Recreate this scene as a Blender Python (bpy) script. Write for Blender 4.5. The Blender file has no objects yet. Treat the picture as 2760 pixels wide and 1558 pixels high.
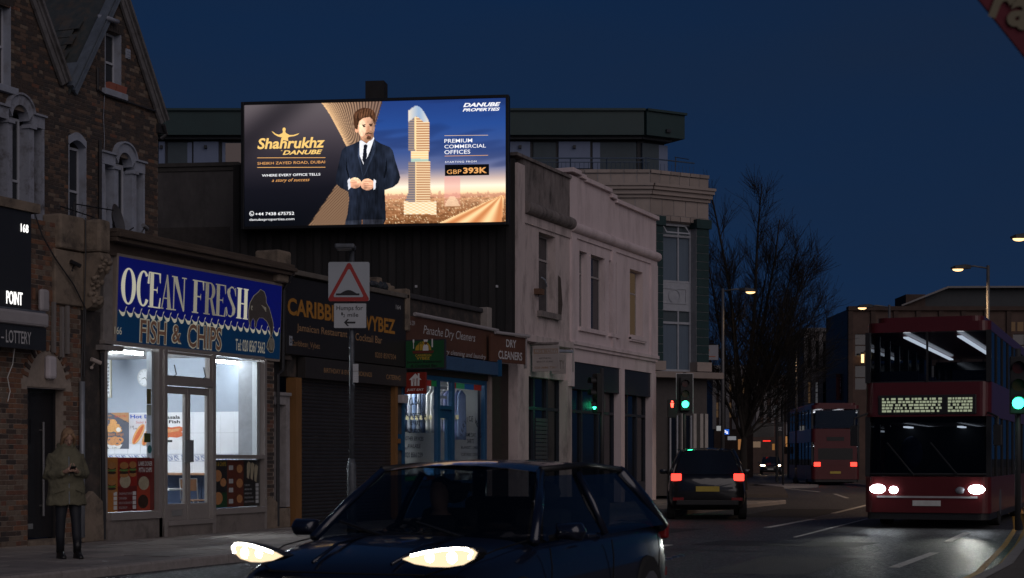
import bpy, math, random
from mathutils import Matrix, Vector
random.seed(11)
sc = bpy.context.scene
COL = sc.collection
rad = math.radians

# ------------------------------------------------------------------ camera
F, PHI, CAMH, HY, CX = 4600.0, math.atan(1890 / 4600.0), 1.43, 1235.0, 1380.0
cd = bpy.data.cameras.new('camera')
cam = bpy.data.objects.new('camera', cd)
COL.objects.link(cam)
cam.location = (0, 0, CAMH)
cam.rotation_euler = (rad(90), 0, PHI)
cd.sensor_width = 36
cd.lens = 36 * F / 2760
cd.shift_y = (HY - 779) / 2760
cd.clip_start, cd.clip_end = 0.1, 3000
cd.dof.use_dof = True
cd.dof.focus_distance = 38
cd.dof.aperture_fstop = 5.0
sc.camera = cam

# ------------------------------------------------------------------ sky, dusk light, exposure
SUN_EL, SUN_AZ = 12.0, 150.0
world = bpy.data.worlds.new('World')
sc.world = world
world.use_nodes = True
wn = world.node_tree
bg = wn.nodes['Background']
sky = wn.nodes.new('ShaderNodeTexSky')
sky.sky_type = 'NISHITA'
sky.sun_disc = False
sky.sun_elevation = rad(SUN_EL)
sky.sun_rotation = rad(SUN_AZ)
sky.air_density, sky.dust_density, sky.ozone_density = 1.0, 0.2, 4.0
tint = wn.nodes.new('ShaderNodeMix')
tint.data_type, tint.blend_type = 'RGBA', 'MULTIPLY'
tint.inputs[0].default_value = 1.0
tint.inputs[7].default_value = (0.38, 0.63, 0.96, 1)
tc = wn.nodes.new('ShaderNodeTexCoord')
lift = wn.nodes.new('ShaderNodeVectorMath')
lift.operation = 'MULTIPLY_ADD'          # an even dusk sky: the horizon keeps the tone of the upper air
lift.inputs[1].default_value, lift.inputs[2].default_value = (1, 1, .45), (0, 0, .32)
wn.links.new(tc.outputs['Generated'], lift.inputs[0])
wn.links.new(lift.outputs[0], sky.inputs[0])
wn.links.new(sky.outputs[0], tint.inputs[6])
cn = wn.nodes.new('ShaderNodeTexNoise')      # faint high cloud
cn.inputs['Scale'].default_value, cn.inputs['Detail'].default_value = 3.0, 5
cm = wn.nodes.new('ShaderNodeMapping'); cm.inputs['Scale'].default_value = (1, 1, 4)
wn.links.new(tc.outputs['Generated'], cm.inputs[0]); wn.links.new(cm.outputs[0], cn.inputs['Vector'])
cr_ = wn.nodes.new('ShaderNodeMapRange'); cr_.inputs[1].default_value, cr_.inputs[2].default_value, cr_.inputs[3].default_value, cr_.inputs[4].default_value = .3, .75, 0, .30
wn.links.new(cn.outputs['Fac'], cr_.inputs[0])
cx_m = wn.nodes.new('ShaderNodeMix'); cx_m.data_type = 'RGBA'; cx_m.inputs[7].default_value = (.95, 1.25, 1.75, 1)
wn.links.new(cr_.outputs[0], cx_m.inputs[0]); wn.links.new(tint.outputs[2], cx_m.inputs[6])
wn.links.new(cx_m.outputs[2], bg.inputs['Color'])
bg.inputs['Strength'].default_value = 0.0160
sl = bpy.data.lights.new('afterglow_sun', 'SUN')
sl.energy, sl.angle, sl.color = 0.70, rad(60), (1.0, 0.87, 0.84)
so = bpy.data.objects.new('afterglow_sun', sl)
COL.objects.link(so)
so.rotation_euler = Vector((-0.62, 0.55, -0.42)).to_track_quat('-Z', 'Y').to_euler()
sc.view_settings.view_transform = 'Standard'
sc.view_settings.look = 'None'
sc.view_settings.exposure = 0.0
sc.view_settings.gamma = 1.0
sc.render.engine = 'CYCLES'
sc.cycles.use_denoising = True
sc.cycles.max_bounces = 6
sc.cycles.transparent_max_bounces = 12
sc.cycles.sample_clamp_indirect = 3.0
sc.cycles.use_light_tree = True

# ------------------------------------------------------------------ measuring the photograph
R2 = (math.cos(PHI), math.sin(PHI))
W2 = (-math.sin(PHI), math.cos(PHI))
def ray(x, y):
    a, b = (x - CX) / F, (HY - y) / F
    return W2[0] + a * R2[0], W2[1] + a * R2[1], b
def on_x(x, y, X):          # point on a wall X = const
    d = ray(x, y); t = X / d[0]
    return Vector((X, d[1] * t, CAMH + d[2] * t))
def on_y(x, y, Y):          # point on a wall Y = const
    d = ray(x, y); t = Y / d[1]
    return Vector((d[0] * t, Y, CAMH + d[2] * t))
def at(x, y, D):            # point at a distance along the view axis
    d = ray(x, y)
    return Vector((d[0] * D, d[1] * D, CAMH + d[2] * D))
def on_g(x, y, z=0.0):      # point on the ground
    d = ray(x, y); t = (z - CAMH) / d[2]
    return Vector((d[0] * t, d[1] * t, z))
def S(x, y, X=-16.3):       # (u, v) on the shop line
    p = on_x(x, y, X); return p.y, p.z
def FRAME(o, ex, ey=(0, 0, 1)):
    ex, ey = Vector(ex).normalized(), Vector(ey).normalized()
    ez = ex.cross(ey)
    m = Matrix((ex, ey, ez)).transposed().to_4x4()
    m.translation = Vector(o)
    return m
def on_f(fr, x, y):         # (u, v) on a frame's plane
    d = Vector(ray(x, y)); o = fr.translation; n = fr.to_3x3().col[2]
    c = Vector((0, 0, CAMH))
    t = (o - c).dot(n) / d.dot(n)
    l = fr.inverted() @ (c + d * t)
    return l.x, l.y
XS = -16.3
FS = FRAME((XS, 0, 0), (0, 1, 0))
FH = FRAME((-21, 0, 0), (0, 1, 0))
WF = Matrix.Identity(4)

# ------------------------------------------------------------------ builders
ROOTINV = {}
class MB:
    def __init__(s, fr=None):
        s.v, s.f, s.mi, s.cur, s.fr = [], [], [], 0, fr
    def add(s, vs, fs):
        n = len(s.v); s.v += [tuple(p) for p in vs]
        for f in fs:
            s.f.append([n + i for i in f]); s.mi.append(s.cur)
        return s
    def box(s, u0, u1, v0, v1, w0, w1):
        if u0 > u1: u0, u1 = u1, u0
        if v0 > v1: v0, v1 = v1, v0
        if w0 > w1: w0, w1 = w1, w0
        p = [(u, v, w) for w in (w0, w1) for v in (v0, v1) for u in (u0, u1)]
        return s.add(p, [(0, 2, 3, 1), (4, 5, 7, 6), (0, 1, 5, 4), (2, 6, 7, 3), (0, 4, 6, 2), (1, 3, 7, 5)])
    def poly(s, pts, w0, w1):
        n = len(pts)
        a = sum(pts[i][0] * pts[(i + 1) % n][1] - pts[(i + 1) % n][0] * pts[i][1] for i in range(n))
        if a < 0: pts = pts[::-1]
        vs = [(p[0], p[1], w0) for p in pts] + [(p[0], p[1], w1) for p in pts]
        fs = [list(range(n))[::-1], list(range(n, 2 * n))] + [(i, (i + 1) % n, n + (i + 1) % n, n + i) for i in range(n)]
        return s.add(vs, fs)
    def sheet(s, pts, w):
        n = len(pts)
        a = sum(pts[i][0] * pts[(i + 1) % n][1] - pts[(i + 1) % n][0] * pts[i][1] for i in range(n))
        if a < 0: pts = pts[::-1]
        return s.add([(p[0], p[1], w) for p in pts], [list(range(n))])
    def ring(s, c, ro, ri, w, a0=0, a1=360, n=32, sy=1.0, syi=None):
        syi = sy if syi is None else syi
        vs = []
        for i in range(n + 1):
            t = rad(a0 + (a1 - a0) * i / n)
            vs += [(c[0] + ro * math.cos(t), c[1] + ro * sy * math.sin(t), w), (c[0] + ri * math.cos(t), c[1] + ri * syi * math.sin(t), w)]
        return s.add(vs, [(2 * i, 2 * i + 2, 2 * i + 3, 2 * i + 1) for i in range(n)])
    def disc(s, c, r, w, n=28, sy=1.0):
        return s.sheet([(c[0] + r * math.cos(2 * math.pi * i / n), c[1] + r * sy * math.sin(2 * math.pi * i / n)) for i in range(n)], w)
    def tube(s, pts, r, n=8, cap=True):
        pts = [Vector(p) for p in pts]
        rs = r if isinstance(r, (list, tuple)) else [r] * len(pts)
        b, up = len(s.v), None
        for i, p in enumerate(pts):
            d = (pts[min(i + 1, len(pts) - 1)] - pts[max(i - 1, 0)])
            d = d.normalized() if d.length > 1e-9 else Vector((0, 0, 1))
            if up is None:
                up = Vector((0, 0, 1)) if abs(d.z) < .9 else Vector((1, 0, 0))
            a = d.cross(up).normalized(); up = a.cross(d).normalized()
            for k in range(n):
                t = 2 * math.pi * k / n
                s.v.append(tuple(p + (a * math.cos(t) + up * math.sin(t)) * rs[i]))
        for i in range(len(pts) - 1):
            for k in range(n):
                s.f.append([b + i * n + k, b + i * n + (k + 1) % n, b + (i + 1) * n + (k + 1) % n, b + (i + 1) * n + k]); s.mi.append(s.cur)
        if cap:
            s.f.append([b + k for k in range(n)][::-1]); s.mi.append(s.cur)
            s.f.append([b + (len(pts) - 1) * n + k for k in range(n)]); s.mi.append(s.cur)
        return s
    def loft(s, rings, cap=True, close=True):
        b, n = len(s.v), len(rings[0])
        for r in rings: s.v += [tuple(p) for p in r]
        for i in range(len(rings) - 1):
            for k in range(n if close else n - 1):
                s.f.append([b + i * n + k, b + i * n + (k + 1) % n, b + (i + 1) * n + (k + 1) % n, b + (i + 1) * n + k]); s.mi.append(s.cur)
        if cap:
            s.f.append([b + k for k in range(n)][::-1]); s.mi.append(s.cur)
            s.f.append([b + (len(rings) - 1) * n + k for k in range(n)]); s.mi.append(s.cur)
        return s
    def ball(s, c, r, n=10, m=6):
        r = r if isinstance(r, (tuple, list)) else (r, r, r)
        rings = []
        for j in range(m + 1):
            t = math.pi * (j + (.02 if j == 0 else -.02 if j == m else 0)) / m
            rings.append([(c[0] + r[0] * math.sin(t) * math.cos(2 * math.pi * k / n), c[1] + r[1] * math.sin(t) * math.sin(2 * math.pi * k / n), c[2] - r[2] * math.cos(t)) for k in range(n)])
        return s.loft(rings)
    def mesh(s, name, mats):
        me = bpy.data.meshes.new(name)
        v = s.v if s.fr is None else [tuple(s.fr @ Vector(p)) for p in s.v]
        me.from_pydata(v, [], s.f)
        for m in (mats if isinstance(mats, (list, tuple)) else [mats]): me.materials.append(m)
        if any(s.mi): me.polygons.foreach_set('material_index', s.mi)
        return me
    def obj(s, name, mats, parent=None, smooth=False, bev=0, sub=0, fix=False):
        me = s.mesh(name, mats)
        if smooth: me.polygons.foreach_set('use_smooth', [True] * len(me.polygons))
        o = bpy.data.objects.new(name, me)
        COL.objects.link(o)
        if fix: fixn(me)
        if parent: par(o, parent)
        if bev:
            b = o.modifiers.new('bevel', 'BEVEL'); b.width = bev; b.segments = 2; b.limit_method = 'ANGLE'; b.angle_limit = rad(40)
        if sub:
            q = o.modifiers.new('sub', 'SUBSURF'); q.levels = q.render_levels = sub
        return o
def fixn(me):
    import bmesh
    bm = bmesh.new(); bm.from_mesh(me)
    bmesh.ops.recalc_face_normals(bm, faces=bm.faces); bm.to_mesh(me); bm.free()
def par(o, parent):
    o.parent = parent
    if parent.name in ROOTINV: o.matrix_parent_inverse = ROOTINV[parent.name].copy()
def tag(o, label, cat, group=None, kind=None):
    o['label'] = label
    if cat: o['category'] = cat
    if group: o['group'] = group
    if kind: o['kind'] = kind
    return o
def T(name, label, cat, loc=(0, 0, 0), group=None, local=False):
    o = bpy.data.objects.new(name, None)
    o.empty_display_size = .2
    COL.objects.link(o)
    o.location = loc
    if not local: ROOTINV[o.name] = Matrix.Translation(-Vector(loc))
    return tag(o, label, cat, group)
def structure(o, label=None):
    o['kind'] = 'structure'
    if label: o['label'] = label
    return o
def copy_tree(o, parent=None):
    c = o.copy(); COL.objects.link(c)
    if parent: c.parent = parent
    for ch in list(o.children): copy_tree(ch, c)
    return c
def walled(m, u0, u1, v0, v1, w0, w1, holes):
    us = sorted({u0, u1, *[h[0] for h in holes], *[h[1] for h in holes]})
    for a, b in zip(us, us[1:]):
        if b <= u0 + 1e-6 or a >= u1 - 1e-6: continue
        mid = (a + b) / 2
        hs = sorted((h[2], h[3]) for h in holes if h[0] < mid < h[1])
        lo = v0
        for h0, h1 in hs:
            if h0 > lo: m.box(a, b, lo, h0, w0, w1)
            lo = max(lo, h1)
        if lo < v1: m.box(a, b, lo, v1, w0, w1)
    return m

# ------------------------------------------------------------------ materials
MATS = {}
def M(name, col, rough=.75, metal=0.0, var=.18, scale=6.0, bump=.15, bscale=60.0, spec=.4, stain=None, sscale=1.2, samt=.5, coat=0.0, stretch=None):
    if name in MATS: return MATS[name]
    m = bpy.data.materials.new(name); m.use_nodes = True
    t = m.node_tree; n, l = t.nodes, t.links
    b = n['Principled BSDF']
    b.inputs['Roughness'].default_value = rough
    b.inputs['Metallic'].default_value = metal
    b.inputs['Specular IOR Level'].default_value = spec
    if coat: b.inputs['Coat Weight'].default_value = coat
    g = n.new('ShaderNodeNewGeometry')
    src = g.outputs['Position']
    if stretch:
        mp = n.new('ShaderNodeMapping'); mp.inputs['Scale'].default_value = stretch
        l.new(src, mp.inputs[0]); src = mp.outputs[0]
    nz = n.new('ShaderNodeTexNoise'); nz.inputs['Scale'].default_value = scale; nz.inputs['Detail'].default_value = 5; nz.inputs['Roughness'].default_value = .65
    l.new(src, nz.inputs['Vector'])
    mx = n.new('ShaderNodeMix'); mx.data_type = 'RGBA'
    lo = [max(0, c * (1 - var * 1.6)) for c in col]; hi = [min(1, c * (1 + var * 1.6)) for c in col]
    mx.inputs[6].default_value = (*lo, 1); mx.inputs[7].default_value = (*hi, 1)
    l.new(nz.outputs['Fac'], mx.inputs[0])
    out = mx.outputs[2]
    if stain:
        n2 = n.new('ShaderNodeTexNoise'); n2.inputs['Scale'].default_value = sscale; n2.inputs['Detail'].default_value = 7; n2.inputs['Roughness'].default_value = .7
        l.new(src, n2.inputs['Vector'])
        r = n.new('ShaderNodeMapRange'); r.inputs[1].default_value = .48; r.inputs[2].default_value = .72; r.inputs[3].default_value = 0; r.inputs[4].default_value = samt
        l.new(n2.outputs['Fac'], r.inputs[0])
        m2 = n.new('ShaderNodeMix'); m2.data_type = 'RGBA'; m2.inputs[7].default_value = (*stain, 1)
        l.new(r.outputs[0], m2.inputs[0]); l.new(out, m2.inputs[6]); out = m2.outputs[2]
    l.new(out, b.inputs['Base Color'])
    if bump:
        n3 = n.new('ShaderNodeTexNoise'); n3.inputs['Scale'].default_value = bscale; n3.inputs['Detail'].default_value = 4
        l.new(src, n3.inputs['Vector'])
        bp = n.new('ShaderNodeBump'); bp.inputs['Strength'].default_value = min(1, bump * 2); bp.inputs['Distance'].default_value = .01
        l.new(n3.outputs['Fac'], bp.inputs['Height']); l.new(bp.outputs[0], b.inputs['Normal'])
    MATS[name] = m
    return m
def EM(name, col, st=1.0):
    if name in MATS: return MATS[name]
    m = bpy.data.materials.new(name); m.use_nodes = True
    t = m.node_tree; t.nodes.clear()
    e = t.nodes.new('ShaderNodeEmission'); o = t.nodes.new('ShaderNodeOutputMaterial')
    e.inputs[0].default_value = (*col, 1); e.inputs[1].default_value = st
    t.links.new(e.outputs[0], o.inputs[0]); MATS[name] = m
    return m
def srgb(r, g, b):
    f = lambda c: (c / 255 / 12.92) if c <= 10 else ((c / 255 + .055) / 1.055) ** 2.4
    return (f(r), f(g), f(b))
def GLASS(name, tintc=(.9, .95, 1), refl=.9, rough=.02, base=.06):
    if name in MATS: return MATS[name]
    m = bpy.data.materials.new(name); m.use_nodes = True
    t = m.node_tree; t.nodes.clear(); n = t.nodes
    tr = n.new('ShaderNodeBsdfTransparent'); tr.inputs[0].default_value = (*tintc, 1)
    gl = n.new('ShaderNodeBsdfGlossy'); gl.inputs[0].default_value = (refl, refl, refl, 1); gl.inputs['Roughness'].default_value = rough
    lw = n.new('ShaderNodeLayerWeight'); lw.inputs[0].default_value = .5
    fr = n.new('ShaderNodeMath'); fr.operation = 'POWER'; fr.inputs[1].default_value = 5.0
    t.links.new(lw.outputs['Facing'], fr.inputs[0])
    ad = n.new('ShaderNodeMath'); ad.operation = 'ADD'; ad.inputs[1].default_value = base; ad.use_clamp = True
    mx = n.new('ShaderNodeMixShader'); o = n.new('ShaderNodeOutputMaterial')
    t.links.new(fr.outputs[0], ad.inputs[0]); t.links.new(ad.outputs[0], mx.inputs[0])
    t.links.new(tr.outputs[0], mx.inputs[1]); t.links.new(gl.outputs[0], mx.inputs[2]); t.links.new(mx.outputs[0], o.inputs[0])
    MATS[name] = m
    return m

# ------------------------------------------------------------------ lettering
def glyphs(body, shear=0.0, offset=0.0, space=1.0, extrude=0.0, lines=1.0, align='LEFT'):
    c = bpy.data.curves.new('lettering', 'FONT')
    c.body, c.size, c.shear, c.offset, c.space_character, c.extrude, c.space_line, c.align_x = body, 1, shear, offset, space, extrude, lines, align
    c.resolution_u = 3
    o = bpy.data.objects.new('lettering', c)
    me = o.to_mesh()
    vs = [tuple(v.co) for v in me.vertices]; fs = [tuple(p.vertices) for p in me.polygons]
    o.to_mesh_clear(); bpy.data.objects.remove(o); bpy.data.curves.remove(c)
    return vs, fs
def fit(vs, u0, v0, u1, v1, w, sz=None):
    xs, ys = [p[0] for p in vs], [p[1] for p in vs]
    ax, bx, ay, by = min(xs), max(xs), min(ys), max(ys)
    return [(u0 + (p[0] - ax) / (bx - ax) * (u1 - u0), v0 + (p[1] - ay) / (by - ay) * (v1 - v0), w + p[2]) for p in vs]
def text(body, fr, u0, v0, u1, v1, w, mat, parent, name='lettering', **k):
    vs, fs = glyphs(body, **k)
    m = MB(fr); m.add(fit(vs, u0, v0, u1, v1, w), fs)
    return m.obj(name, mat, parent)
def arc_text(body, fr, c, r, a0, a1, h, w, mat, parent, wd=.6, name='lettering'):
    m = MB(fr); n = len(body)
    for i, ch in enumerate(body):
        if ch == ' ': continue
        a = rad(a0 + (a1 - a0) * i / (n - 1))
        vs, fs = glyphs(ch, offset=.012)
        ax_ = [p[0] for p in vs]; ay_ = [p[1] for p in vs]; hw_ = (max(ax_) - min(ax_)) / (max(ay_) - min(ay_)) * h * wd / 2
        vs = fit(vs, -hw_, 0, hw_, h, w)
        rot = a - math.pi / 2
        vs = [(c[0] + r * math.cos(a) + p[0] * math.cos(rot) - p[1] * math.sin(rot), c[1] + r * math.sin(a) + p[0] * math.sin(rot) + p[1] * math.cos(rot), p[2]) for p in vs]
        m.add(vs, fs)
    return m.obj(name, mat, parent)

# ------------------------------------------------------------------ brickwork
BRICKM = [M('brick_brown', (.115, .075, .056), .9, var=.3, scale=14, bump=.3), M('brick_dark', (.062, .046, .040), .9, var=.3, scale=14, bump=.3),
          M('brick_orange', (.185, .092, .055), .9, var=.3, scale=14, bump=.3), M('brick_tan', (.155, .118, .09), .9, var=.3, scale=14, bump=.3),
          M('brick_soot', (.048, .040, .038), .9, var=.3, scale=14, bump=.3), M('brick_red', (.145, .068, .047), .9, var=.3, scale=14, bump=.3)]
MORTAR = M('mortar', (.29, .24, .20), .95, var=.25, scale=10)
_BM = {}
def brick_mesh(L, h, d, mi, ex):
    key = (round(L, 3), h, mi, ex)
    if key not in _BM:
        m = MB(FRAME((0, 0, 0), ex)); e = .004
        r0 = [(-L / 2, -h / 2, -d), (L / 2, -h / 2, -d), (L / 2, h / 2, -d), (-L / 2, h / 2, -d)]
        r1 = [(a, b, -e) for a, b, c in r0]
        r2 = [(a * (1 - 2 * e / L), b * (1 - 2 * e / h), 0) for a, b, c in r0]
        m.loft([r0, r1, r2])
        _BM[key] = m.mesh('brick', BRICKM[mi])
    return _BM[key]
def brickwork(parent, fr, v0, v1, solid, weights, ex=(0, 1, 0), nmax=300, key=None, L=.215, h=.065, j=.010, flemish=True, d=.05):
    """solid(v) -> list of (u0, u1) to fill at height v; the bricks that show largest become parts, the rest one part"""
    full, cut = [], []
    k, v = 0, v0
    while v + h <= v1 + .02:
        vm = v + h / 2
        for a, b in solid(vm):
            if flemish:
                pat = [L, L / 2 - j / 2]; ph = (L + j) + (L / 2 - j / 2 + j)
                off = 0 if k % 2 == 0 else ph / 2
            else:
                pat = [L]; ph = L + j; off = 0 if k % 2 == 0 else ph / 2
            u = math.floor((a + off) / ph) * ph - off; i = 0
            while u < b:
                w = pat[i % len(pat)]
                p, q = max(u, a), min(u + w, b)
                if q - p > .03:
                    mi = random.choices(range(6), weights)[0]
                    (full if q - p > w - 1e-4 else cut).append(((p + q) / 2, vm, q - p, mi))
                u += w + j; i += 1
        v += h + j; k += 1
    if key: full.sort(key=key)
    for u, vm, w, mi in full[:nmax]:
        o = bpy.data.objects.new('brick', brick_mesh(w, h, d, mi, ex)); COL.objects.link(o)
        o.location = fr @ Vector((u, vm, random.uniform(-.002, .003))); o.parent = parent
        if parent.name in ROOTINV: o.matrix_parent_inverse = ROOTINV[parent.name].copy()
    rest = full[nmax:] + cut
    if rest:
        m = MB(fr)
        for u, vm, w, mi in rest:
            m.cur = mi; m.box(u - w / 2, u + w / 2, vm - h / 2, vm + h / 2, -d, random.uniform(-.002, .003))
        o = m.obj('brickwork', BRICKM, parent); o['kind'] = 'stuff'
# ================================================================== ground, road, pavements
def asphalt():
    m = M('asphalt', (.045, .045, .048), .62, var=.35, scale=3.0, bump=.6, bscale=55, spec=.5, stain=(.025, .025, .027), sscale=.5, samt=.7)
    t = m.node_tree; n, l = t.nodes, t.links
    b = n['Principled BSDF']; g = n.new('ShaderNodeNewGeometry')
    vz = n.new('ShaderNodeTexVoronoi'); vz.inputs['Scale'].default_value = 30
    l.new(g.outputs['Position'], vz.inputs['Vector'])
    r = n.new('ShaderNodeMapRange'); r.inputs[1].default_value = .0; r.inputs[2].default_value = 1; r.inputs[3].default_value = .33; r.inputs[4].default_value = .8
    l.new(vz.outputs['Color'], r.inputs[0]); l.new(r.outputs[0], b.inputs['Roughness'])
    sp = n.new('ShaderNodeTexVoronoi'); sp.inputs['Scale'].default_value = 19; l.new(g.outputs['Position'], sp.inputs['Vector'])
    sr = n.new('ShaderNodeMapRange'); sr.inputs[1].default_value = .55; sr.inputs[2].default_value = 1.0; sr.inputs[3].default_value = 0; sr.inputs[4].default_value = .75
    l.new(sp.outputs['Color'], sr.inputs[0]); sm = n.new('ShaderNodeMix'); sm.data_type = 'RGBA'; sm.inputs[7].default_value = (.16, .155, .14, 1)
    src = b.inputs['Base Color'].links[0].from_socket; l.new(sr.outputs[0], sm.inputs[0]); l.new(src, sm.inputs[6]); l.new(sm.outputs[2], b.inputs['Base Color'])
    bp = n.new('ShaderNodeBump'); bp.inputs['Strength'].default_value = .55; bp.inputs['Distance'].default_value = .012
    l.new(vz.outputs['Distance'], bp.inputs['Height'])
    old = [x for x in n if x.type == 'BUMP' and x is not bp][0]
    l.new(old.outputs[0], bp.inputs['Normal']); l.new(bp.outputs[0], b.inputs['Normal'])
    return m
ASPH = asphalt()
SLABM = [M('paving_a', (.27, .245, .225), .85, var=.2, scale=5, bump=.3, stain=(.11, .10, .09), sscale=2.2), M('paving_b', (.22, .20, .19), .85, var=.2, scale=5, bump=.3, stain=(.06, .055, .05), sscale=2.2),
         M('paving_c', (.31, .28, .255), .85, var=.2, scale=5, bump=.3, stain=(.08, .07, .065), sscale=2.2)]
KERBM = M('kerb_granite', (.27, .245, .23), .8, var=.25, scale=12, bump=.3)
PAINT = M('road_paint', (.62, .60, .55), .7, var=.2, scale=9, bump=.3, bscale=70, stain=(.16, .15, .14), sscale=7, samt=.8)
YELLOW = M('yellow_line_paint', (.5, .28, .05), .7, var=.2, scale=9, stain=(.12, .09, .06), sscale=6, samt=.7)
m = MB(); m.sheet([(-1500, -300), (1500, -300), (1500, 2500), (-1500, 2500)], -.03)
structure(m.obj('ground', M('ground_dark', (.05, .05, .05), .95)))
m = MB(); m.sheet([(-120, -15), (6, -15), (6, 110), (-40, 420), (-120, 420)], 0.0)
structure(m.obj('road', ASPH))
ZP = .12
# pavement in front of the shops
m = MB(); m.poly([(-17.5, 6), (-12.56, 6), (-12.56, 52.5), (-17.5, 52.5)], -.02, ZP - .045)
pav = structure(m.obj('pavement', M('pavement_bed', (.06, .055, .05), .95)))
_SL = {}
def slab_mesh(a, b, i):
    k = (round(a, 2), round(b, 2), i)
    if k not in _SL:
        mm = MB(); e = .006
        r = lambda s, z: [(-a / 2 * s[0], -b / 2 * s[1], z), (a / 2 * s[0], -b / 2 * s[1], z), (a / 2 * s[0], b / 2 * s[1], z), (-a / 2 * s[0], b / 2 * s[1], z)]
        mm.loft([r((1, 1), -.05), r((1, 1), -e), r((1 - 2 * e / a, 1 - 2 * e / b), 0)])
        _SL[k] = mm.mesh('paving_slab', SLABM[i])
    return _SL[k]
rows = [.75, .6, .75, .6, .75, .29]
x = -16.30
for ri, wdt in enumerate(rows):
    y = 13.0 + (.37 if ri % 2 else 0)
    L = .9
    while y < 51.5:
        o = bpy.data.objects.new('paving_slab', slab_mesh(wdt - .012, L - .012, random.randrange(3))); COL.objects.link(o)
        o.location = (x + wdt / 2, y + L / 2, ZP + random.uniform(-.006, .004)); o.rotation_euler = (random.uniform(-.005, .005), random.uniform(-.004, .004), 0); o.parent = pav
        y += L
    x += wdt
kl = MB(); kl.loft([[(-.075, -.45, -.05), (.075, -.45, -.05), (.075, .45, -.05), (-.075, .45, -.05)], [(-.075, -.45, .105), (.075, -.45, .095), (.075, .45, .095), (-.075, .45, .105)], [(-.07, -.445, ZP), (.055, -.445, ZP), (.055, .445, ZP), (-.07, .445, ZP)]])
kme = kl.mesh('kerb_stone', KERBM)
for i in range(44):
    o = bpy.data.objects.new('kerb_stone', kme); COL.objects.link(o)
    o.location = (-12.47 + random.uniform(-.004, .004), 13.2 + i * .91, random.uniform(-.004, .003)); o.parent = pav
# opposite pavement, following the bend
kr = [(-2.3, -5), (-2.3, 22), (-2.75, 29), (-3.3, 36), (-4.6, 48), (-6.6, 61), (-12.4, 77), (-21, 97), (-30, 130), (-36, 180), (-38, 260)]
m = MB(); m.poly(kr + [(40, 260), (40, -5)], -.02, ZP)
structure(m.obj('opposite_pavement', M('pavement_tarmac', (.11, .09, .075), .9, var=.25, scale=4, bump=.4, stain=(.06, .05, .045))))
m = MB()
for (a, b), (c, d) in zip(kr, kr[1:]):
    n = Vector((d - b, -(c - a), 0)).normalized() * .14
    m.add([(a - n.x, b - n.y, -.02), (c - n.x, d - n.y, -.02), (c, d, -.02), (a, b, -.02), (a - n.x, b - n.y, ZP + .004), (c - n.x, d - n.y, ZP + .004), (c, d, ZP + .004), (a, b, ZP + .004)], [(4, 5, 6, 7), (0, 1, 5, 4), (1, 2, 6, 5), (3, 0, 4, 7)])
structure(m.obj('kerb', KERBM))
# carriageway beyond the side street: left pavement
m = MB(); m.poly([(-18.5, 60.5), (-14.2, 60.8), (-18.2, 77), (-27, 97), (-38, 130), (-46, 200), (-80, 200), (-60, 90)], -.02, ZP)
structure(m.obj('far_pavement', M('pavement_tarmac', (.11, .09, .075))))
# painted lane marks, measured along the lane
def dash(name, a, b, w=.13):
    a, b = Vector((*a, 0)), Vector((*b, 0)); d = (b - a).normalized(); n = Vector((-d.y, d.x, 0)) * w / 2
    mm = MB(); p = [a - n, b - n, b + n, a + n]
    mm.loft([[(q.x, q.y, .001) for q in p], [(q.x, q.y, .005) for q in p]])
    return structure(mm.obj(name, PAINT))
for a, b in [((-3.82, 16.6), (-3.84, 18.6)), ((-3.86, 22.5), (-3.9, 26.3)), ((-4.19, 29.7), (-4.37, 33.6)), ((-8.5, 34.5), (-8.67, 39.6)), ((-9.1, 44), (-9.9, 54)), ((-8.2, 23), (-8.3, 27)), ((-12.1, 61), (-14.0, 68)), ((-15.5, 72), (-19, 80))]:
    dash('lane_dash', a, b, .14)
dash('lane_line', (-7.0, 30.5), (-7.6, 41.5), .07)
for dx in (.26, .46):
    m = MB()
    k2 = [p for p in kr if 0 < p[1] < 62]
    k2 = [(-2.3, 8)] + k2
    for (a, b), (c, d) in zip(k2, k2[1:]):
        m.add([(a - dx, b, .005), (a - dx + .09, b, .005), (c - dx + .09, d, .005), (c - dx, d, .005)], [(0, 1, 2, 3)])
    structure(m.obj('yellow_line', YELLOW))
# a trench scar and a manhole in the tarmac
m = MB(); m.sheet([(-12.0, 26.2), (-3.0, 25.1), (-3.0, 25.16), (-12.0, 26.3)], .004)
structure(m.obj('road_seam', M('road_tar', (.015, .015, .016), .5)))
# small reflective studs across the lane
stud = MB(); stud.loft([[(-.05, -.05, 0), (.05, -.05, 0), (.05, .05, 0), (-.05, .05, 0)], [(-.03, -.03, .02), (.03, -.03, .02), (.03, .03, .02), (-.03, .03, .02)]])
sme = stud.mesh('road_stud', M('stud_metal', (.6, .6, .6), .3, 1.0, bump=0))
pts = [(1618, 1552), (1640, 1547), (1662, 1542), (1680, 1536), (1702, 1532), (1718, 1529), (1737, 1525), (1768, 1516), (1786, 1511), (1803, 1507), (1820, 1502), (1836, 1499)]
for i, (px, py) in enumerate(pts):
    o = bpy.data.objects.new('road_stud', sme); COL.objects.link(o); o.location = on_g(px, py, .002)
    tag(o, 'small metal road stud in the dotted row across the near lane', 'road stud', 'dotted row of road studs')
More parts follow.
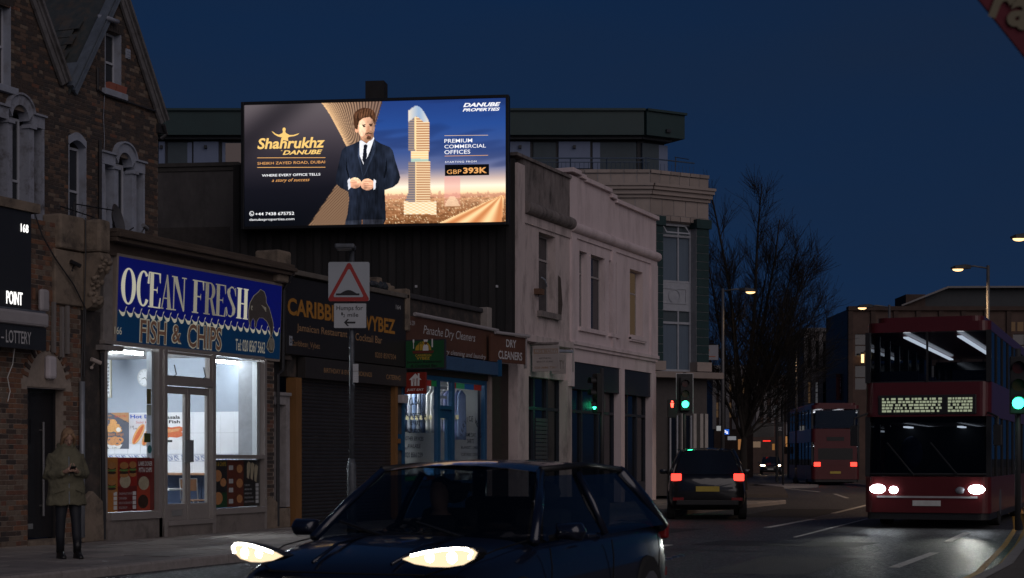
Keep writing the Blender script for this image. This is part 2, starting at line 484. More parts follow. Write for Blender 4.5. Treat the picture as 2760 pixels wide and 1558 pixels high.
# litter by the kerb
m = MB(); g = on_g(298, 1540, .0)
m.add([(g.x - .12, g.y - .1, .02), (g.x + .1, g.y - .14, .03), (g.x + .2, g.y + .05, .02), (g.x + .02, g.y + .16, .10), (g.x - .16, g.y + .06, .13), (g.x, g.y, .07)], [(0, 1, 5), (1, 2, 5), (2, 3, 5), (3, 4, 5), (4, 0, 5)])
tag(m.obj('crumpled_wrapper', M('paper_white', (.55, .55, .55), .8)), 'crumpled pale food wrapper lying in the gutter', 'litter')

# patched trenches, manhole covers and gully grates in the carriageway
PATCH = [M('asphalt_patch_dark', (.028, .028, .030), .7, var=.3, scale=6, bump=.5, bscale=50), M('asphalt_patch_pale', (.065, .063, .062), .75, var=.3, scale=6, bump=.5, bscale=50)]
for k, (x0, y0, x1, y1, sk) in enumerate(((-8.0, 27.2, -5.3, 29.0, .1), (-7.2, 32.5, -6.4, 40.0, -.3), (-11.9, 30.0, -9.6, 33.4, .15), (-5.9, 20.5, -4.6, 24.5, -.1), (-10.8, 40.5, -8.9, 47.5, -.5))):
    m = MB(); m.sheet([(x0, y0), (x1, y0 + .1), (x1 + sk, y1), (x0 + sk, y1 - .08)], .0035); structure(m.obj('road_patch', PATCH[k % 2]))
for k, (px, py) in enumerate(((2290, 1500), (2120, 1462))):
    g = on_g(px, py, .004); t = T('manhole_cover', ('nearer' if k == 0 else 'farther') + ' round iron manhole cover in the road in front of the bus', 'manhole cover', tuple(g))
    m = MB(); m.ring((g.x, g.y), .36, .31, .007, n=28); m.obj('rim', M('cast_iron', (.05, .048, .046), .45, metal=.6), t); m = MB(); m.disc((g.x, g.y), .30, .006, 24); m.obj('lid', M('cast_iron', (.05, .048, .046)), t)
t = T('gully_grate', 'iron drain grate in the gutter by the shop pavement', 'drain grate', (-12.2, 27.5, .004))
for k in range(7): MB().box(-12.36 + k * .05, -12.335 + k * .05, 27.3, 27.75, .002, .010).obj('bar', M('cast_iron', (.05, .048, .046)), t)
MB().box(-12.37, -12.03, 27.26, 27.29, .002, .011).obj('frame', M('cast_iron', (.05, .048, .046)), t); MB().box(-12.37, -12.03, 27.76, 27.79, .002, .011).obj('frame', M('cast_iron', (.05, .048, .046)), t)
# ================================================================== the brick house behind the shops
WHITE = M('painted_stone', (.28, .31, .38), .8, var=.15, scale=5, stain=(.16, .15, .15), sscale=3.0, samt=.6)  # bluish light on the house is mixed into this base colour
WHITE2 = M('peeling_stone', (.28, .30, .36), .85, var=.2, scale=5, stain=(.07, .06, .055), sscale=5.0, samt=.95)
WOODW = M('white_frame_paint', (.38, .40, .45), .5, var=.08, bump=.05)
PANE = M('dark_pane', (.02, .024, .03), .06, spec=.6, var=.05, bump=0)
CURT = M('net_curtain', (.30, .32, .36), .9, var=.2, scale=3, stretch=(1, 14, .3), bump=0)
LEAD = M('lead_sheet', (.16, .19, .23), .5, metal=.3, var=.3, scale=5)
BARGE = M('bargeboard_paint', (.14, .135, .14), .8, var=.25, scale=5, stain=(.05, .045, .04), sscale=4, samt=.9)
SLATE = [M('slate_a', (.055, .065, .068), .6, var=.3, scale=6, stain=(.14, .07, .03), sscale=3, samt=.5), M('slate_b', (.07, .078, .08), .6, var=.3, scale=6, stain=(.12, .07, .035), sscale=3, samt=.5)]
DARKPIPE = M('dark_pipe', (.025, .025, .028), .5)
TERRA = M('terracotta', (.30, .10, .07), .85)
IRON = M('dark_metal', (.03, .03, .033), .5, metal=.5)
house = T('brick_house', 'brown brick house with two steep gables and white arched window surrounds', 'house', (-21, 28, 4.4))
G1 = (24.75, 27.75, 8.9, 26.25, 11.25)     # left gable: foot, foot, eaves, apex u, apex v
G2 = (28.02, 31.15, 8.75, 29.59, 11.2)
HU0, HU1 = 23.6, 31.07
def arch_h(u, c, hw, spring, rise):
    t = (u - c) / hw
    return spring + rise * math.sqrt(max(0, 1 - t * t)) if abs(t) < 1 else -1
wins = [  # kind, u0, u1, v0, v1
    ('plain', 25.45, 26.2, 8.42, 9.95), ('venetian', 25.6, 27.15, 5.7, 8.04), ('arch', 27.97, 28.53, 5.9, 7.68), ('venetian', 28.98, 30.51, 5.4, 7.69), ('plain', 29.17, 29.72, 9.0, 10.22)]
def gable_iv(v):
    if v < 8.75: return [(HU0, HU1)]
    r = []
    for a, b, e, c, t in (G1, G2):
        if v < t:
            k = (v - e) / (t - e) if v > e else 0
            r.append((max(a + (c - a) * k, HU0), min(b + (c - b) * k, HU1)))
    if v < 8.9: r = [(HU0, r[-1][1])]
    return r
def house_solid(v):
    iv = gable_iv(v)
    cuts = []
    for k, u0, u1, v0, v1 in wins:
        if k == 'plain' and v0 - .04 < v < v1: cuts.append((u0 - .01, u1 + .01))
        if k == 'arch' and v0 < v < v1 + .24:
            cuts.append((u0 - .01, u1 + .01))
        if k == 'venetian':
            if v0 < v < v1 + .02: cuts.append((u0 - .01, u1 + .01))
            elif v1 <= v < v1 + .31:
                c = (u0 + u1) / 2 + .06; hw = .37 * math.sqrt(max(0, 1 - ((v - v1) / .31) ** 2)); cuts.append((c - hw, c + hw))
    for a, b in cuts:
        o = []
        for p, q in iv:
            if a > p: o.append((p, min(a, q)))
            if b < q: o.append((max(b, p), q))
        iv = [(p, q) for p, q in o if q - p > .02]
    return iv
# mortar core behind the bricks, with true openings
m = MB(FH)
holes = [(w[1], w[2], w[3], min(8.75, w[4] + (.2 if w[0] == 'arch' else 0))) for w in wins if w[3] < 8.7]
walled(m, HU0, HU1, 4.3, 8.75, -.30, -.008, holes)
for (a, b, e, c, t), w in ((G1, wins[0]), (G2, wins[4])):
    e2 = 8.75
    aa, bb = max(a, HU0), min(b, HU1)
    f = lambda u: e + (t - e) * ((u - a) / (c - a) if u < c else (b - u) / (b - c))
    m.poly([(aa, e2), (w[1], e2), (w[1], f(w[1]))], -.30, -.008) if f(w[1]) > e2 else None
    m.poly([(w[2], e2), (bb, e2), (w[2], f(w[2]))], -.30, -.008)
    if w[3] > e2: m.box(w[1], w[2], e2, w[3], -.30, -.008)
    up = [(w[1], w[4]), (w[2], w[4]), (w[2], max(f(w[2]), w[4] + .01)), (c, t), (w[1], max(f(w[1]), w[4] + .01))]
    m.poly(up, -.30, -.008)
m.box(HU1 - .3, HU1, 4.3, 8.7, -7, -.30)          # flank wall
wl = m.obj('wall', M('sooty_mortar', (.17, .14, .12), .95, var=.25, scale=10), house)
brickwork(house, FH, 4.6, 11.1, house_solid, [4, 6, .3, 1.3, 6, .2], key=lambda b: abs(b[0] - 28.2) + abs(b[1] - 7.9))
def sash(fr, parent, u0, u1, v0, v1, w, mid=.5, mat=WOODW, fw=.05, pane=PANE, curtain=None):
    m = MB(fr); vm = v0 + (v1 - v0) * mid
    m.box(u0, u0 + fw, v0, v1, w - .05, w); m.box(u1 - fw, u1, v0, v1, w - .05, w)
    m.box(u0 + fw, u1 - fw, v0, v0 + fw, w - .05, w); m.box(u0 + fw, u1 - fw, v1 - fw, v1, w - .05, w)
    m.box(u0 + fw, u1 - fw, vm - fw * .45, vm + fw * .45, w - .045, w + .012)
    o = m.obj('window', mat, parent)
    for a, b in ((v0 + fw, vm - fw * .45), (vm + fw * .45, v1 - fw)):
        MB(fr).box(u0 + fw, u1 - fw, a, b, w - .03, w - .022).obj('pane', pane, o)
    if curtain: MB(fr).box(u0 + fw, u1 - fw, v0 + fw, v1 - fw, w - .10, w - .09).obj('curtain', curtain, o)
    return o
for i, (k, u0, u1, v0, v1) in enumerate(wins):
    st = WHITE2 if i == 1 else WHITE
    if k == 'plain':
        sash(FH, house, u0, u1, v0, v1, -.16)
        s = MB(FH)
        s.box(u1 - .012, u1 + .0, v0, v1, -.16, .01); s.box(u0, u0 + .012, v0, v1, -.16, .01); s.obj('reveal', WHITE, house)
        MB(FH).box(u0 - .1, u1 + .12, v0 - .13, v0, -.14, .10).obj('window_sill', WHITE, house, bev=.01)
        l = MB(FH)
        for q in range(8):
            a = u0 - .08 + q * (u1 - u0 + .16) / 8
            l.box(a + .005, a + (u1 - u0 + .16) / 8 - .005, v1 + .005, v1 + .2, -.02, .012)
        l.obj('lintel', BRICKM[4], house)
    elif k == 'arch':
        sash(FH, house, u0, u1, v0, v1 - .02, -.17)
        s = MB(FH); n = 12
        s.box(u1 - .015, u1, v0, v1, -.17, .012); s.box(u0, u0 + .012, v0, v1, -.17, .012)
        lo = [(u0 + (u1 - u0) * q / n, v1 - .02 + .12 * math.sin(math.pi * q / n)) for q in range(n + 1)]
        hi = [(p[0], v1 + .12 + .14 * math.sin(math.pi * (q / n))) for q, p in enumerate(lo)]
        for q in range(n):
            s.poly([lo[q], lo[q + 1], hi[q + 1], hi[q]], -.17, .02)
        s.obj('arched_head', WHITE, house)
    else:
        c = (u0 + u1) / 2 + .06; hw = .24
        s = MB(FH); P = .06
        # entablature with a raised round arch
        out, inn, n = [], [], 18
        for q in range(n + 1):
            a = math.pi * (1 - q / n)
            out.append((c + .36 * math.cos(a), v1 - .02 + .31 * math.sin(a))); inn.append((c + hw * math.cos(a), v1 - .16 + .26 * math.sin(a)))
        for q in range(n): s.poly([inn[q], inn[q + 1], out[q + 1], out[q]], -.18, P)
        s.box(u0, c - .352, v1 - .24, v1 - .02, -.18, P); s.box(c + .352, u1, v1 - .24, v1 - .02, -.18, P)
        s.box(u0 - .02, c - .35, v1 - .02, v1 + .02, -.05, P + .05); s.box(c + .35, u1 + .03, v1 - .02, v1 + .02, -.05, P + .05)
        for q in range(n):
            o2 = lambda p: (c + (p[0] - c) * 1.10, v1 - .02 + (p[1] - v1 + .02) * 1.12)
            s.poly([out[q], out[q + 1], o2(out[q + 1]), o2(out[q])], -.02, P + .045)
        s.obj('window_head', st, house)
        s = MB(FH)
        for a, b in ((u0, u0 + .12), (c - hw - .14, c - hw), (c + hw, c + hw + .16), (u1 - .06, u1)):
            s.box(a, b, v0, v1 - .24, -.18, P - .01)
            if .1 < b - a and a > u0 + .1: s.box(a - .03, b + .03, v1 - .30, v1 - .23, -.1, P + .035)
        s.obj('pilaster', st, house)
        sash(FH, house, c - hw, c + hw, v0, v1 - .12, -.17, mid=.46)
        for a, b in ((u0 + .12, c - hw - .14), (c + hw + .16, u1 - .06)):
            if b - a > .12: sash(FH, house, a, b, v0, v1 - .24, -.17, mid=.46, fw=.03)
# gable roofs running back, slates laid one by one on the slope that shows
for gi, (a, b, e, c, t) in enumerate((G1, G2)):
    r = MB(FH); ov = .10
    for p, q in ((a, c), (b, c)):
        d = -1 if p < c else 1
        r.add([(p + d * .06, e - .1, .04), (q, t, .04), (q, t, -8), (p + d * .06, e - .1, -8), (p + d * .06, e, .04), (q, t + .1, .04), (q, t + .1, -8), (p + d * .06, e, -8)], [(0, 1, 2, 3), (7, 6, 5, 4), (0, 4, 5, 1), (1, 5, 6, 2), (2, 6, 7, 3), (3, 7, 4, 0)])
    ro = r.obj('roof', SLATE[0], house)
    # bargeboards
    for side in (0, 1):
        bm_ = MB(FH)
        f0, f1 = ((a - .02, e), (c, t)) if side == 0 else ((b + .05, e - .06), (c, t))
        d = Vector((f1[0] - f0[0], f1[1] - f0[1])).normalized(); nn = Vector((-d.y, d.x)) if side == 0 else Vector((d.y, -d.x))
        P = lambda base, s_: (base[0] + nn.x * s_, base[1] + nn.y * s_)
        bm_.poly([P(f0, -.16), P(f1, -.16), P(f1, .05), P(f0, .05)], .03, .09)
        bm_.poly([P(f0, .05), P(f1, .05), P(f1, .11), P(f0, .11)], -.02, .15)
        bm_.poly([P(f0, -.05), P(f1, -.05), P(f1, -.02), P(f0, -.02)], .09, .12)
        bm_.obj('bargeboard', LEAD if (gi == 1 and side == 0) else BARGE, house)
a, b, e, c, t = G2
d = Vector((c - a, t - e)); Ld = d.length; d.normalize(); nrm = Vector((-d.y, d.x))
for row in range(7):
    for k in range(9):
        s0 = .28 + row * .22
        if s0 > Ld - .1: continue
        w0 = -.35 - k * .26 - (.13 if row % 2 else 0)
        p0, p1 = Vector((a, e)) + d * s0 + nrm * .13, Vector((a, e)) + d * (s0 + .3) + nrm * .11
        mm = MB(FH); th = nrm * .018
        mm.add([(p0.x, p0.y, w0), (p0.x, p0.y, w0 - .25), (p1.x, p1.y, w0 - .25), (p1.x, p1.y, w0)] + [(p0.x + th.x, p0.y + th.y, w0), (p0.x + th.x, p0.y + th.y, w0 - .25), (p1.x + th.x, p1.y + th.y, w0 - .25), (p1.x + th.x, p1.y + th.y, w0)], [(0, 1, 2, 3), (7, 6, 5, 4), (0, 4, 5, 1), (1, 5, 6, 2), (2, 6, 7, 3), (3, 7, 4, 0)])
        mm.obj('slate', SLATE[(row + k) % 2], house)
v = MB(FH); v.add([(27.72, 8.95, .05), (27.9, 8.86, .05), (28.25, 9.35, .05), (27.72, 8.95, -6), (27.9, 8.86, -6), (28.25, 9.35, -6)], [(0, 1, 4, 3), (1, 2, 5, 4)])
v.obj('lead_valley', LEAD, house)
for k in range(14):     # ragged plain tiles hanging over the valley from the left roof
    mm = MB(FH); w0 = -.1 - k * .17; q0 = Vector((27.72, 9.12)); dd = Vector((-1.5, 2.35)).normalized()
    mm.poly([(q0.x + .03, q0.y - .06), (q0.x + .05, q0.y - .03), (q0.x + dd.x * .3 + .03, q0.y + dd.y * .3), (q0.x + dd.x * .3, q0.y + dd.y * .3 - .02)], w0 - .14, w0)
    mm.obj('roof_tile', BRICKM[1], house)
# pipes and small fittings on the wall
m = MB(FH); m.tube([(28.02, 10.16, .05), (28.98, 10.20, .06)][:1] + [(29.0, 10.36, .02), (29.4, 10.36, .10)], .055, 10)
m = MB(FH); m.tube([(28.95, 10.42, -.02), (29.05, 10.42, .10), (29.45, 10.42, .12)], .05, 10); m.obj('soil_pipe', WHITE, house, smooth=True)
m = MB(FH); m.box(29.88, 30.02, 9.78, 9.98, -.02, .03)
for q in range(3): m.box(29.89, 30.01, 9.81 + q * .055, 9.835 + q * .055, .03, .04)
m.obj('air_vent', WHITE, house)
m = MB(FH); m.tube([(28.86, 9.35, .05), (28.86, 8.92, .05), (29.1, 8.86, .05), (31.0, 8.86, .05)], .025, 6); m.obj('cable_pipe', DARKPIPE, house)
m = MB(FH); m.tube([(28.94, 7.9, .05), (28.94, 5.3, .05)], .035, 8); m.obj('downpipe', DARKPIPE, house)
m = MB(FH); m.tube([(29.1, 8.86, .04), (29.08, 8.4, .03), (29.1, 7.95, .04), (29.0, 7.5, .09)], .006, 5); m.obj('wire', WHITE, house)
m = MB(FH); m.tube([(31.1, 8.6, .12), (31.22, 8.42, .1), (31.12, 8.3, .03)], .045, 8); m.box(31.0, 31.2, 8.42, 8.62, -.4, .08); m.obj('gutter_end', DARKPIPE, house)
for uu, wd in ((29.2, .2), (29.44, .34)):
    m = MB(FH); m.loft([[(uu, 9.0, .0), (uu + wd, 9.0, .0), (uu + wd, 9.0, .09), (uu, 9.0, .09)], [(uu - .015, 9.14, -.01), (uu + wd + .015, 9.14, -.01), (uu + wd + .015, 9.14, .11), (uu - .015, 9.14, .11)]])
    tag(m.obj('planter', TERRA), 'small square terracotta planter on the gable window sill' if wd < .3 else 'long terracotta planter on the gable window sill', 'planter')
# flat roof over the shops, in front of the house
m = MB(); m.box(-23.5, -16.75, 18, 39.2, 4.35, 4.5)
structure(m.obj('flat_roof', M('felt_roof', (.03, .03, .032), .95)))
# rendered yard wall between the house and the black hoarding wall
GW = FRAME(at(430, 1235, 46.5), (0.9665 * 1, .2551, 0))
FB = FRAME((-16.3, 39.85, 0), (.9665, .2551, 0))
u0, v0 = on_f(GW, 400, 700); u1, v1 = on_f(GW, 640, 447)
gw = T('rendered_wall', 'stained grey rendered wall between the house and the black boarded wall', 'wall', GW @ Vector(((u0 + u1) / 2, 4.5, 0)))
GREY = M('grey_render', (.085, .08, .08), .95, var=.25, scale=2, stain=(.035, .032, .035), sscale=.9, samt=.8, stretch=(1, 1, .5))
MB(GW).box(u0 - 1.5, u1, 4.4, v1, -.3, 0).obj('render_face', GREY, gw)
m = MB(GW); m.box(u0 - 1.5, u1 + .05, v1, v1 + .10, -.36, .07); m.box(u0 - 1.5, u1 + .05, v1 - .12, v1, -.3, .03); m.obj('coping', M('coping_stone', (.05, .047, .045), .95, var=.3), gw)
MB(GW).box(u0, u0 + 2.3, 4.4, on_f(GW, 500, 613)[1], 0, .012).obj('render_patch', M('dark_render', (.05, .045, .043), .95, var=.3), gw)
# ================================================================== shop 168 and the door to number 166
DARKSIGN = M('charcoal_sign', (.028, .03, .036), .45, var=.1, bump=.02)
LETLIT = EM('lit_letter', (1, .98, .95), 1.6)
LETGREY = M('letter_grey', (.45, .45, .46), .6, bump=0)
GREYPVC = M('grey_plastic', (.33, .31, .32), .6, var=.1, bump=.05)
STONE = M('sandstone', (.21, .165, .125), .9, var=.3, scale=4, bump=.4, stain=(.035, .03, .028), sscale=2.6, samt=.95)
STEEL = M('brushed_steel', (.45, .44, .43), .35, metal=.9, var=.1)
s = T('shop_sign', 'dark convenience shop sign with small white lit 168 and POINT', 'sign', (XS + .1, 20, 3.6))
MB(FS).box(17.5, 20.74, 3.60, 5.08, -.12, .06).obj('panel', DARKSIGN, s, bev=.01)
MB(FS).box(17.5, 20.9, 5.08, 5.22, -.3, .10).obj('coping', STONE, s)
u0, v0 = S(47, 625); u1, v1 = S(67, 607)
text('168', FS, u0, v0, u1, v1, .062, LETLIT, s, extrude=.004)
u0, v0 = S(8, 817); u1, v1 = S(51, 793)
text('POINT', FS, u0, v0 - .01, u1, v1 + .02, .062, LETLIT, s, extrude=.004, offset=.008)
s = T('awning_box', 'grey roller awning box with a dark LOTTERY valance', 'awning', (XS + .2, 20, 3.0))
MB(FS).box(17.5, 20.78, 3.36, 3.57, .0, .36).obj('housing', GREYPVC, s, bev=.04)
MB(FS).box(17.5, 20.76, 3.575, 3.6, .05, .30).obj('lamp_rail', STEEL, s)
MB(FS).box(17.5, 20.76, 3.02, 3.355, .25, .31).obj('valance', DARKSIGN, s)
f2 = FRAME((XS + .315, 0, 0), (0, 1, 0))
u0, v0 = on_f(f2, 16, 923); u1, v1 = on_f(f2, 84, 899)
text('LOTTERY', f2, u0, v0 - .0, u1, v1 + .02, 0, LETGREY, s, offset=.01)
u0, v0 = on_f(f2, 3, 911); MB(f2).box(u0, u0 + .06, v0, v0 + .02, -.002, .003).obj('lettering', LETGREY, s)
m = MB(FS); m.tube([(20.15, 3.02, .22), (20.2, 2.8, .15), (20.12, 2.6, .12), (20.18, 2.4, .12), (20.1, 2.25, .14)], .008, 5); tag(m.obj('loose_cable', M('pale_cable', (.5, .5, .48))), 'loose pale cable dangling below the lottery awning', 'cable')
wallu = T('brick_frontage', 'orange and brown brick frontage around the dark door of number 166', 'wall', (XS, 20.5, .12))
# opening for the door with pointed arch
DU0, DU1, DV = 20.73, 21.65, 2.48
dc = (DU0 + DU1) / 2
def arch_half(v):
    t = (v - DV) / .56
    return .47 * math.sqrt(max(0, 1 - t ** 1.7)) if 0 <= t < 1 else 0
def front_solid(v):
    a, b = 17.6, 22.02
    if v < DV: return [(a, DU0), (DU1, b)]
    h = arch_half(v)
    if v < DV + .62: h = max(h, 0) + .135 * (1 if v > DV else 0); return [(a, dc - h), (dc + h, b)]
    if 3.80 < v < 3.98: return []
    return [(a, b)]
brickwork(wallu, FS, .14, 5.0, front_solid, [4, 2, 3, 3.2, .5, 2], key=lambda b: abs(b[0] - 20.9) + .6 * abs(b[1] - 1.9))
m = MB(FS); walled(m, 17.5, 22.05, .1, 5.0, -.32, -.008, [(DU0 - .006, DU1 + .006, 0, DV + .02)]); m.obj('mortar_core', MORTAR, wallu)
for k in range(21):
    u = 20.76 + k * .073
    if u > 22.0: break
    MB(FS).box(u, u + .063, 3.80, 3.975, -.05, .012).obj('brick', BRICKM[random.choice([0, 2, 5, 2])], wallu)
n = 15
for k in range(n):   # voussoirs
    t = (k + .5) / n; a = math.pi * t
    c0 = Vector((dc + .475 * math.cos(a), DV + .02 + .55 * math.sin(a))); d = Vector((math.cos(a) / .475, math.sin(a) / .55)).normalized(); q = Vector((-d.y, d.x)) * .03
    if k in (0, n - 1): continue
    p = [c0 + q, c0 - q, c0 - q + d * .13, c0 + q + d * .13]
    MB(FS).poly([(x.x, x.y) for x in p], -.05, .014).obj('brick', BRICKM[2 if k % 2 else 1], wallu)
m = MB(FS); pts = [(dc + .465 * math.cos(math.pi * i / 24), DV + .53 * math.sin(math.pi * i / 24)) for i in range(25)]
m.poly(pts, -.06, -.02); m.obj('arch_infill', M('cement_render', (.20, .17, .15), .95, var=.25, scale=3, stain=(.07, .06, .055), sscale=2.5), wallu)
m = MB(FS); m.box(dc - .08, dc + .14, 2.62, 2.98, -.02, .09); tag(m.obj('alarm_box', M('alarm_plastic', (.50, .46, .48), .5, var=.05, bump=.0), bev=.05), 'rounded pale alarm box mounted in the arch above the door', 'alarm box')
m = MB(FS); m.box(20.86, 21.06, 3.62, 3.96, .07, .16); tag(m.obj('satellite_box', GREYPVC, bev=.06), 'rounded grey box fixed beside the POINT sign', 'box')
for k, (u, a, b) in enumerate(((21.30, 3.03, 3.80), (21.50, 2.97, 3.74), (21.63, 3.03, 3.77))):
    o = MB(FS).box(u - .028, u + .028, a, b, .012, .06).obj('conduit', M('conduit_grey', (.20, .18, .17), .7), wallu)
m = MB(FS); m.tube([(22.05 - .08, .2, .06), (21.97, 2.62, .06)], .045, 10); m.obj('downpipe', M('galvanised', (.25, .27, .30), .5, metal=.5), wallu, smooth=True)
# door 166
DOORM = M('black_door_paint', (.014, .014, .017), .45, var=.1)
d = T('front_door', 'black front door numbered 166 with a long steel pull handle', 'door', (XS - .2, 21.1, .12))
MB(FS).box(DU0 + .05, DU1 - .05, .22, DV - .06, -.30, -.24).obj('door_leaf', DOORM, d)
m = MB(FS); m.box(DU0, DU0 + .05, .12, DV, -.30, -.2); m.box(DU1 - .05, DU1, .12, DV, -.30, -.2); m.box(DU0 + .05, DU1 - .05, DV - .06, DV, -.30, -.2); m.obj('frame', DOORM, d)
MB(FS).box(DU0, DU1, .10, .20, -.34, .02).obj('threshold', STONE, d)
m = MB(FS); m.tube([(21.32, .55, -.17), (21.32, 1.98, -.17)], .018, 8); m.box(21.31, 21.33, .7, .72, -.24, -.17); m.box(21.31, 21.33, 1.85, 1.87, -.24, -.17); m.obj('handle', STEEL, d)
MB(FS).box(20.84, 21.14, .36, .44, -.24, -.225).obj('letter_plate', STEEL, d)
m = MB(FS)
for a, b, c_, e in ((20.86, 21.12, 1.62, 1.66), (20.86, 21.12, 2.02, 2.06), (20.86, 20.89, 1.66, 2.02), (21.09, 21.12, 1.66, 2.02)): m.box(a, b, c_, e, -.24, -.228)
m.obj('panel_moulding', DOORM, d)
text('166', FS, 20.86, 2.18, 21.02, 2.32, -.236, M('brass_number', (.35, .33, .28), .5, bump=0), d, name='number', extrude=.003)
# carved stone pilaster head
p = T('stone_pilaster', 'weathered sandstone pilaster head with a carved scroll bracket beside the blue sign', 'pilaster', (XS, 22, 3.7))
MB(FS).box(21.38, 22.0, 4.63, 5.16, -.25, .10).obj('cap_block', STONE, p, bev=.035)
MB(FS).box(22.005, 22.30, 4.63, 5.14, -.25, .36).obj('cap_block', STONE, p, bev=.045)
MB(FS).box(21.30, 22.02, 3.78, 4.615, -.1, .06).obj('stone_block', STONE, p, bev=.02)
m = MB(FS)
prof = [(4.62, .40), (4.55, .44), (4.46, .43), (4.36, .36), (4.22, .26), (4.08, .20), (3.98, .19), (3.90, .26), (3.84, .28), (3.78, .22), (3.74, .08)]
m.loft([[(22.02, v, -.05), (22.29, v, -.05), (22.29, v, w * .85), (22.02, v, w * .85)] for v, w in prof][::-1]); m.obj('scroll_bracket', STONE, p)
m = MB(FS)
for k in range(42):
    i = random.uniform(.1, .78) * (len(prof) - 1); a, b = prof[int(i)], prof[min(int(i) + 1, len(prof) - 1)]; f = i - int(i)
    m.ball((random.uniform(22.03, 22.28), a[0] + (b[0] - a[0]) * f, (a[1] + (b[1] - a[1]) * f) * .85), (random.uniform(.03, .06), random.uniform(.03, .055), random.uniform(.03, .05)), 7, 4)
m.obj('carved_leaves', STONE, p, smooth=True)
MB(FS).box(22.02, 22.52, .12, 3.74, -.2, .0).obj('pier', M('sooty_plaster', (.045, .04, .038), .95, var=.4, scale=4, stain=(.13, .09, .07), sscale=4, samt=.6), p)
MB(FS).poly([(21.95, .12), (22.5, .12), (22.46, .75), (22.2, .92), (22.0, .8)], 0, .10).obj('broken_plinth', STONE, p, bev=.02)
m = MB(FS); m.tube([(22.50, .15, .08), (22.50, .45, .08), (22.5, 3.1, .05)], .04, 8); m.obj('downpipe', DARKPIPE, p)
m = MB(FS); m.tube([(20.78, 5.08, .08), (20.95, 4.75, .1), (21.25, 4.45, .1), (21.7, 4.1, .1), (22.0, 3.75, .1), (22.02, 2.7, .06)], .012, 5); tag(m.obj('slack_cable', DARKPIPE), 'black slack cable sagging across the brick to the pilaster', 'cable')
m = MB(FS); m.tube([(21.98, 5.16, .115), (21.98, 4.62, .12), (21.98, 4.0, .1), (21.98, 3.0, .05), (21.94, 2.6, .06)], .010, 5); tag(m.obj('vertical_cable', DARKPIPE), 'thin black cable running down the stone pilaster', 'cable')
def cctv(label, loc, aim, mat):
    o = T('security_camera', label, 'security camera', loc, 'security cameras on the shop fronts')
    q = Vector(aim).normalized(); l = Vector(loc)
    m = MB(); m.tube([l - q * .09, l + q * .09], .035, 8); m.obj('camera_body', mat, o)
    m = MB(); m.tube([l, l + Vector((-.08, 0, -.09))], .012, 6); m.ball(l + Vector((-.08, 0, -.1)), .03, 8, 5); m.obj('bracket', mat, o)
    return o
CAMW = M('camera_casing', (.42, .36, .32), .5, var=.05, bump=0)
cctv('small beige security camera on the pier beside the shop window', FS @ Vector((22.24, 2.95, .12)), (.3, .9, -.3), CAMW)
cctv('security camera on the cornice under the arched window', FS @ Vector((23.6, 5.22, .1)), (-.2, .9, -.2), M('camera_grey', (.15, .15, .16), .5, bump=0))
cctv('tiny dark security camera on the stone pilaster block', FS @ Vector((21.72, 4.42, .12)), (.3, .9, -.3), IRON)
# aerials and a dish on the roof behind the pilaster
a_ = T('roof_aerial', 'fallen television aerial lying above the stone pilaster', 'aerial', on_x(240, 575, -18.5))
for (x0, y0, x1, y1) in ((160, 555, 253, 586), (203, 550, 305, 567)):
    A, B = on_x(x0, y0, -18.5), on_x(x1, y1, -18.5)
    m = MB(); m.tube([A, B], .012, 5)
    for k in range(7):
        q = A.lerp(B, k / 6); m.tube([q + Vector((0, -.02, -.05)), q + Vector((0, .02, .05))], .006, 4)
    m.obj('boom', IRON, a_)
m = MB(); b0 = on_x(200, 545, -18.5); m.tube([b0, b0 + Vector((0, 0, -.6))], .02, 6); m.obj('mast', IRON, a_)
dsh = T('satellite_dish', 'satellite dish seen edge on below the arched window', 'satellite dish', on_x(305, 640, -18.9))
c_ = on_x(306, 598, -18.9); m = MB()
ax = Vector((.97, .25, .22)).normalized(); e1 = Vector((0, 0, 1)).cross(ax).normalized(); e2 = ax.cross(e1)
m.loft([[c_ + ax * (.16 * (r / .36) ** 2) + (e1 * math.cos(2 * math.pi * k / 20) + e2 * math.sin(2 * math.pi * k / 20) * 1.1) * r for k in range(20)] for r in (.02, .1, .2, .29)], cap=False); m.obj('reflector', M('dish_grey', (.08, .08, .085), .5), dsh, smooth=True)
m = MB(); m.tube([c_, c_ + Vector((0, 0, -.55))], .022, 6); m.tube([c_ + Vector((0, 0, -.35)), c_ + ax * .4 + Vector((0, 0, -.2))], .012, 5); m.obj('bracket', IRON, dsh)

# ================================================================== fish and chip shop
ALU = M('brown_anodised', (.25, .225, .21), .5, metal=.15, var=.08, bump=.02)
ALUL = M('bright_anodised', (.42, .44, .46), .4, metal=.4, var=.06, bump=.02)
SG = GLASS('shop_glass', (.97, .98, .98), .8, .02, .015)
TIMB = M('old_timber', (.085, .062, .048), .9, var=.4, scale=5, bump=.5, stain=(.03, .025, .022), sscale=4, stretch=(1, .25, 2))
BLUE1 = M('sign_royal_blue', (.008, .010, .20), .35, var=.15, scale=1.2, bump=0); _b = BLUE1.node_tree.nodes['Principled BSDF']; _b.inputs['Emission Color'].default_value = (.01, .02, .35, 1); _b.inputs['Emission Strength'].default_value = .11
BLUE2 = M('sign_teal_blue', (.006, .045, .12), .35, var=.15, scale=1.2, bump=0); _b = BLUE2.node_tree.nodes['Principled BSDF']; _b.inputs['Emission Color'].default_value = (.01, .10, .3, 1); _b.inputs['Emission Strength'].default_value = .06
CREAM = M('sign_cream', (.62, .60, .46), .5, var=.3, scale=.9, bump=0)
COPPER = M('sign_copper', (.34, .19, .12), .5, var=.2, scale=2, bump=0)
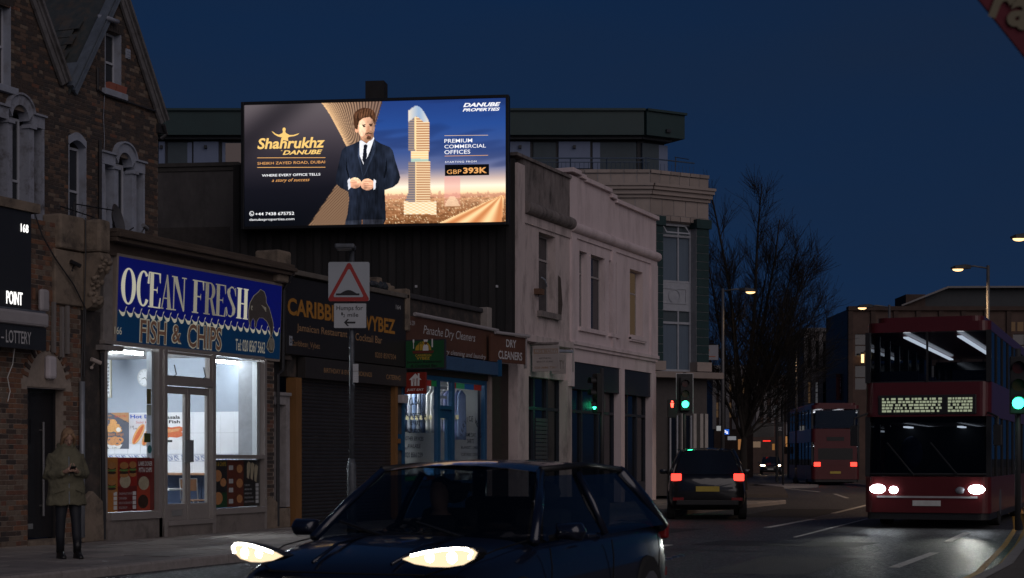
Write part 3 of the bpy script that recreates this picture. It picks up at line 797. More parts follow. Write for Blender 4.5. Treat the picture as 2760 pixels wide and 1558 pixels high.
SILV = M('sign_outline', (.6, .58, .45), .5, bump=0); _b = SILV.node_tree.nodes['Principled BSDF']; _b.inputs['Emission Color'].default_value = (.9, .85, .65, 1); _b.inputs['Emission Strength'].default_value = .10
BLK = M('print_black', (.01, .01, .012), .5, bump=0)
FSF = FRAME((XS + .21, 0, 0), (0, 1, 0))
fs = T('fish_shop', 'lit fish and chip shop front with brown metal frames', 'shop', (XS, 25.2, .12))
SU0, SU1 = 22.50, 27.40
m = MB(FSF)    # frames
m.box(22.50, 22.56, .46, 3.22, -.20, -.10)
m.box(23.93, 24.03, .12, 3.24, -.22, -.06); m.box(24.07, 24.15, .12, 3.24, -.22, -.04); m.box(25.56, 25.66, .12, 3.24, -.22, -.05)
m.box(27.32, 27.40, .12, 3.24, -.22, -.05)
m.box(22.56, 23.93, .44, .56, -.22, -.02); m.box(25.66, 27.32, .44, .54, -.22, -.02); m.box(25.66, 27.32, 1.42, 1.49, -.21, -.05)
m.box(24.15, 25.56, 2.66, 2.76, -.22, -.05); m.box(24.15, 25.56, .30, .38, -.24, -.02)
m.box(22.50, 27.40, 3.24, 3.30, -.24, -.10)
m.obj('shopfront_frame', ALU, fs, bev=.004)
MB(FSF).box(23.86, 23.925, .58, 3.20, -.26, -.16).obj('inner_jamb', ALUL, fs); MB(FSF).box(27.22, 27.315, .56, 3.2, -.26, -.16).obj('inner_jamb', ALUL, fs); MB(FSF).box(27.395, 27.41, .5, 3.24, -.66, -.2).obj('inner_lining', M('lining_grey', (.22, .23, .25), .7, bump=0), fs)
for a, b, c1, c2 in ((22.50, 24.05, .10, .44), (24.07, 25.62, .10, .30), (25.66, 27.40, .10, .44)):
    MB(FSF).box(a, b, c1, c2, -.16, -.06).obj('stall_riser', M('riser_panel', (.19, .165, .15), .8, var=.2, scale=3, stain=(.05, .045, .04), sscale=2.2, samt=.8), fs)
for a, b, c1, c2, w in ((22.56, 23.93, .56, 3.22, -.14), (25.66, 27.32, 1.49, 3.22, -.14), (25.66, 27.32, .54, 1.42, -.14), (24.20, 25.50, 2.82, 3.18, -.13)):
    MB(FSF).box(a, b, c1, c2, w - .006, w).obj('window_pane', SG, fs)
tr = MB(FSF); tr.box(24.15, 24.20, 2.76, 3.22, -.16, -.08); tr.box(25.50, 25.56, 2.76, 3.22, -.16, -.08); tr.box(24.2, 25.5, 2.76, 2.82, -.16, -.08); tr.box(24.2, 25.5, 3.18, 3.22, -.16, -.08)
to = tr.obj('transom_light', ALU, fs)
for u in (24.38, 25.28): MB(FSF).tube([(u, 2.80, -.08), (u + .01, 2.84, -.03), (u - .02, 3.0, -.05)], .012, 5).obj('stay', IRON, to)
for a, b in ((24.17, 24.85), (24.87, 25.54)):
    dd = MB(FSF); dd.box(a, a + .07, .38, 2.64, -.17, -.11); dd.box(b - .07, b, .38, 2.64, -.17, -.11); dd.box(a + .07, b - .07, .38, .66, -.17, -.11); dd.box(a + .07, b - .07, 2.52, 2.64, -.17, -.11)
    do = dd.obj('door', ALU, fs, bev=.004)
    MB(FSF).box(a + .07, b - .07, .66, 2.52, -.145, -.139).obj('pane', SG, do)
    h = MB(FSF); hu = (b - .05) if a < 24.5 else (a + .06); h.box(hu - .075, hu + .06, 1.36, 1.74, -.09, -.075); h.box(hu - .02, hu + .02, 1.45, 1.65, -.11, -.09); h.obj('push_plate', STEEL, do)
    if a < 24.5: MB(FSF).box(24.36, 24.66, .46, .56, -.11, -.095).obj('letter_plate', STEEL, do)
# fascia: brown timber head, leaning light box sign, cornice
MB(FS).box(22.55, 28.15, 4.66, 4.86, -.3, .10).obj('head_board', TIMB, fs)
m = MB(FS); m.box(22.55, 28.2, 4.86, 4.93, -.3, .30); m.box(22.55, 28.2, 4.93, 5.00, -.3, .36); m.box(22.55, 28.2, 5.0, 5.07, -.3, .30); m.obj('cornice', TIMB, fs, bev=.015)
MB(FS).box(27.72, 28.2, 4.72, 5.32, -.3, .22).obj('cornice_block', STONE, fs, bev=.04)
MB(FS).box(22.57, 22.82, 3.22, 4.72, -.15, .03).obj('side_board', M('grey_timber', (.22, .20, .19), .8, var=.2, scale=4, stain=(.07, .06, .055), sscale=5), fs, bev=.01)
MB(FS).box(22.40, 22.95, 3.14, 3.22, -.2, .14).obj('corner_ledge', M('grey_timber', (.22, .20, .19)), fs)
sg = T('fascia_sign', 'blue OCEAN FRESH fish and chips fascia sign with a leaping fish', 'sign', (XS, 25.4, 3.3))
FSG = FRAME((XS + .075, 0, 3.29), (0, 1, 0), (.05, 0, 1.37))     # leans out at the top
def G(x, y):
    u, v = on_f(FSG, x, y); return u, v
SB, ST, UL, UR = 0.0, 1.37, 22.86, 28.0
def wave(u): return .52 - .0 * u
lit_cream0 = M('wave_cream', (.62, .60, .46), .5, bump=0); _b = lit_cream0.node_tree.nodes['Principled BSDF']; _b.inputs['Emission Color'].default_value = (.95, .9, .7, 1); _b.inputs['Emission Strength'].default_value = .2
bx = MB(FSG); bx.box(UL - .04, UR + .04, SB - .05, ST + .05, -.2, -.012); bx.obj('sign_box', M('sign_edge', (.26, .22, .19), .6, var=.15), sg, bev=.01)
MB(FSG).box(UL, UR, .50, ST, -.012, 0).obj('upper_panel', BLUE1, sg)
MB(FSG).box(UL, UR, SB, .497, -.012, 0).obj('lower_panel', BLUE2, sg)
m = MB(FSG)   # breaking wave line
n = 24
for k in range(n):
    a = UL + .02 + k * (UR - .06 - UL) / n; w = (UR - .06 - UL) / n; y0 = .47
    lo, hi = [], []
    for q in range(9):
        t = q / 8; yy = y0 - .06 * math.sin(math.pi * t) + (.05 * t ** 3 + .06 * (t > .85) + .04 * (1 - t) ** 3)
        lo.append((a + w * t, yy)); hi.append((a + w * t, yy + .015 + .05 * math.sin(math.pi * t)))
    for q in range(8): m.add([(lo[q][0], lo[q][1], .004), (lo[q + 1][0], lo[q + 1][1], .004), (hi[q + 1][0], hi[q + 1][1], .004), (hi[q][0], hi[q][1], .004)], [(0, 1, 2, 3)])
m.obj('wave_line', lit_cream0, sg)
m = MB(FSG); m.sheet([(UL, .488), (UR, .488), (UR, .50), (UL, .50)], .0025); m.obj('wave_shade', BLUE2, sg)
# serif capitals: a light box with uneven tubes behind the translucent letters
LITC = {}
def lit_print(nm, col, ec, st):
    m = M(nm, col, .5, var=.2, scale=1.2, bump=0); b = m.node_tree.nodes['Principled BSDF']; b.inputs['Emission Color'].default_value = (*ec, 1); b.inputs['Emission Strength'].default_value = st
    return m
def serif_caps(mb, ch, x, y, w, h, z):
    P = lambda pts: mb.sheet([(x + a * w, y + b * h) for a, b in pts], z)
    B = lambda a, b, c, d: P([(a, c), (b, c), (b, d), (a, d)])
    if ch in 'OC':
        a0, a1 = (0, 360) if ch == 'O' else (48, 322)
        vs, n = [], 36
        for i in range(n + 1):
            t = rad(a0 + (a1 - a0) * i / n)
            vs += [(x + w * (.5 + .5 * math.cos(t)), y + h * (.5 + .5 * math.sin(t)), z), (x + w * (.5 + .24 * math.cos(t)), y + h * (.5 + .455 * math.sin(t)), z)]
        mb.add(vs, [(2 * i, 2 * i + 2, 2 * i + 3, 2 * i + 1) for i in range(n)])
        if ch == 'C': P([(.80, .66), (.95, .66), (.95, .97), (.88, .97), (.84, .85)])
    elif ch in 'EF':
        B(.12, .42, .035, .965); B(0, .55, 0, .035); B(0, 1.0, .965, 1.0); P([(.86, .965), (1.0, .965), (1.0, .72), (.94, .72)])
        B(.42, .75, .49, .53); P([(.68, .53), (.75, .62), (.75, .40), (.68, .49)])
        if ch == 'E': B(.55, 1, 0, .035); P([(.86, .035), (1.0, .035), (1.04, .30), (.97, .30)])
    elif ch == 'A':
        P([(.10, .035), (.18, .035), (.52, .86), (.50, 1)]); P([(.60, .035), (.90, .035), (.58, 1.0), (.48, 1.0)]); B(.26, .66, .30, .335); B(0, .28, 0, .035); B(.52, 1, 0, .035)
    elif ch == 'N':
        B(.12, .19, .035, .965); B(.81, .88, .035, .965); P([(.10, .965), (.38, .965), (.88, 0), (.80, 0)]); B(0, .32, 0, .035); B(.68, 1, .965, 1); B(0, .38, .965, 1)
    elif ch == 'R':
        B(.12, .40, .035, .965); B(0, .52, 0, .035); B(0, .55, .965, 1)
        vs, n = [], 16
        for i in range(n + 1):
            t = rad(90 - 180 * i / n); vs += [(x + w * (.5 + .42 * math.cos(t)), y + h * (.74 + .26 * math.sin(t)), z), (x + w * (.5 + .16 * math.cos(t)), y + h * (.74 + .225 * math.sin(t)), z)]
        mb.add(vs, [(2 * i, 2 * i + 2, 2 * i + 3, 2 * i + 1) for i in range(n)])
        B(.40, .5, .48, .515); P([(.50, .50), (.68, .52), (1.0, .0), (.74, 0)])
    elif ch == 'S':
        pts = [(.92, .74, .02), (.86, .88, .05), (.68, .965, .04), (.5, .975, .05), (.28, .90, .12), (.22, .78, .15), (.34, .64, .16), (.6, .46, .17), (.78, .33, .16), (.80, .20, .14), (.7, .09, .1), (.5, .03, .04), (.28, .05, .04), (.14, .14, .05), (.08, .30, .02)]
        for (a, b, c), (d, e, f) in zip(pts, pts[1:]): P([(a - c, b + .015), (d - f, e + .015), (d + f, e - .015), (a + c, b - .015)]) if abs(b - e) > abs(a - d) * .5 else P([(a, b - .02 - c * .1), (d, e - .02 - f * .1), (d, e + .02 + f * .1), (a, b + .02 + c * .1)])
        P([(.88, .97), (.95, .97), (.97, .70), (.92, .70)]); P([(.05, .03), (.12, .03), (.08, .32), (.03, .32)])
    elif ch == 'H':
        for o in (0, .56): B(.08 + o, .36 + o, .035, .965); B(o, .44 + o, 0, .035); B(o, .44 + o, .965, 1)
        B(.36, .64, .48, .52)
caps = [('O', 324, 364), ('C', 366, 402), ('E', 398, 430), ('A', 430, 463), ('N', 460, 500), ('F', 516, 547), ('R', 547, 580), ('E', 578, 606), ('S', 607, 634), ('H', 636, 667)]
for (ch, x0, x1), glow in zip(caps, (.34, .34, .28, .10, .13, .15, .06, .08, .12, .36)):
    yt = 718 + (x0 - 324) * (775 - 718) / (640 - 324); yb = 818 + (x0 - 324) * (858 - 818) / (640 - 324)
    ua, vb = G(x0, yb); ub, _ = G(x1, yb); _, vt = G(x0, yt)
    m = MB(FSG); serif_caps(m, ch, ua, vb, ub - ua, vt - vb, .008); m.obj('letter', LITC[int(glow * 100)] if int(glow * 100) in LITC else LITC.setdefault(int(glow * 100), lit_print('lit_cream_%d' % int(glow * 100), (.62, .60, .46), (.95, .92, .70), glow)), sg)
u0, v0 = G(377, 920); u1, v1 = G(448, 868)
text('FISH', FSG, u0 + .0, v0 - .01, u1, v1 - .01, .006, COPPER, sg, offset=.012); 
u0, v0 = G(463, 922); u1, v1 = G(488, 878); text('&', FSG, u0, v0, u1, v1, .006, COPPER, sg, offset=.012)
u0, v0 = G(505, 935); u1, v1 = G(597, 884); text('CHIPS', FSG, u0, v0 - .0, u1, v1, .006, COPPER, sg, offset=.012)
for w_, x0, x1, y0, y1 in (('FISH', 377, 448, 920, 868), ('&', 463, 488, 922, 878), ('CHIPS', 505, 597, 935, 884)):
    u0, v0 = G(x0, y0); u1, v1 = G(x1, y1); text(w_, FSG, u0 - .022, v0 - .022, u1 + .022, v1 + .014, .0035, SILV, sg, offset=.045, name='letter_outline')
u0, v0 = G(308, 900); u1, v1 = G(328, 882); text('166', FSG, u0, v0, u1, v1, .005, SILV, sg)
u0, v0 = G(634, 940); u1, v1 = G(714, 928); text('Tel: 020 8567 5662', FSG, u0, v0 - .03, u1, v1 + .04, .005, SILV, sg, offset=.01)
# the leaping fish, drawn flat on the sign
fishp = [(669, 865), (668, 838), (672, 815), (682, 797), (695, 786), (701, 779), (712, 786), (717, 802), (717, 815), (725, 830), (731, 850), (736, 872), (736, 890), (732, 905), (738, 918), (739, 935), (735, 950), (727, 951), (722, 946), (717, 936), (720, 922), (727, 906), (725, 885), (718, 868), (708, 858), (698, 857), (692, 866), (690, 882), (684, 880), (685, 866), (681, 858), (676, 868), (676, 882), (671, 876)]
m = MB(FSG); m.sheet([G(*p) for p in fishp], .009); m.obj('fish_outline', CREAM, sg)
def inset(pts, d):
    cx, cy = sum(p[0] for p in pts) / len(pts), sum(p[1] for p in pts) / len(pts); o = []
    n = len(pts); A = sum(pts[i][0] * pts[(i + 1) % n][1] - pts[(i + 1) % n][0] * pts[i][1] for i in range(n)); sgn = 1 if A > 0 else -1
    for i in range(n):
        a, b, c = Vector(pts[i - 1]), Vector(pts[i]), Vector(pts[(i + 1) % n]); t = (c - a).normalized(); o.append((b.x - t.y * d * sgn, b.y + t.x * d * sgn))
    return o
m = MB(FSG); m.sheet([G(*p) for p in inset(fishp, 1.7)], .0125); m.obj('fish_body', M('fish_brown', (.10, .085, .075), .5, bump=0), sg)
m = MB(FSG); e = G(677, 830); m.disc(e, .035, .0155, 14, 1.3); e = G(716, 832); 
for q in range(4): m.sheet([G(703 + q * 2.2, 822 + q * 3), G(716, 830 + q * 3), G(715, 832 + q * 3), G(703 + q * 2.2, 824 + q * 3)], .0155)
for q in range(4): m.sheet([G(721 + q * 4, 944), G(726 + q * 2.5, 912), G(727.2 + q * 2.5, 912), G(722.5 + q * 4, 944)], .0155)
m.obj('fish_marks', CREAM, sg)
m = MB(FSG); e = G(677.5, 831); m.disc(e, .016, .019, 12, 1.3); m.obj('fish_eye', BLK, sg)
# ---- interior
IN_Y = 27.86
FI = FRAME((0, IN_Y, 0), (1, 0, 0))
def I(x, y):
    p = on_y(x, y, IN_Y); return p.x, p.z
GREYW = M('grey_wall_paint', (.30, .34, .40), .8, var=.05, bump=.02)
TILE = M('white_tile', (.66, .68, .72), .25, var=.04, bump=.0)
GROUT = M('grout', (.28, .29, .31), .9)
BACKX = -22.3
m = MB(); m.box(BACKX, -16.45, IN_Y, IN_Y + .12, .1, 3.45); m.box(BACKX, -16.45, 22.30, 22.42, .1, 3.45); m.box(BACKX - .1, BACKX, 22.42, IN_Y, .1, 3.45); m.obj('interior_wall', GREYW, fs)
m = MB(); m.box(BACKX, -16.45, 22.42, IN_Y, 3.35, 3.45); m.obj('ceiling', M('ceiling_white', (.6, .6, .6), .9, bump=0), fs)
m = MB(); m.box(BACKX, -16.45, 22.42, IN_Y, .1, .2); m.obj('floor', M('floor_tile_grey', (.16, .16, .17), .4), fs)
TOPZ = I(600, 1110)[1]
m = MB(FI); m.box(BACKX, -16.5, .2, TOPZ, .0, .006); m.obj('tile_bed', GROUT, fs)
tw, th = .30, .40; nr = 0
z = TOPZ
for hgt in (th, th, .145, th, th, th):
    x = -16.52
    if z - hgt < .15: break
    while x > -21.6:
        if hgt > .2: MB(FI).box(x - tw + .004, x, z - hgt + .004, z, .004, .014).obj('tile', TILE, fs)
        else:
            b = MB(FI).box(x - tw + .004, x, z - hgt + .004, z, .004, .014).obj('border_tile', TILE, fs)
            mm = MB(FI)
            for q in range(2):
                cx_ = x - tw * (.28 + .45 * q)
                mm.ring((cx_, z - .075), .052, .036, .016, 20 + 150 * q, 290 + 150 * q, 14)
                mm.sheet([(cx_ - .07, z - .03), (cx_ + .05, z - .115), (cx_ + .065, z - .10), (cx_ - .05, z - .02)], .016)
            mm.sheet([(x - tw + .01, z - .014), (x - .006, z - .014), (x - .006, z - .008), (x - tw + .01, z - .008)], .016); mm.sheet([(x - tw + .01, z - .136), (x - .006, z - .136), (x - .006, z - .130), (x - tw + .01, z - .130)], .016)
            mm.obj('pattern', M('tile_blue_print', (.14, .18, .32), .4, bump=0), b)
        x -= tw
    z -= hgt
TUBE = EM('fluorescent_tube', (.84, .93, 1.0), 100)
for x0, y0, x1, y1, lab in ((283, 934, 382, 947, 'long fluorescent batten lit at the left of the fish shop window'), (578, 964, 660, 975, 'shorter fluorescent batten lit in the right fish shop window')):
    A, B = on_x(x0, y0, XS - .55), on_x(x1, y1, XS - .55)
    zc = (A.z + B.z) / 2 - .05
    t = T('fluorescent_light', lab, 'ceiling light', (XS - .55, (A.y + B.y) / 2, zc))
    m = MB(); m.tube([(XS - .55, A.y, zc), (XS - .55, B.y, zc)], .024, 10); m.obj('tube', TUBE, t, smooth=True)
    m = MB(); m.box(XS - .59, XS - .51, A.y - .06, B.y + .04, zc + .028, zc + .07); m.box(XS - .58, XS - .52, A.y - .05, A.y - .005, zc - .03, zc + .028); m.box(XS - .58, XS - .52, B.y + .005, B.y + .03, zc - .03, zc + .028); m.obj('batten', M('ceiling_white', (.6, .6, .6)), t)
    m = MB(); m.tube([(XS - .55, (A.y + B.y) / 2, zc + .07), (XS - .55, (A.y + B.y) / 2, 3.35)], .008, 5); m.obj('hanger', STEEL, t)
t = T('fluorescent_light', 'fluorescent batten lighting the back of the fish shop', 'ceiling light', (-19.6, 25, 3.3))
m = MB(); m.tube([(-19.6, 23.6, 3.26), (-19.6, 26.6, 3.26)], .024, 10); m.obj('tube', EM('inner_tube', (.90, .95, 1.0), 440), t, smooth=True); m = MB(); m.box(-19.64, -19.56, 23.5, 26.7, 3.29, 3.34); m.obj('batten', M('ceiling_white', (.6, .6, .6)), t)
# wall clock
cx_, cz = I(393, 1018)
ck = T('wall_clock', 'round white wall clock above the food posters', 'clock', (cx_, IN_Y - .02, cz))
m = MB(FI); m.ring((cx_, cz), .172, .15, .03, n=36); m.obj('rim', M('clock_rim', (.5, .5, .5), .4, bump=0), ck)
m = MB(FI); m.disc((cx_, cz), .152, .022, 32); m.obj('dial', M('clock_dial', (.66, .68, .70), .5, var=.02, bump=0), ck)
m = MB(FI)
for k in range(12):
    a = 2 * math.pi * k / 12; m.sheet([(cx_ + math.cos(a + d) * r, cz + math.sin(a + d) * r) for d, r in ((-.03, .12), (.03, .12), (.03, .14), (-.03, .14))], .026)
m.obj('hour_marks', BLK, ck)
m = MB(FI)
for a, L, w in ((rad(200), .09, .008), (rad(305), .12, .006)):
    d, q = Vector((math.cos(a), math.sin(a))), Vector((-math.sin(a), math.cos(a))) * w; c0 = Vector((cx_, cz)); m.sheet([tuple(c0 + q), tuple(c0 - q), tuple(c0 + d * L - q * .3), tuple(c0 + d * L + q * .3)], .029)
m.obj('hand', BLK, ck)
# menu board
a0, b0 = I(262, 1070); a1, b1 = I(299, 968)
mb_ = T('menu_board', 'white price list board framed on the fish shop wall', 'menu board', (a0, IN_Y, b0))
PAPER = M('paper_print', (.66, .68, .72), .7, var=.02, bump=0)
MB(FI).box(a0 - .3, a1, b0, b1, .01, .03).obj('board', PAPER, mb_)
m = MB(FI); m.box(a1, a1 + .03, b0 - .02, b1 + .02, .01, .045); m.box(a0 - .3, a1, b0 - .02, b0, .01, .045); m.box(a0 - .3, a1, b1, b1 + .02, .01, .045); m.obj('frame', M('frame_cream', (.5, .48, .4), .5), mb_)
for k, tx in enumerate(('2.99', '2.99', '1.50', '1.50', '.80', '.80', '.80', '2.99', '.50')):
    zz = b1 - .10 - k * (b1 - b0 - .1) / 9.2
    text(tx, FI, a1 - .11, zz - .02, a1 - .02, zz + .022, .0325, BLK, mb_, offset=.02); MB(FI).sheet([(a1 - .24, zz - .02), (a1 - .13, zz - .02), (a1 - .13, zz - .003), (a1 - .24, zz - .003)], .0325).obj('print', BLK, mb_)
# posters on the side wall
def poster(lab, x0, y0, x1, y1, col, w=.018):
    a0, b0 = I(x0, y1); a1, b1 = I(x1, y0)
    o = T('poster', lab, 'poster', (a0, IN_Y - w, b0))
    MB(FI).box(a0, a1, b0, b1, w, w + .004).obj('sheet', col, o)
    return o, (lambda fx, fy: (a0 + (a1 - a0) * fx, b1 - (b1 - b0) * fy))
FOODM = [M('food_crust', (.48, .22, .09), .6, var=.3, scale=30, bump=.2), M('food_golden', (.55, .28, .10), .6, var=.3, scale=30, bump=.2), M('food_sauce', (.45, .10, .03), .6, var=.3, scale=30)]
WHP = M('print_white', (.62, .62, .62), .6, var=.03, bump=0); ORP = M('print_orange', (.55, .20, .04), .6, bump=0); BLP = M('print_blue', (.02, .07, .32), .6, bump=0); RDP = M('print_red', (.4, .03, .03), .6, bump=0)
po, P = poster('dark chicken tender and onion rings poster on the tiled wall', 272, 1112, 349, 1210, M('poster_dark', (.08, .085, .11), .5, var=.2, scale=2, bump=0))
W_ = .0245
m = MB(FI); m.sheet([P(.35, .0), P(1, 0), P(1, .28)], .0233); m.obj('glow_print', M('print_tan', (.35, .19, .09), .6, bump=0), po)
m = MB(FI)
for q, (fx, fy, r) in enumerate([(.35, .48, .3), (.62, .49, .3), (.38, .41, .3), (.62, .42, .25), (.42, .34, .25), (.58, .35, .22), (.47, .27, .25), (.45, .22, .2)]):
    c0 = P(fx, fy); m.disc(c0, r * .34, W_ + q * .0006, 14, .42)
m.obj('tenders', FOODM[1], po)
m = MB(FI); c0 = P(.65, .47); m.disc(c0, .055, W_ + .007, 12, .8); m.obj('bite', WHP, po)
m = MB(FI)
for q, (fx, fy) in enumerate([(.34, .76), (.52, .74), (.68, .76), (.42, .82), (.6, .83), (.48, .78)]): m.ring(P(fx, fy), .095, .045, W_ + q * .0008, n=18, sy=.62)
m.obj('onion_rings', FOODM[0], po)
m = MB(FI); m.sheet([P(.22, .88), P(.78, .88), P(.68, .995), P(.32, .995)], W_); m.obj('paper_tray', WHP, po)
u, v = P(.2, .63); u1, v1 = P(.82, .55); text('Onion Rings', FI, u, v - .02, u1, v1, W_, ORP, po, shear=.2)
u, v = P(.02, .10); u1, v1 = P(.40, .045); text('Chicken', FI, u, v, u1, v1, W_, ORP, po); u, v = P(.06, .20); u1, v1 = P(.40, .15); text('Tender', FI, u, v, u1, v1, W_, ORP, po)
u, v = P(.5, .15); u1, v1 = P(.95, .06); text('Special Offers', FI, u, v, u1, v1, W_ + .001, RDP, po, shear=.3)
u, v = P(.8, .26); u1, v1 = P(.92, .22); text('3.99', FI, u, v, u1, v1, W_, BLK, po); u, v = P(.42, .98); u1, v1 = P(.58, .95); text('2.99', FI, u, v, u1, v1, W_ + .001, BLK, po)
po, P = poster('pale hot dog poster beside the window jamb', 350, 1114, 416, 1197, M('poster_pale', (.5, .48, .5), .5, var=.15, scale=2, bump=0))
u, v = P(.05, .2); u1, v1 = P(1.0, .04); text('Hot Dogs', FI, u, v, u1 + .14, v1, W_, BLP, po, offset=.03); u, v = P(.28, .33); u1, v1 = P(.98, .25); text('Sold Here', FI, u, v, u1 + .02, v1, W_, RDP, po)
u, v = P(.02, .48); u1, v1 = P(.2, .40); text('2.99', FI, u, v, u1, v1, W_, BLK, po); u, v = P(.16, .53); u1, v1 = P(.32, .47); text('4.99', FI, u, v, u1, v1, W_, BLK, po)
for q, (fx, fy) in enumerate([(.38, .68), (.78, .72)]):
    c0 = Vector(P(fx, fy)); d = Vector((.55, .83)).normalized(); n_ = Vector((-d.y, d.x))
    for L, wd, mt, zz, nm in ((.23, .088, FOODM[1], 0, 'bun'), (.21, .045, FOODM[2], .002, 'sausage')):
        mm = MB(FI); mm.sheet([tuple(c0 + d * L * math.cos(t) + n_ * wd * math.sin(t)) for t in [2 * math.pi * k / 20 for k in range(20)]], W_ + zz + q * .003); mm.obj(nm, mt, po)
po, P = poster('white masala fish poster behind the glass door', 424, 1112, 503, 1212, M('poster_white', (.62, .62, .64), .5, var=.03, bump=0))
u, v = P(.18, .17); u1, v1 = P(.80, .07); text('Masala', FI, u, v, u1, v1, W_, BLK, po, offset=.03); u, v = P(.42, .29); u1, v1 = P(.80, .20); text('Fish', FI, u, v, u1, v1, W_, BLK, po, offset=.03)
m = MB(FI); m.sheet([P(*q) for q in [(.05, .38), (.25, .36), (.5, .40), (.78, .37), (.96, .42), (.85, .52), (.95, .62), (.7, .68), (.45, .66), (.25, .72), (.10, .62), (.16, .5)]], W_); m.obj('fried_fish', FOODM[2], po)
m = MB(FI); m.sheet([P(*q) for q in [(.14, .42), (.5, .45), (.8, .42), (.75, .5), (.4, .54), (.2, .5)]], W_ + .002); m.obj('batter', FOODM[0], po)
m = MB(FI); a0, b0 = P(.34, .80); a1, b1 = P(.54, .74); m.box(a0, a1, b0, b1, W_, W_ + .001); m.obj('halal_label', BLK, po)
# thermostat keypad, switch, ledge, louvred panel, bar stool, table top
a0, b0 = I(664, 1104); a1, b1 = I(678, 1075)
k = T('keypad', 'cream alarm keypad by the right window jamb', 'keypad', (a0, IN_Y, b0)); MB(FI).box(a0, a1, b0, b1, .014, .05).obj('case', M('cream_plastic', (.5, .48, .40), .5, bump=0), k, bev=.005)
m = MB(FI)
for r in range(4):
    for c in range(4): m.box(a0 + .015 + c * (a1 - a0 - .03) / 4, a0 + .015 + (c + .6) * (a1 - a0 - .03) / 4, b0 + .02 + r * .035, b0 + .04 + r * .035, .05, .054)
m.obj('keys', BLK, k)
a0, b0 = I(662, 1181); a1, b1 = I(675, 1168); k = T('wall_switch', 'brushed metal wall switch on the white tiles', 'switch', (a0, IN_Y, b0)); MB(FI).box(a0, a1, b0, b1, .014, .03).obj('plate', STEEL, k); MB(FI).box(a0 + .02, a1 - .02, b0 + .02, b1 - .02, .03, .036).obj('rocker', WHP, k)
a0, b0 = I(668, 1025); a1, b1 = I(674, 985); k = T('door_closer', 'white metal bracket high beside the right window', 'bracket', (a0, IN_Y, b0)); m = MB(FI); m.box(a0, a0 + .05, b0, b1, .01, .06); m.box(a0, a1 + .06, b0, b0 + .04, .01, .10); m.obj('arm', WHP, k)
WOOD = M('counter_wood', (.25, .13, .07), .4, var=.25, scale=6); NAVY = M('navy_louvre', (.035, .055, .11), .5, var=.1)
a0, b0 = I(425, 1280); a1, _ = I(552, 1280)
t = T('wall_counter', 'narrow wooden counter ledge over navy louvred panels', 'counter', (a0, IN_Y, .2))
MB(FI).box(a0 - .6, a1 + .8, b0, b0 + .045, .0, .42).obj('top', WOOD, t, bev=.008)
x0 = I(452, 1280)[0]
MB(FI).box(x0, a1 + .8, .2, b0, .02, .06).obj('panel', NAVY, t)
for q in range(3):
    for r in range(16):
        MB(FI).box(x0 + .08 + q * .42, x0 + .38 + q * .42, b0 - .14 - r * .045, b0 - .115 - r * .045, .06, .078).obj('slat', NAVY, t)
def chair(lab, cxx, cyy, rot):
    t = T('cafe_chair', lab, 'chair', (cxx, cyy, .2), 'cafe chairs', local=True)
    t.rotation_euler = (0, 0, rot)
    m = MB()
    m.loft([[(-.2, -.2, .44), (.2, -.2, .44), (.2, .2, .45), (-.2, .2, .45)], [(-.21, -.21, .46), (.21, -.21, .46), (.21, .21, .47), (-.21, .21, .47)]]); m.obj('seat', WOOD, t, bev=.01)
    for sx in (-1, 1):
        for sy in (-1, 1): MB().tube([(sx * .18, sy * .18, .44), (sx * .22, sy * .22, 0)], .012, 6).obj('leg', STEEL, t)
    MB().tube([(-.19, .2, .45), (-.19, .24, .85), (.19, .24, .85), (.19, .2, .45)], .012, 6).obj('back_frame', STEEL, t)
    MB().box(-.18, .18, .225, .245, .62, .84).obj('backrest', WOOD, t, bev=.008)
    return t
p = on_y(528, 1322, 26.9); chair('wooden seated cafe chair seen through the right door leaf', p.x, 26.9, 1.2)
p = on_y(445, 1322, 26.6)
t = T('cafe_table', 'pale cafe table glinting behind the left door leaf', 'table', (p.x, 26.6, .2))
m = MB(); m.box(p.x - .35, p.x + .3, 26.3, 26.95, .84, .875); m.obj('tabletop', M('table_laminate', (.55, .56, .58), .2, bump=0), t, bev=.01); MB().tube([(p.x, 26.6, .84), (p.x, 26.6, .2)], .03, 8).obj('leg', STEEL, t); MB().box(p.x - .2, p.x + .2, 26.4, 26.8, .2, .22).obj('foot', STEEL, t)
# big food posters stuck inside the lower glass
def winposter(lab, u0, u1, v0, v1):
    o = T('window_poster', lab, 'poster', (XS - .16, u0, v0)); return o, -.152
o, w = winposter('red and orange burger menu poster across the bottom of the left window', 22.57, 23.92, .57, 1.44)
cols = [M('menu_amber', (.42, .16, .03), .4, var=.15, bump=0), M('menu_red', (.30, .02, .012), .4, var=.15, bump=0), M('menu_maroon', (.16, .015, .012), .4, bump=0), M('menu_scarlet', (.40, .05, .02), .4, bump=0)]
MB(FSF).box(22.57, 22.90, .57, 1.445, w - .004, w).obj('panel', cols[0], o); MB(FSF).box(22.90, 23.43, .57, .98, w - .004, w).obj('panel', cols[2], o); MB(FSF).box(22.90, 23.43, .98, 1.44, w - .004, w).obj('panel', cols[1], o); MB(FSF).box(23.43, 23.80, .57, .98, w - .004, w).obj('panel', cols[3], o); MB(FSF).box(23.43, 23.80, .98, 1.44, w - .004, w).obj('panel', cols[2], o); MB(FSF).box(23.80, 23.92, .57, 1.43, w - .004, w).obj('panel', cols[2], o)
BUN, MEAT, LEAF = M('burger_bun', (.40, .18, .06), .5, var=.2, scale=20), M('burger_meat', (.05, .025, .015), .5, var=.3, scale=20), M('burger_leaf', (.12, .22, .05), .5, var=.3, scale=20)
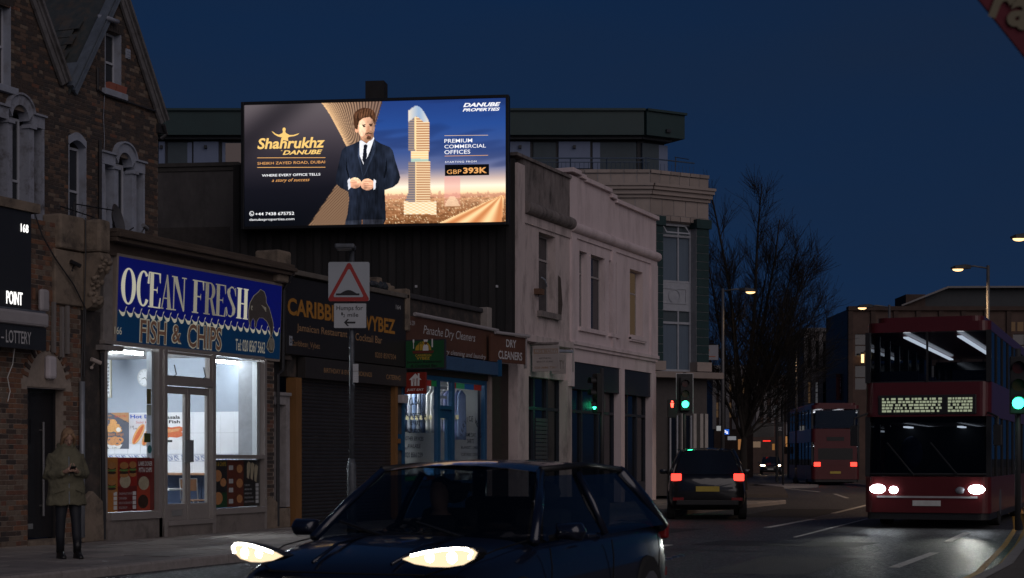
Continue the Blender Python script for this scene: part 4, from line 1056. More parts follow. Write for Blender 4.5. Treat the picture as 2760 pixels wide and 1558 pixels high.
def burger(u, v, r, tall):
    for mt, dv, hh, rr, nm in ((BUN, -.5, .22, 1, 'bun'), (MEAT, -.25, .14, 1.05, 'patty'), (LEAF, -.02, .1, 1.12, 'salad'), (MEAT, .16, .12, 1.0, 'patty'), (BUN, .42, .34, 1, 'bun')):
        MB(FSF).disc((u, v + dv * tall), r * rr, w + .003 + .001 * (dv + 1), 16, hh * tall / r).obj(nm, mt, o)
for u, v, r, tall in ((22.74, 1.24, .11, .17), (23.07, 1.24, .12, .17), (23.31, 1.25, .10, .17), (22.74, .98, .11, .15)): burger(u, v, r, tall)
text('LAMB DONER\nPITTA/ CHIPS', FSF, 23.47, 1.20, 23.86, 1.38, w + .003, WHP, o, offset=.02, align='CENTER')
for u, v in ((23.10, 1.06), (23.62, 1.02), (23.60, .72)):
    m = MB(FSF); m.disc((u, v - (.32 if v > 1 and u < 23.5 else 0) * 0), .15, w + .003, 18, .75); m.obj('wrap', [M('wrap_pale', (.42, .36, .25), .5, var=.3, scale=14), MEAT][v < .8], o)
for r, tx in enumerate(('CHICKEN FILLET BURGER', 'DONER BURGER', 'GRILLED CHICKEN BURGER', 'VEGGIE BURGER')):
    v = .86 - r * .075
    text(tx, FSF, 22.93, v - .018, 22.93 + min(.36, len(tx) * .0175), v + .018, w + .003, LETGREY, o); MB(FSF).box(23.31, 23.40, v - .03, v + .03, w + .0005, w + .003).obj('price_box', WHP, o); MB(FSF).box(22.79, 22.88, v - .03, v + .03, w + .0005, w + .003).obj('price_box', WHP, o)
o, w = winposter('dark chicken and wrap menu poster across the bottom of the right window', 25.68, 27.3, .56, 1.4)
c2 = [M('menu_black', (.025, .024, .024), .4, bump=0), M('menu_green', (.02, .07, .03), .4, bump=0), M('menu_brown', (.13, .035, .02), .4, var=.2, bump=0)]
MB(FSF).box(25.68, 26.18, .82, 1.40, w - .004, w).obj('panel', c2[0], o); MB(FSF).box(25.68, 26.18, .56, .82, w - .004, w).obj('panel', c2[1], o); MB(FSF).box(26.18, 26.74, .56, 1.40, w - .004, w).obj('panel', c2[2], o); MB(FSF).box(26.74, 27.30, .56, 1.40, w - .004, w).obj('panel', c2[0], o)
text('FOOD & CHIPS', FSF, 25.62, 1.29, 26.14, 1.37, w + .003, M('print_yellow', (.45, .30, .04), .6, bump=0), o, offset=.02)
for u, v, r in ((25.86, 1.12, .14), (26.05, 1.0, .1), (25.88, .72, .15), (26.6, 1.24, .10), (26.6, .98, .11), (26.6, .70, .10)): MB(FSF).disc((u, v), r, w + .003, 16, .75).obj('fried_chicken', FOODM[int(u * 10) % 2], o)
for u, v in ((26.90, 1.22), (27.03, 1.2), (27.16, 1.16)):
    m = MB(FSF); m.sheet([(u - .05, v - .14), (u + .02, v - .17), (u + .08, v + .12), (u, v + .16), (u - .05, v + .1)], w + .003); m.obj('wrap', M('wrap_pale', (.42, .36, .25)), o)
for v in (1.26, 1.02, .86, .66): MB(FSF).box(26.24, 26.38, v - .04, v + .04, w + .0005, w + .003).obj('price_box', LETGREY, o)
for r, tx in enumerate(('VEGGIE WRAP', 'LAMB DONER WRAP', 'LAMB KEBAB WRAP', 'CHICKEN KEBAB WRAP', 'GRILLED CHICKEN WRAP')):
    v = .94 - r * .075; text(tx, FSF, 26.77, v - .016, 26.77 + len(tx) * .0165, v + .016, w + .003, LETGREY, o); MB(FSF).box(27.16, 27.26, v - .03, v + .03, w + .0005, w + .003).obj('price_box', LETGREY, o)
# stickers on the glass near the left door post
for (x0, y0, x1, y1, mt, lab) in ((396, 1049, 407, 1088, M('sticker_olive', (.10, .09, .03), .5, bump=0), 'olive payment sticker on the left window pane'), (396, 1092, 408, 1119, M('sticker_grey', (.30, .34, .28), .5, bump=0), 'grey hygiene sticker below the olive sticker on the pane'), (389, 1168, 406, 1192, M('sticker_dark', (.05, .07, .015), .5, bump=0), 'black and green rating sticker over the hot dog poster'), (398, 1200, 409, 1222, M('sticker_teal', (.03, .16, .17), .5, bump=0), 'oval teal sticker low on the left pane')):
    a0, b0 = S(x0, y1, XS + .075); a1, b1 = S(x1, y0, XS + .075)
    m = MB(FSF)
    if 'oval' in lab: m.disc(((a0 + a1) / 2, (b0 + b1) / 2), (a1 - a0) / 2, -.1355, 18, (b1 - b0) / (a1 - a0))
    else: m.box(a0, a1, b0, b1, -.1375, -.1355)
    tag(m.obj('sticker', mt), lab, 'sticker', 'stickers on the glass')
# ================================================================== side door and the restaurant with the shutter
pier = T('brick_pier', 'narrow brick pier with a drainpipe between the fish shop and the side door', 'pier', (XS, 27.65, .12))
m = MB(FS); m.box(27.42, 27.93, .1, 3.25, -.4, -.008); m.obj('mortar_core', MORTAR, pier)
brickwork(pier, FS, .5, 3.2, lambda v: [(27.50, 27.92)], [3, 4, .6, 1, 4, 1], flemish=False)
MB(FS).box(27.42, 27.495, .12, 3.25, -.05, .02).obj('metal_edge', DARKPIPE, pier)
MB(FS).poly([(27.5, .12), (27.95, .12), (27.93, .6), (27.7, .72), (27.5, .62)], -.01, .07).obj('broken_plinth', STONE, pier)
m = MB(FS); m.tube([(28.10, 4.9, .3), (28.13, 4.6, .1), (28.13, 3.1, .07), (27.97, 3.0, .06), (27.96, .15, .06)], .035, 8); m.obj('downpipe', DARKPIPE, pier)
sd = T('side_door', 'dark side door in a white frame beside the roller shutter', 'door', (XS - .3, 28.3, .12))
MB(FS).box(28.0, 28.48, .5, 2.45, -.40, -.34).obj('door_leaf', M('side_door_brown', (.022, .02, .021), .5), sd)
m = MB(FS)
for a, b in ((.62, 1.30), (1.55, 2.3)):
    for c0 in (28.05, 28.27):
        m.box(c0, c0 + .17, a, b, -.34, -.33)
m.obj('door_panel', M('side_door_brown', (.022, .02, .021)), sd)
DULLW = M('dull_white_frame', (.30, .28, .28), .7, var=.15, stain=(.1, .09, .085), sscale=4)
m = MB(FS); m.box(28.48, 28.62, .5, 2.45, -.36, -.06); m.box(27.95, 28.62, 2.45, 2.62, -.36, -.06); m.box(27.95, 28.62, 2.62, 2.68, -.36, -.02); m.obj('frame', DULLW, sd)
MB(FS).box(27.95, 28.60, 2.70, 3.30, -.32, -.28).obj('fanlight', M('fanlight_dark', (.03, .03, .034), .3), sd)
MB(FS).box(27.98, 28.62, .10, .48, -.4, -.04).obj('step', STONE, sd, bev=.02)
MB(FS).box(28.02, 28.20, 1.02, 1.12, -.34, -.325).obj('letter_plate', STEEL, sd)
m = MB(FS); m.tube([(28.42, 1.50, -.33), (28.42, 1.62, -.31)], .012, 6); m.obj('handle', STEEL, sd)
MB(FS).box(27.93, 28.62, 3.31, 3.42, -.3, -.02).obj('head', M('sooty_plaster', (.045, .04, .038)), sd)
rs = T('restaurant_shop', 'closed dark roller shutter front of the Caribbean restaurant', 'shop', (XS, 31, .12))
POSTW = M('orange_timber', (.20, .095, .03), .7, var=.25, scale=5, stretch=(1, 1, .3))
for a, b in ((28.72, 28.94), (33.02, 33.14)): MB(FS).box(a, b, .12, 2.98, -.2, .02).obj('timber_post', POSTW, rs)
SHUT = M('shutter_steel', (.055, .052, .056), .5, metal=.55, var=.25, scale=3)
v = .14; k = 0
while v < 2.96:
    m = MB(FS); rr = []
    for q in range(5):
        a = math.pi * q / 4; rr.append((v + .0 + .068 * q / 4, -.10 + .014 * math.sin(a)))
    m.loft([[(28.94, p, w) for p, w in rr] + [(28.94, v + .068, -.12), (28.94, v, -.12)], [(33.02, p, w) for p, w in rr] + [(33.02, v + .068, -.12), (33.02, v, -.12)]]); m.obj('shutter_slat', SHUT, rs)
    v += .0715; k += 1
MB(FS).box(28.94, 33.02, .10, .16, -.14, -.06).obj('bottom_rail', SHUT, rs)
MB(FS).box(28.65, 33.45, 3.0, 3.4, -.4, -.14).obj('shutter_hood', M('sooty_plaster', (.045, .04, .038)), rs)
m = MB(FS); m.box(33.14, 33.40, .12, 3.3, -.3, -.02); m.obj('end_pier', M('sooty_plaster', (.045, .04, .038)), rs)
MB(FS).box(33.16, 33.42, 2.62, 2.80, .0, .14).obj('shutter_motor', GREYPVC, rs, bev=.02)
MB(FS).box(33.10, 33.22, 1.75, 1.85, -.02, .05).obj('key_switch', POSTW, rs)
MB(FS).box(33.22, 33.36, 1.60, 1.95, -.02, .07).obj('meter_box', M('blue_frame', (.012, .07, .16), .45, var=.12, bump=.03), rs)
m = MB(FS); m.box(28.25, 31.4, 4.93, 5.03, -.4, .12); m.box(31.4, 33.55, 4.90, 5.0, -.4, .10); m.obj('coping', M('weathered_wood', (.13, .115, .10), .9, var=.35, scale=4, bump=.4), rs, bev=.015)
MB(FS).box(28.15, 33.55, 3.4, 4.93, -.4, -.06).obj('backing_wall', M('sooty_plaster', (.045, .04, .038)), rs)
MB(FS).box(33.42, 33.62, 4.2, 5.12, -.3, .10).obj('cornice_block', STONE, rs, bev=.04)
rub = T('roof_rubble', 'broken masonry and a tarpaulin lump on the parapet above the restaurant', 'rubble', (XS - .1, 32.3, 5.0))
m = MB(FS)
for q in range(5):
    m.ball((31.7 + q * .2 + random.uniform(-.05, .05), 5.07, -.05), (.16, random.uniform(.08, .16), .16), 7, 4)
m.obj('tarpaulin', M('tarp', (.03, .036, .045), .5), rub, smooth=False)
for u, a in ((32.15, .26), (32.55, .18), (32.75, .14)): MB(FS).box(u, u + .22, 4.99, 4.99 + a, -.2, .04).obj('masonry_lump', STONE, rub, bev=.03)
VS = M('restaurant_sign_black', (.022, .020, .020), .5, var=.15, scale=2, bump=.02)
ORL = M('letter_amber', (.42, .19, .03), .5, var=.15, scale=1.5, bump=0); ORD = M('letter_tan', (.34, .20, .10), .5, bump=0)
s = T('restaurant_sign', 'large black restaurant fascia sign with amber CARIBBEAN VYBEZ lettering', 'sign', (XS, 31, 3.4))
MB(FS).box(28.29, 33.48, 3.41, 4.89, -.06, .05).obj('panel', VS, s, bev=.008)
W = .054
def L(body, x0, y0, x1, y1, mat, o=s, fr=FS, w=W, **k):
    f3 = FRAME(fr @ Vector((0, 0, w)), fr.to_3x3().col[0], fr.to_3x3().col[1])
    u0, v0 = on_f(f3, x0, y0); u1, v1 = on_f(f3, x1, y1)
    return (u0, v0, u1, v1)
def LT(body, xl, yl_top, yl_bot, xr, mat, o, fr=FS, w=W, **k):
    """letters whose first one spans yl_top..yl_bot at column xl and which end at column xr"""
    u0, vb, _, vt = L(body, xl, yl_bot, xl, yl_top, mat, o, fr, w)
    u1 = L(body, xr, yl_bot, xr, yl_top, mat, o, fr, w)[0]
    return text(body, fr, u0, vb, u1, vt, w + .0015, mat, o, **k)
LT('CARIBBEAN', 775, 801, 848, 955, ORL, s, offset=.03)
LT('VYBEZ', 984, 848, 889, 1065, ORL, s, offset=.03)
LT('Jamaican Restaurant', 800, 872, 897, 936, ORD, s, offset=.01)
LT('&', 944, 900, 910, 951, ORD, s)
LT('Cocktail Bar', 958, 897, 917, 1030, ORD, s, offset=.01)
LT('Caribbean_Vybez', 785, 915, 936, 862, ORD, s)
LT('0203 8597304', 1011, 949, 963, 1067, ORD, s)
LT('164', 1067, 821, 833, 1080, LETGREY, s)
u0, v0 = S(773, 931); u1, v1 = S(781, 906); m = MB(FS); m.box(u0, u1, v0, v1, .05, .056); m.obj('camera_icon', M('icon_pale', (.3, .32, .36), .5, bump=0), s)
m = MB(FS); m.ring(((u0 + u1) / 2, (v0 + v1) / 2), .035, .022, .058, n=16, sy=1.4); m.obj('icon_ring', VS, s)
s2 = T('event_sign', 'lower black board lettered birthday and event bookings and catering', 'sign', (XS, 31, 3.0))
MB(FS).box(28.98, 33.45, 2.98, 3.385, -.10, .09).obj('panel', M('event_board', (.032, .029, .028), .5, var=.15, scale=2, bump=.02), s2, bev=.006)
LT('BIRTHDAY & EVENT BOOKINGS', 873, 991, 1004, 1002, ORD, s2, w=.094, offset=.01)
LT('CATERING', 1041, 1009, 1022, 1079, ORD, s2, w=.094, offset=.01)
# projecting signs, facing the camera
FJ = FRAME((0, 33.42, 0), (1, 0, 0))
def J(x, y): return on_f(FJ, x, y)
s3 = T('projecting_sign', 'green projecting light box sign with a palm, chef and CARIBBEAN VYBEZ', 'sign', (XS + .5, 33.4, 3.3))
a0, b0 = J(1090, 996); a1, b1 = J(1200, 913)
a0 = XS + .06
MB(FJ).box(a0, a1, b0, b1, -.07, -.0).obj('box', DARKSIGN, s3, bev=.006)
GR = M('sign_green', (.012, .075, .028), .4, var=.15, scale=2, bump=0)
MB(FJ).box(a0 + .02, a1 - .03, b0 + .03, b1 - .03, -.01, .004).obj('panel', GR, s3)
YL = M('sign_yellow', (.42, .27, .03), .5, bump=0); RDK = M('sign_dark_red', (.12, .03, .02), .5, bump=0)
cu, cv = J(1141, 939)
m = MB(FJ); m.sheet([(cu + .19 * math.cos(math.pi * q / 16), cv - .04 + .19 * math.sin(math.pi * q / 16)) for q in range(17)], .006); m.obj('sun_disc', YL, s3)
m = MB(FJ); m.sheet([(cu - .1, cv - .05), (cu - .085, cv - .05), (cu - .08, cv + .1), (cu - .09, cv + .1)], .0075)
for q in range(6):
    a = rad(-10 + q * 40); m.sheet([(cu - .085, cv + .1), (cu - .085 + .09 * math.cos(a), cv + .1 + .07 * math.sin(a)), (cu - .085 + .07 * math.cos(a + .3), cv + .1 + .06 * math.sin(a + .3))], .0075 + q * .0003)
m.obj('palm', GR, s3)
m = MB(FJ); m.sheet([(cu - .01, cv - .05), (cu + .13, cv - .05), (cu + .12, cv + .05), (cu + .08, cv + .085), (cu + .03, cv + .085), (cu, cv + .05)], .008); m.sheet([(cu + .02, cv + .14), (cu + .10, cv + .14), (cu + .115, cv + .19), (cu + .01, cv + .19)], .008); m.obj('chef', WHP, s3)
m = MB(FJ); m.disc((cu + .06, cv + .11), .035, .0095, 14); m.obj('chef_face', M('chef_brown', (.12, .05, .025), .6, bump=0), s3)
m = MB(FJ); m.sheet([(cu - .24, cv - .11), (cu + .24, cv - .11), (cu + .26, cv - .05), (cu - .26, cv - .05)], .0105); m.obj('ribbon', RDK, s3)
m = MB(FJ); m.box(cu - .24, cu - .225, cv + 0, cv + .2, .004, .007); m.box(cu - .25, cu - .215, cv + .13, cv + .2, .004, .006); m.obj('fork', WHP, s3); MB(FJ).box(cu + .2, cu + .23, cv + .02, cv + .2, .004, .007).obj('knife', WHP, s3)
text('CARIBBEAN', FJ, cu - .19, cv - .175, cu + .19, cv - .125, .0075, YL, s3, offset=.02); text('VYBEZ', FJ, cu - .16, cv - .245, cu + .16, cv - .185, .0075, YL, s3, offset=.03)
text('Jamaican Restaurant', FJ, a0 + .04, cv - .325, a1 - .08, cv - .265, .0075, BLK, s3, offset=.02); text('& Cocktail Bar', FJ, a0 + .14, cv - .405, a1 - .18, cv - .345, .0075, BLK, s3, offset=.02)
MB(FJ).box(XS - .02, a0, (b0 + b1) / 2 - .05, (b0 + b1) / 2 + .05, -.06, -.02).obj('bracket', IRON, s3)
s4 = T('delivery_sign', 'small red projecting JUST EAT sign with a white house and cutlery', 'sign', (XS + .3, 33.4, 2.8))
a0, b0 = J(1092, 1062); a1, b1 = J(1148, 1003); a0 = XS + .05
MB(FJ).box(a0, a1, b0, b1, -.05, .0).obj('panel', M('sign_red', (.20, .018, .010), .45, var=.1, bump=0), s4, bev=.006)
c0, c1 = (a0 + a1) / 2, (b0 + b1) / 2 + .05
m = MB(FJ); m.sheet([(c0 - .10, c1 - .11), (c0 + .10, c1 - .11), (c0 + .10, c1 + .02), (c0 + .15, c1 + .02), (c0, c1 + .16), (c0 - .15, c1 + .02), (c0 - .10, c1 + .02)], .003); m.sheet([(c0 + .06, c1 + .10), (c0 + .10, c1 + .07), (c0 + .10, c1 + .16), (c0 + .06, c1 + .16)], .003); m.obj('house_mark', WHP, s4)
m = MB(FJ)
for q in (-.055, -.035, -.015): m.sheet([(c0 + q - .004, c1 - .02), (c0 + q + .004, c1 - .02), (c0 + q + .004, c1 + .05), (c0 + q - .004, c1 + .05)], .005)
m.sheet([(c0 - .045, c1 - .11), (c0 - .025, c1 - .11), (c0 - .025, c1 - .02), (c0 - .045, c1 - .02)], .005); m.sheet([(c0 + .03, c1 - .11), (c0 + .05, c1 - .11), (c0 + .055, c1 + .06), (c0 + .03, c1 + .05)], .005); m.obj('cutlery_mark', M('sign_red', (.20, .018, .010)), s4)
text('JUST EAT', FJ, a0 + .05, b0 + .05, a1 - .05, b0 + .115, .003, WHP, s4, shear=.15, offset=.02)
MB(FJ).box(XS - .02, a0, b1 - .12, b1 - .06, -.05, -.02).obj('bracket', IRON, s4)

# ================================================================== dry cleaners
BLUEF = M('blue_frame', (.012, .07, .16), .45); BROWN = M('brown_fascia', (.10, .045, .028), .6, var=.2, scale=1.5, stain=(.05, .025, .018), sscale=1.2)
dc_ = T('dry_cleaners_shop', 'blue framed dry cleaners shop front with a lit window', 'shop', (XS, 36, .12))
D0, D1 = 33.45, 38.05
m = MB(FS)
for a, b in ((33.45, 33.58), (35.28, 35.42), (36.08, 36.22), (37.98, 38.12)): m.box(a, b, .12, 3.3, -.12, -.02)
m.box(33.58, 35.28, .80, .92, -.12, .0); m.box(36.22, 37.98, .80, .92, -.12, .0); m.box(33.58, 35.28, 3.2, 3.3, -.12, -.02); m.box(36.22, 37.98, 3.2, 3.3, -.12, -.02); m.box(35.42, 36.08, 3.2, 3.3, -.2, -.02); m.box(35.42, 36.08, 2.55, 2.64, -.2, -.02)
m.obj('shopfront_frame', BLUEF, dc_, bev=.006)
for a, b in ((33.58, 35.28), (36.22, 37.98)):
    MB(FS).box(a, b, .1, .80, -.18, -.05).obj('stall_riser', BLUEF, dc_); MB(FS).box(a, b, .92, 3.2, -.066, -.06).obj('window_pane', SG, dc_)
MB(FS).box(33.45, 38.3, 3.3, 3.46, -.3, -.0).obj('head_board', M('dark_timber', (.03, .022, .018), .7, var=.3), dc_)
m = MB(FS); m.box(35.44, 35.56, .14, 2.55, -.16, -.08); m.box(35.94, 36.06, .14, 2.55, -.16, -.08); m.box(35.56, 35.94, .14, .36, -.16, -.08); m.box(35.56, 35.94, 1.15, 1.38, -.16, -.08); m.box(35.56, 35.94, 2.35, 2.55, -.16, -.08)
do = m.obj('door', BLUEF, dc_)
for a, b in ((.36, 1.15), (1.38, 2.35)): MB(FS).box(35.56, 35.94, a, b, -.125, -.119).obj('pane', SG, do)
MB(FS).box(35.42, 36.08, 2.64, 3.2, -.126, -.12).obj('fanlight_pane', SG, dc_)
for z in (2.80, 3.02):
    m = MB(FS); m.box(35.44, 36.06, z, z + .07, -.19, -.14); m.obj('louvre', ALUL, dc_)
cols = [(33.58, 34.45, RDK), (34.45, 35.0, M('strip_red', (.45, .03, .02), .5, bump=0)), (35.0, 35.28, M('strip_green', (.02, .32, .10), .5, bump=0)), (36.22, 36.36, M('strip_red', (.45, .03, .02))), (36.36, 36.85, M('strip_mint', (.06, .45, .2), .5, bump=0)), (36.85, 37.4, M('strip_blue', (.02, .13, .42), .5, bump=0)), (37.4, 37.84, M('strip_red', (.45, .03, .02)))]
for a, b, mt in cols: MB(FS).box(a, b, 3.06, 3.19, -.057, -.053).obj('colour_strip', mt, dc_)
for a, b, mt in ((34.3, 34.75, M('strip_blue', (.02, .13, .42))), (34.75, 35.2, RDK), (33.6, 34.3, M('strip_green', (.02, .32, .10)))): MB(FS).box(a, b, .94, 1.03, -.057, -.053).obj('colour_strip', mt, dc_)
sb = T('shutter_box', 'blue metal shutter housing above the dry cleaners window', 'shutter box', (XS + .1, 36.5, 3.45))
MB(FS).box(33.5, 38.22, 3.44, 3.75, .0, .24).obj('housing', M('blue_box', (.04, .085, .17), .5, var=.12), sb, bev=.01); MB(FS).box(38.22, 38.30, 3.42, 3.82, .0, .30).obj('end_cap', BLUEF, sb)
s = T('dry_cleaners_sign', 'long brown fascia sign lettered Panache Dry Cleaners', 'sign', (XS, 36, 3.8))
MB(FS).box(33.55, 38.75, 3.81, 4.55, -.1, .03).obj('panel', BROWN, s)
m = MB(FS); m.tube([(33.9, 4.60, .06), (38.6, 4.56, .06)], .045, 8); m.obj('trough_light', GREYPVC, s)
LT('Panache Dry Cleaners', 1141, 876, 907, 1281, LETGREY, s, w=.032, shear=.25)
LT('dry cleaning and laundry', 1195, 940, 958, 1310, LETGREY, s, w=.032, shear=.3)
LT('020 8566 239', 1085, 860, 872, 1118, LETGREY, s, w=.032)
par_ = T('parapet_coping', 'dark mossy roof parapet above the dry cleaners ending in a pale flaking pier', 'parapet', (XS - .3, 36.2, 4.6))
MB(FS).box(33.62, 38.78, 4.55, 5.02, -.7, -.45).obj('upstand', M('sooty_plaster', (.045, .04, .038)), par_)
MB(FS).box(33.62, 38.8, 5.02, 5.14, -.78, -.38).obj('coping', M('mossy_coping', (.045, .045, .05), .9, var=.35, scale=4), par_, bev=.03)
MB(FS).box(38.72, 38.98, 4.45, 5.16, -.75, -.25).obj('end_pier', M('flaking_paint', (.30, .27, .25), .9, var=.3, scale=6, bump=.5, stain=(.07, .06, .055), sscale=6), par_, bev=.02)
# interior
IY2 = 38.45
FI2 = FRAME((0, IY2, 0), (1, 0, 0))
m = MB(); m.box(-22.5, -16.45, IY2, IY2 + .1, .1, 3.5); m.box(-22.6, -22.5, 33.3, IY2, .1, 3.5); m.box(-22.5, -16.6, 33.2, 33.3, .1, 3.5); m.obj('interior_wall', M('cleaner_wall', (.46, .47, .46), .8, var=.06, bump=.02), dc_)
m = MB(); m.box(-22.5, -16.45, 33.3, IY2, 3.4, 3.5); m.obj('ceiling', M('ceiling_white', (.6, .6, .6)), dc_); m = MB(); m.box(-22.5, -16.45, 33.3, IY2, .1, .2); m.obj('floor', M('floor_tile_grey', (.16, .16, .17)), dc_)
t = T('strip_light', 'bright ceiling strip light inside the dry cleaners', 'ceiling light', (-17.8, 36, 3.35))
m = MB(); m.box(-17.9, -17.7, 35.0, 37.0, 3.33, 3.37); m.obj('diffuser', EM('cleaner_light', (.9, .95, 1.0), 34), t); m = MB(); m.box(-17.92, -17.68, 34.98, 37.02, 3.372, 3.395); m.obj('housing', WHP, t)
GY_ = 37.3
rail = T('clothes_rail', 'steel clothes rail across the dry cleaners ceiling', 'clothes rail', (-18, GY_, 3.0))
zr = on_y(1150, 1040, GY_).z
m = MB(); m.tube([(-21, GY_, zr), (-16.9, GY_, zr)], .016, 6); m.obj('bar', STEEL, rail)
for x_ in (-20.5, -18.8, -17.0): MB().tube([(x_, GY_, zr), (x_, GY_, 3.45)], .008, 5).obj('hanger_rod', STEEL, rail)
CL = [M('bag_grey', (.36, .38, .42), .25, var=.3, scale=9, bump=.4, bscale=14), M('bag_navy', (.05, .07, .12), .25, var=.3, scale=9, bump=.4, bscale=14), M('shirt_white', (.60, .60, .58), .6, var=.1, scale=6, bump=.3, bscale=10), M('shirt_blue', (.22, .30, .48), .5, var=.2, scale=6, bump=.3, bscale=10), M('shirt_lilac', (.34, .36, .58), .5, var=.2, scale=6, bump=.3, bscale=10)]
spec = [(1098, 1, 'navy'), (1110, 0, 'grey'), (1123, 3, 'pale blue'), (1135, 0, 'silver'), (1147, 1, 'dark'), (1160, 2, 'cream'), (1172, 2, 'white'), (1197, 0, 'pale grey'), (1207, 4, 'lilac'), (1217, 3, 'light blue'), (1234, 4, 'long lilac'), (1244, 3, 'long pale blue')]
words = ['first', 'second', 'third', 'fourth', 'fifth', 'sixth', 'seventh', 'eighth', 'ninth', 'tenth', 'eleventh', 'last']
for i, (px, ci, nm) in enumerate(spec):
    gx = on_y(px, 1100, GY_).x
    t = T('hanging_garment', '%s garment in plastic, %s along the dry cleaners rail' % (nm, words[i]), 'garment', (gx, GY_, 1.6), 'garments on the dry cleaners rail')
    rings = []; Lg = .98 if i < 10 else 1.15
    for q, (fz, hw, th_) in enumerate([(0, .04, .015), (.04, .10, .03), (.10, .21, .045), (.3, .22, .05), (.6, .23, .06), (.85, .235, .066), (1.0, .24, .06)]):
        z = zr - .12 - fz * Lg
        rings.append([(gx + th_ * math.sin(a) * (1 + .3 * math.sin(7 * a + q * .4 + i)), GY_ + hw * math.cos(a) * (1 + .06 * math.sin(5 * a + i + q)), z + (.04 * math.sin(3 * a + i) if q == 6 else 0)) for a in [2 * math.pi * k / 18 for k in range(18)]])
    m = MB(); m.loft(rings); m.obj('garment_body', CL[ci], t, smooth=True)
    m = MB(); m.tube([(gx, GY_, zr - .12), (gx, GY_, zr - .03), (gx + .02, GY_, zr + .01)], .006, 5); m.obj('hanger_hook', STEEL, t)
    m = MB(); m.box(gx - .04, gx + .04, GY_ - .26, GY_ - .25, zr - .82, zr - .72); m.obj('ticket', M('ticket_cream', (.5, .44, .26), .7, bump=0), t)
for lab, y, x0, mt in (('blue laundry sack slumped on the shop floor', 37.0, -17.35, M('sack_blue', (.02, .14, .34), .6, bump=.3, bscale=12)), ('patterned bag of curtains behind the door glass', 36.0, -17.2, M('sack_black', (.06, .06, .065), .5, var=.5, scale=14)), ('pile of cream folded blankets in the right window', 37.45, -17.0, M('blanket_cream', (.28, .25, .20), .9, bump=.3, bscale=14))):
    m = MB(); rings = []
    for q, (z, r) in enumerate([(.2, .24), (.35, .33), (.6, .36), (.9, .31), (1.1, .2), (1.2, .1)]):
        rings.append([(x0 + r * math.cos(a) * (1 + .07 * math.sin(4 * a + q)), y + r * math.sin(a) * (1 + .08 * math.cos(3 * a + q)), z) for a in [2 * math.pi * k / 16 for k in range(16)]])
    m.loft(rings); tag(m.obj('laundry_sack', mt, smooth=True), lab, 'laundry bag', 'laundry heaped in the dry cleaners')
ct = T('shop_counter', 'pale counter inside the left dry cleaners window', 'counter', (-17.2, 34.3, .2)); m = MB(); m.box(-17.6, -16.9, 33.6, 34.9, 1.62, 1.68); m.obj('top', M('counter_pale', (.4, .4, .4), .5), ct); m = MB(); m.box(-17.5, -17.0, 33.65, 34.8, .2, 1.62); m.obj('carcass', M('counter_grey', (.13, .12, .12), .7), ct)
sm = T('sewing_machine', 'cream sewing machine on the dry cleaners counter', 'sewing machine', (-17.2, 34.75, 1.68)); MB().box(-17.32, -17.1, 34.45, 34.95, 1.68, 1.74).obj('base', M('machine_cream', (.5, .46, .36), .4), sm, bev=.01); m = MB(); m.box(-17.28, -17.14, 34.82, 34.94, 1.74, 2.0); m.box(-17.27, -17.15, 34.48, 34.82, 1.92, 2.03); m.box(-17.25, -17.17, 34.48, 34.56, 1.80, 1.92); m.obj('arm', M('machine_cream', (.5, .46, .36)), sm, bev=.015)
# window lettering
dl = T('window_lettering', 'dark blue lettering on the left dry cleaners window ending in a phone number', 'lettering', (XS - .1, 34.2, 1.2))
DBL = M('decal_navy', (.012, .016, .035), .5, bump=0)
WD = -.052
def arc_at(body, xl, xr, yt, yb, o, h_):
    f4 = FRAME((XS + WD, 0, 0), (0, 1, 0)); ua, ub = on_f(f4, xl, yb)[0], on_f(f4, xr, yb)[0]; vb, vt = on_f(f4, (xl + xr) / 2, yb)[1], on_f(f4, (xl + xr) / 2, yt)[1]
    r = min((ub - ua) / 2, vt - vb - h_) if False else (ub - ua) / 2 - h_ * .4
    arc_text(body, FS, ((ua + ub) / 2, vt - h_ - r), r, 160, 20, h_, WD, DBL, o, .95)
arc_at('DRY CLEANING', 1086, 1147, 1070, 1112, dl, .17)
for tx, ya, yb, xl, xr in (('LAUNDERETTE', 1112, 1125, 1093, 1140), ('REPAIRS', 1133, 1146, 1104, 1132), ('ALTERATIONS', 1155, 1166, 1096, 1138), ('OTHER SERVICES', 1176, 1187, 1092, 1141), ('AVAILABLE', 1196, 1208, 1098, 1133), ('020 8566 239', 1219, 1233, 1092, 1139)):
    LT(tx, xl, ya, yb, xr, DBL, dl, w=WD, offset=.015)
dl = T('window_lettering', 'dark blue SERVICE WASH arch of lettering on the right dry cleaners window', 'lettering', (XS - .1, 37, 1.2))
arc_at('SERVICE WASH', 1242, 1296, 1121, 1163, dl, .13)
for tx, ya, yb, xl, xr in (('SAME DAY', 1166, 1177, 1254, 1282), ('SHIRTS', 1183, 1195, 1259, 1277), ('BLANKETS | SHEETS', 1202, 1212, 1243, 1294), ('CURTAINS | COVERS', 1221, 1231, 1243, 1294)):
    LT(tx, xl, ya, yb, xr, DBL, dl, w=WD, offset=.015)
cr = T('cream_post', 'narrow cream timber post at the right of the dry cleaners', 'post', (XS, 38.2, .12)); MB(FS).box(38.14, 38.30, .12, 3.9, -.2, .04).obj('post', M('cream_timber', (.25, .2, .185), .8, var=.15), cr); MB(FS).box(38.31, 39.8, .12, 3.8, -.35, -.15).obj('dark_panel', M('dark_timber', (.03, .022, .018)), cr)
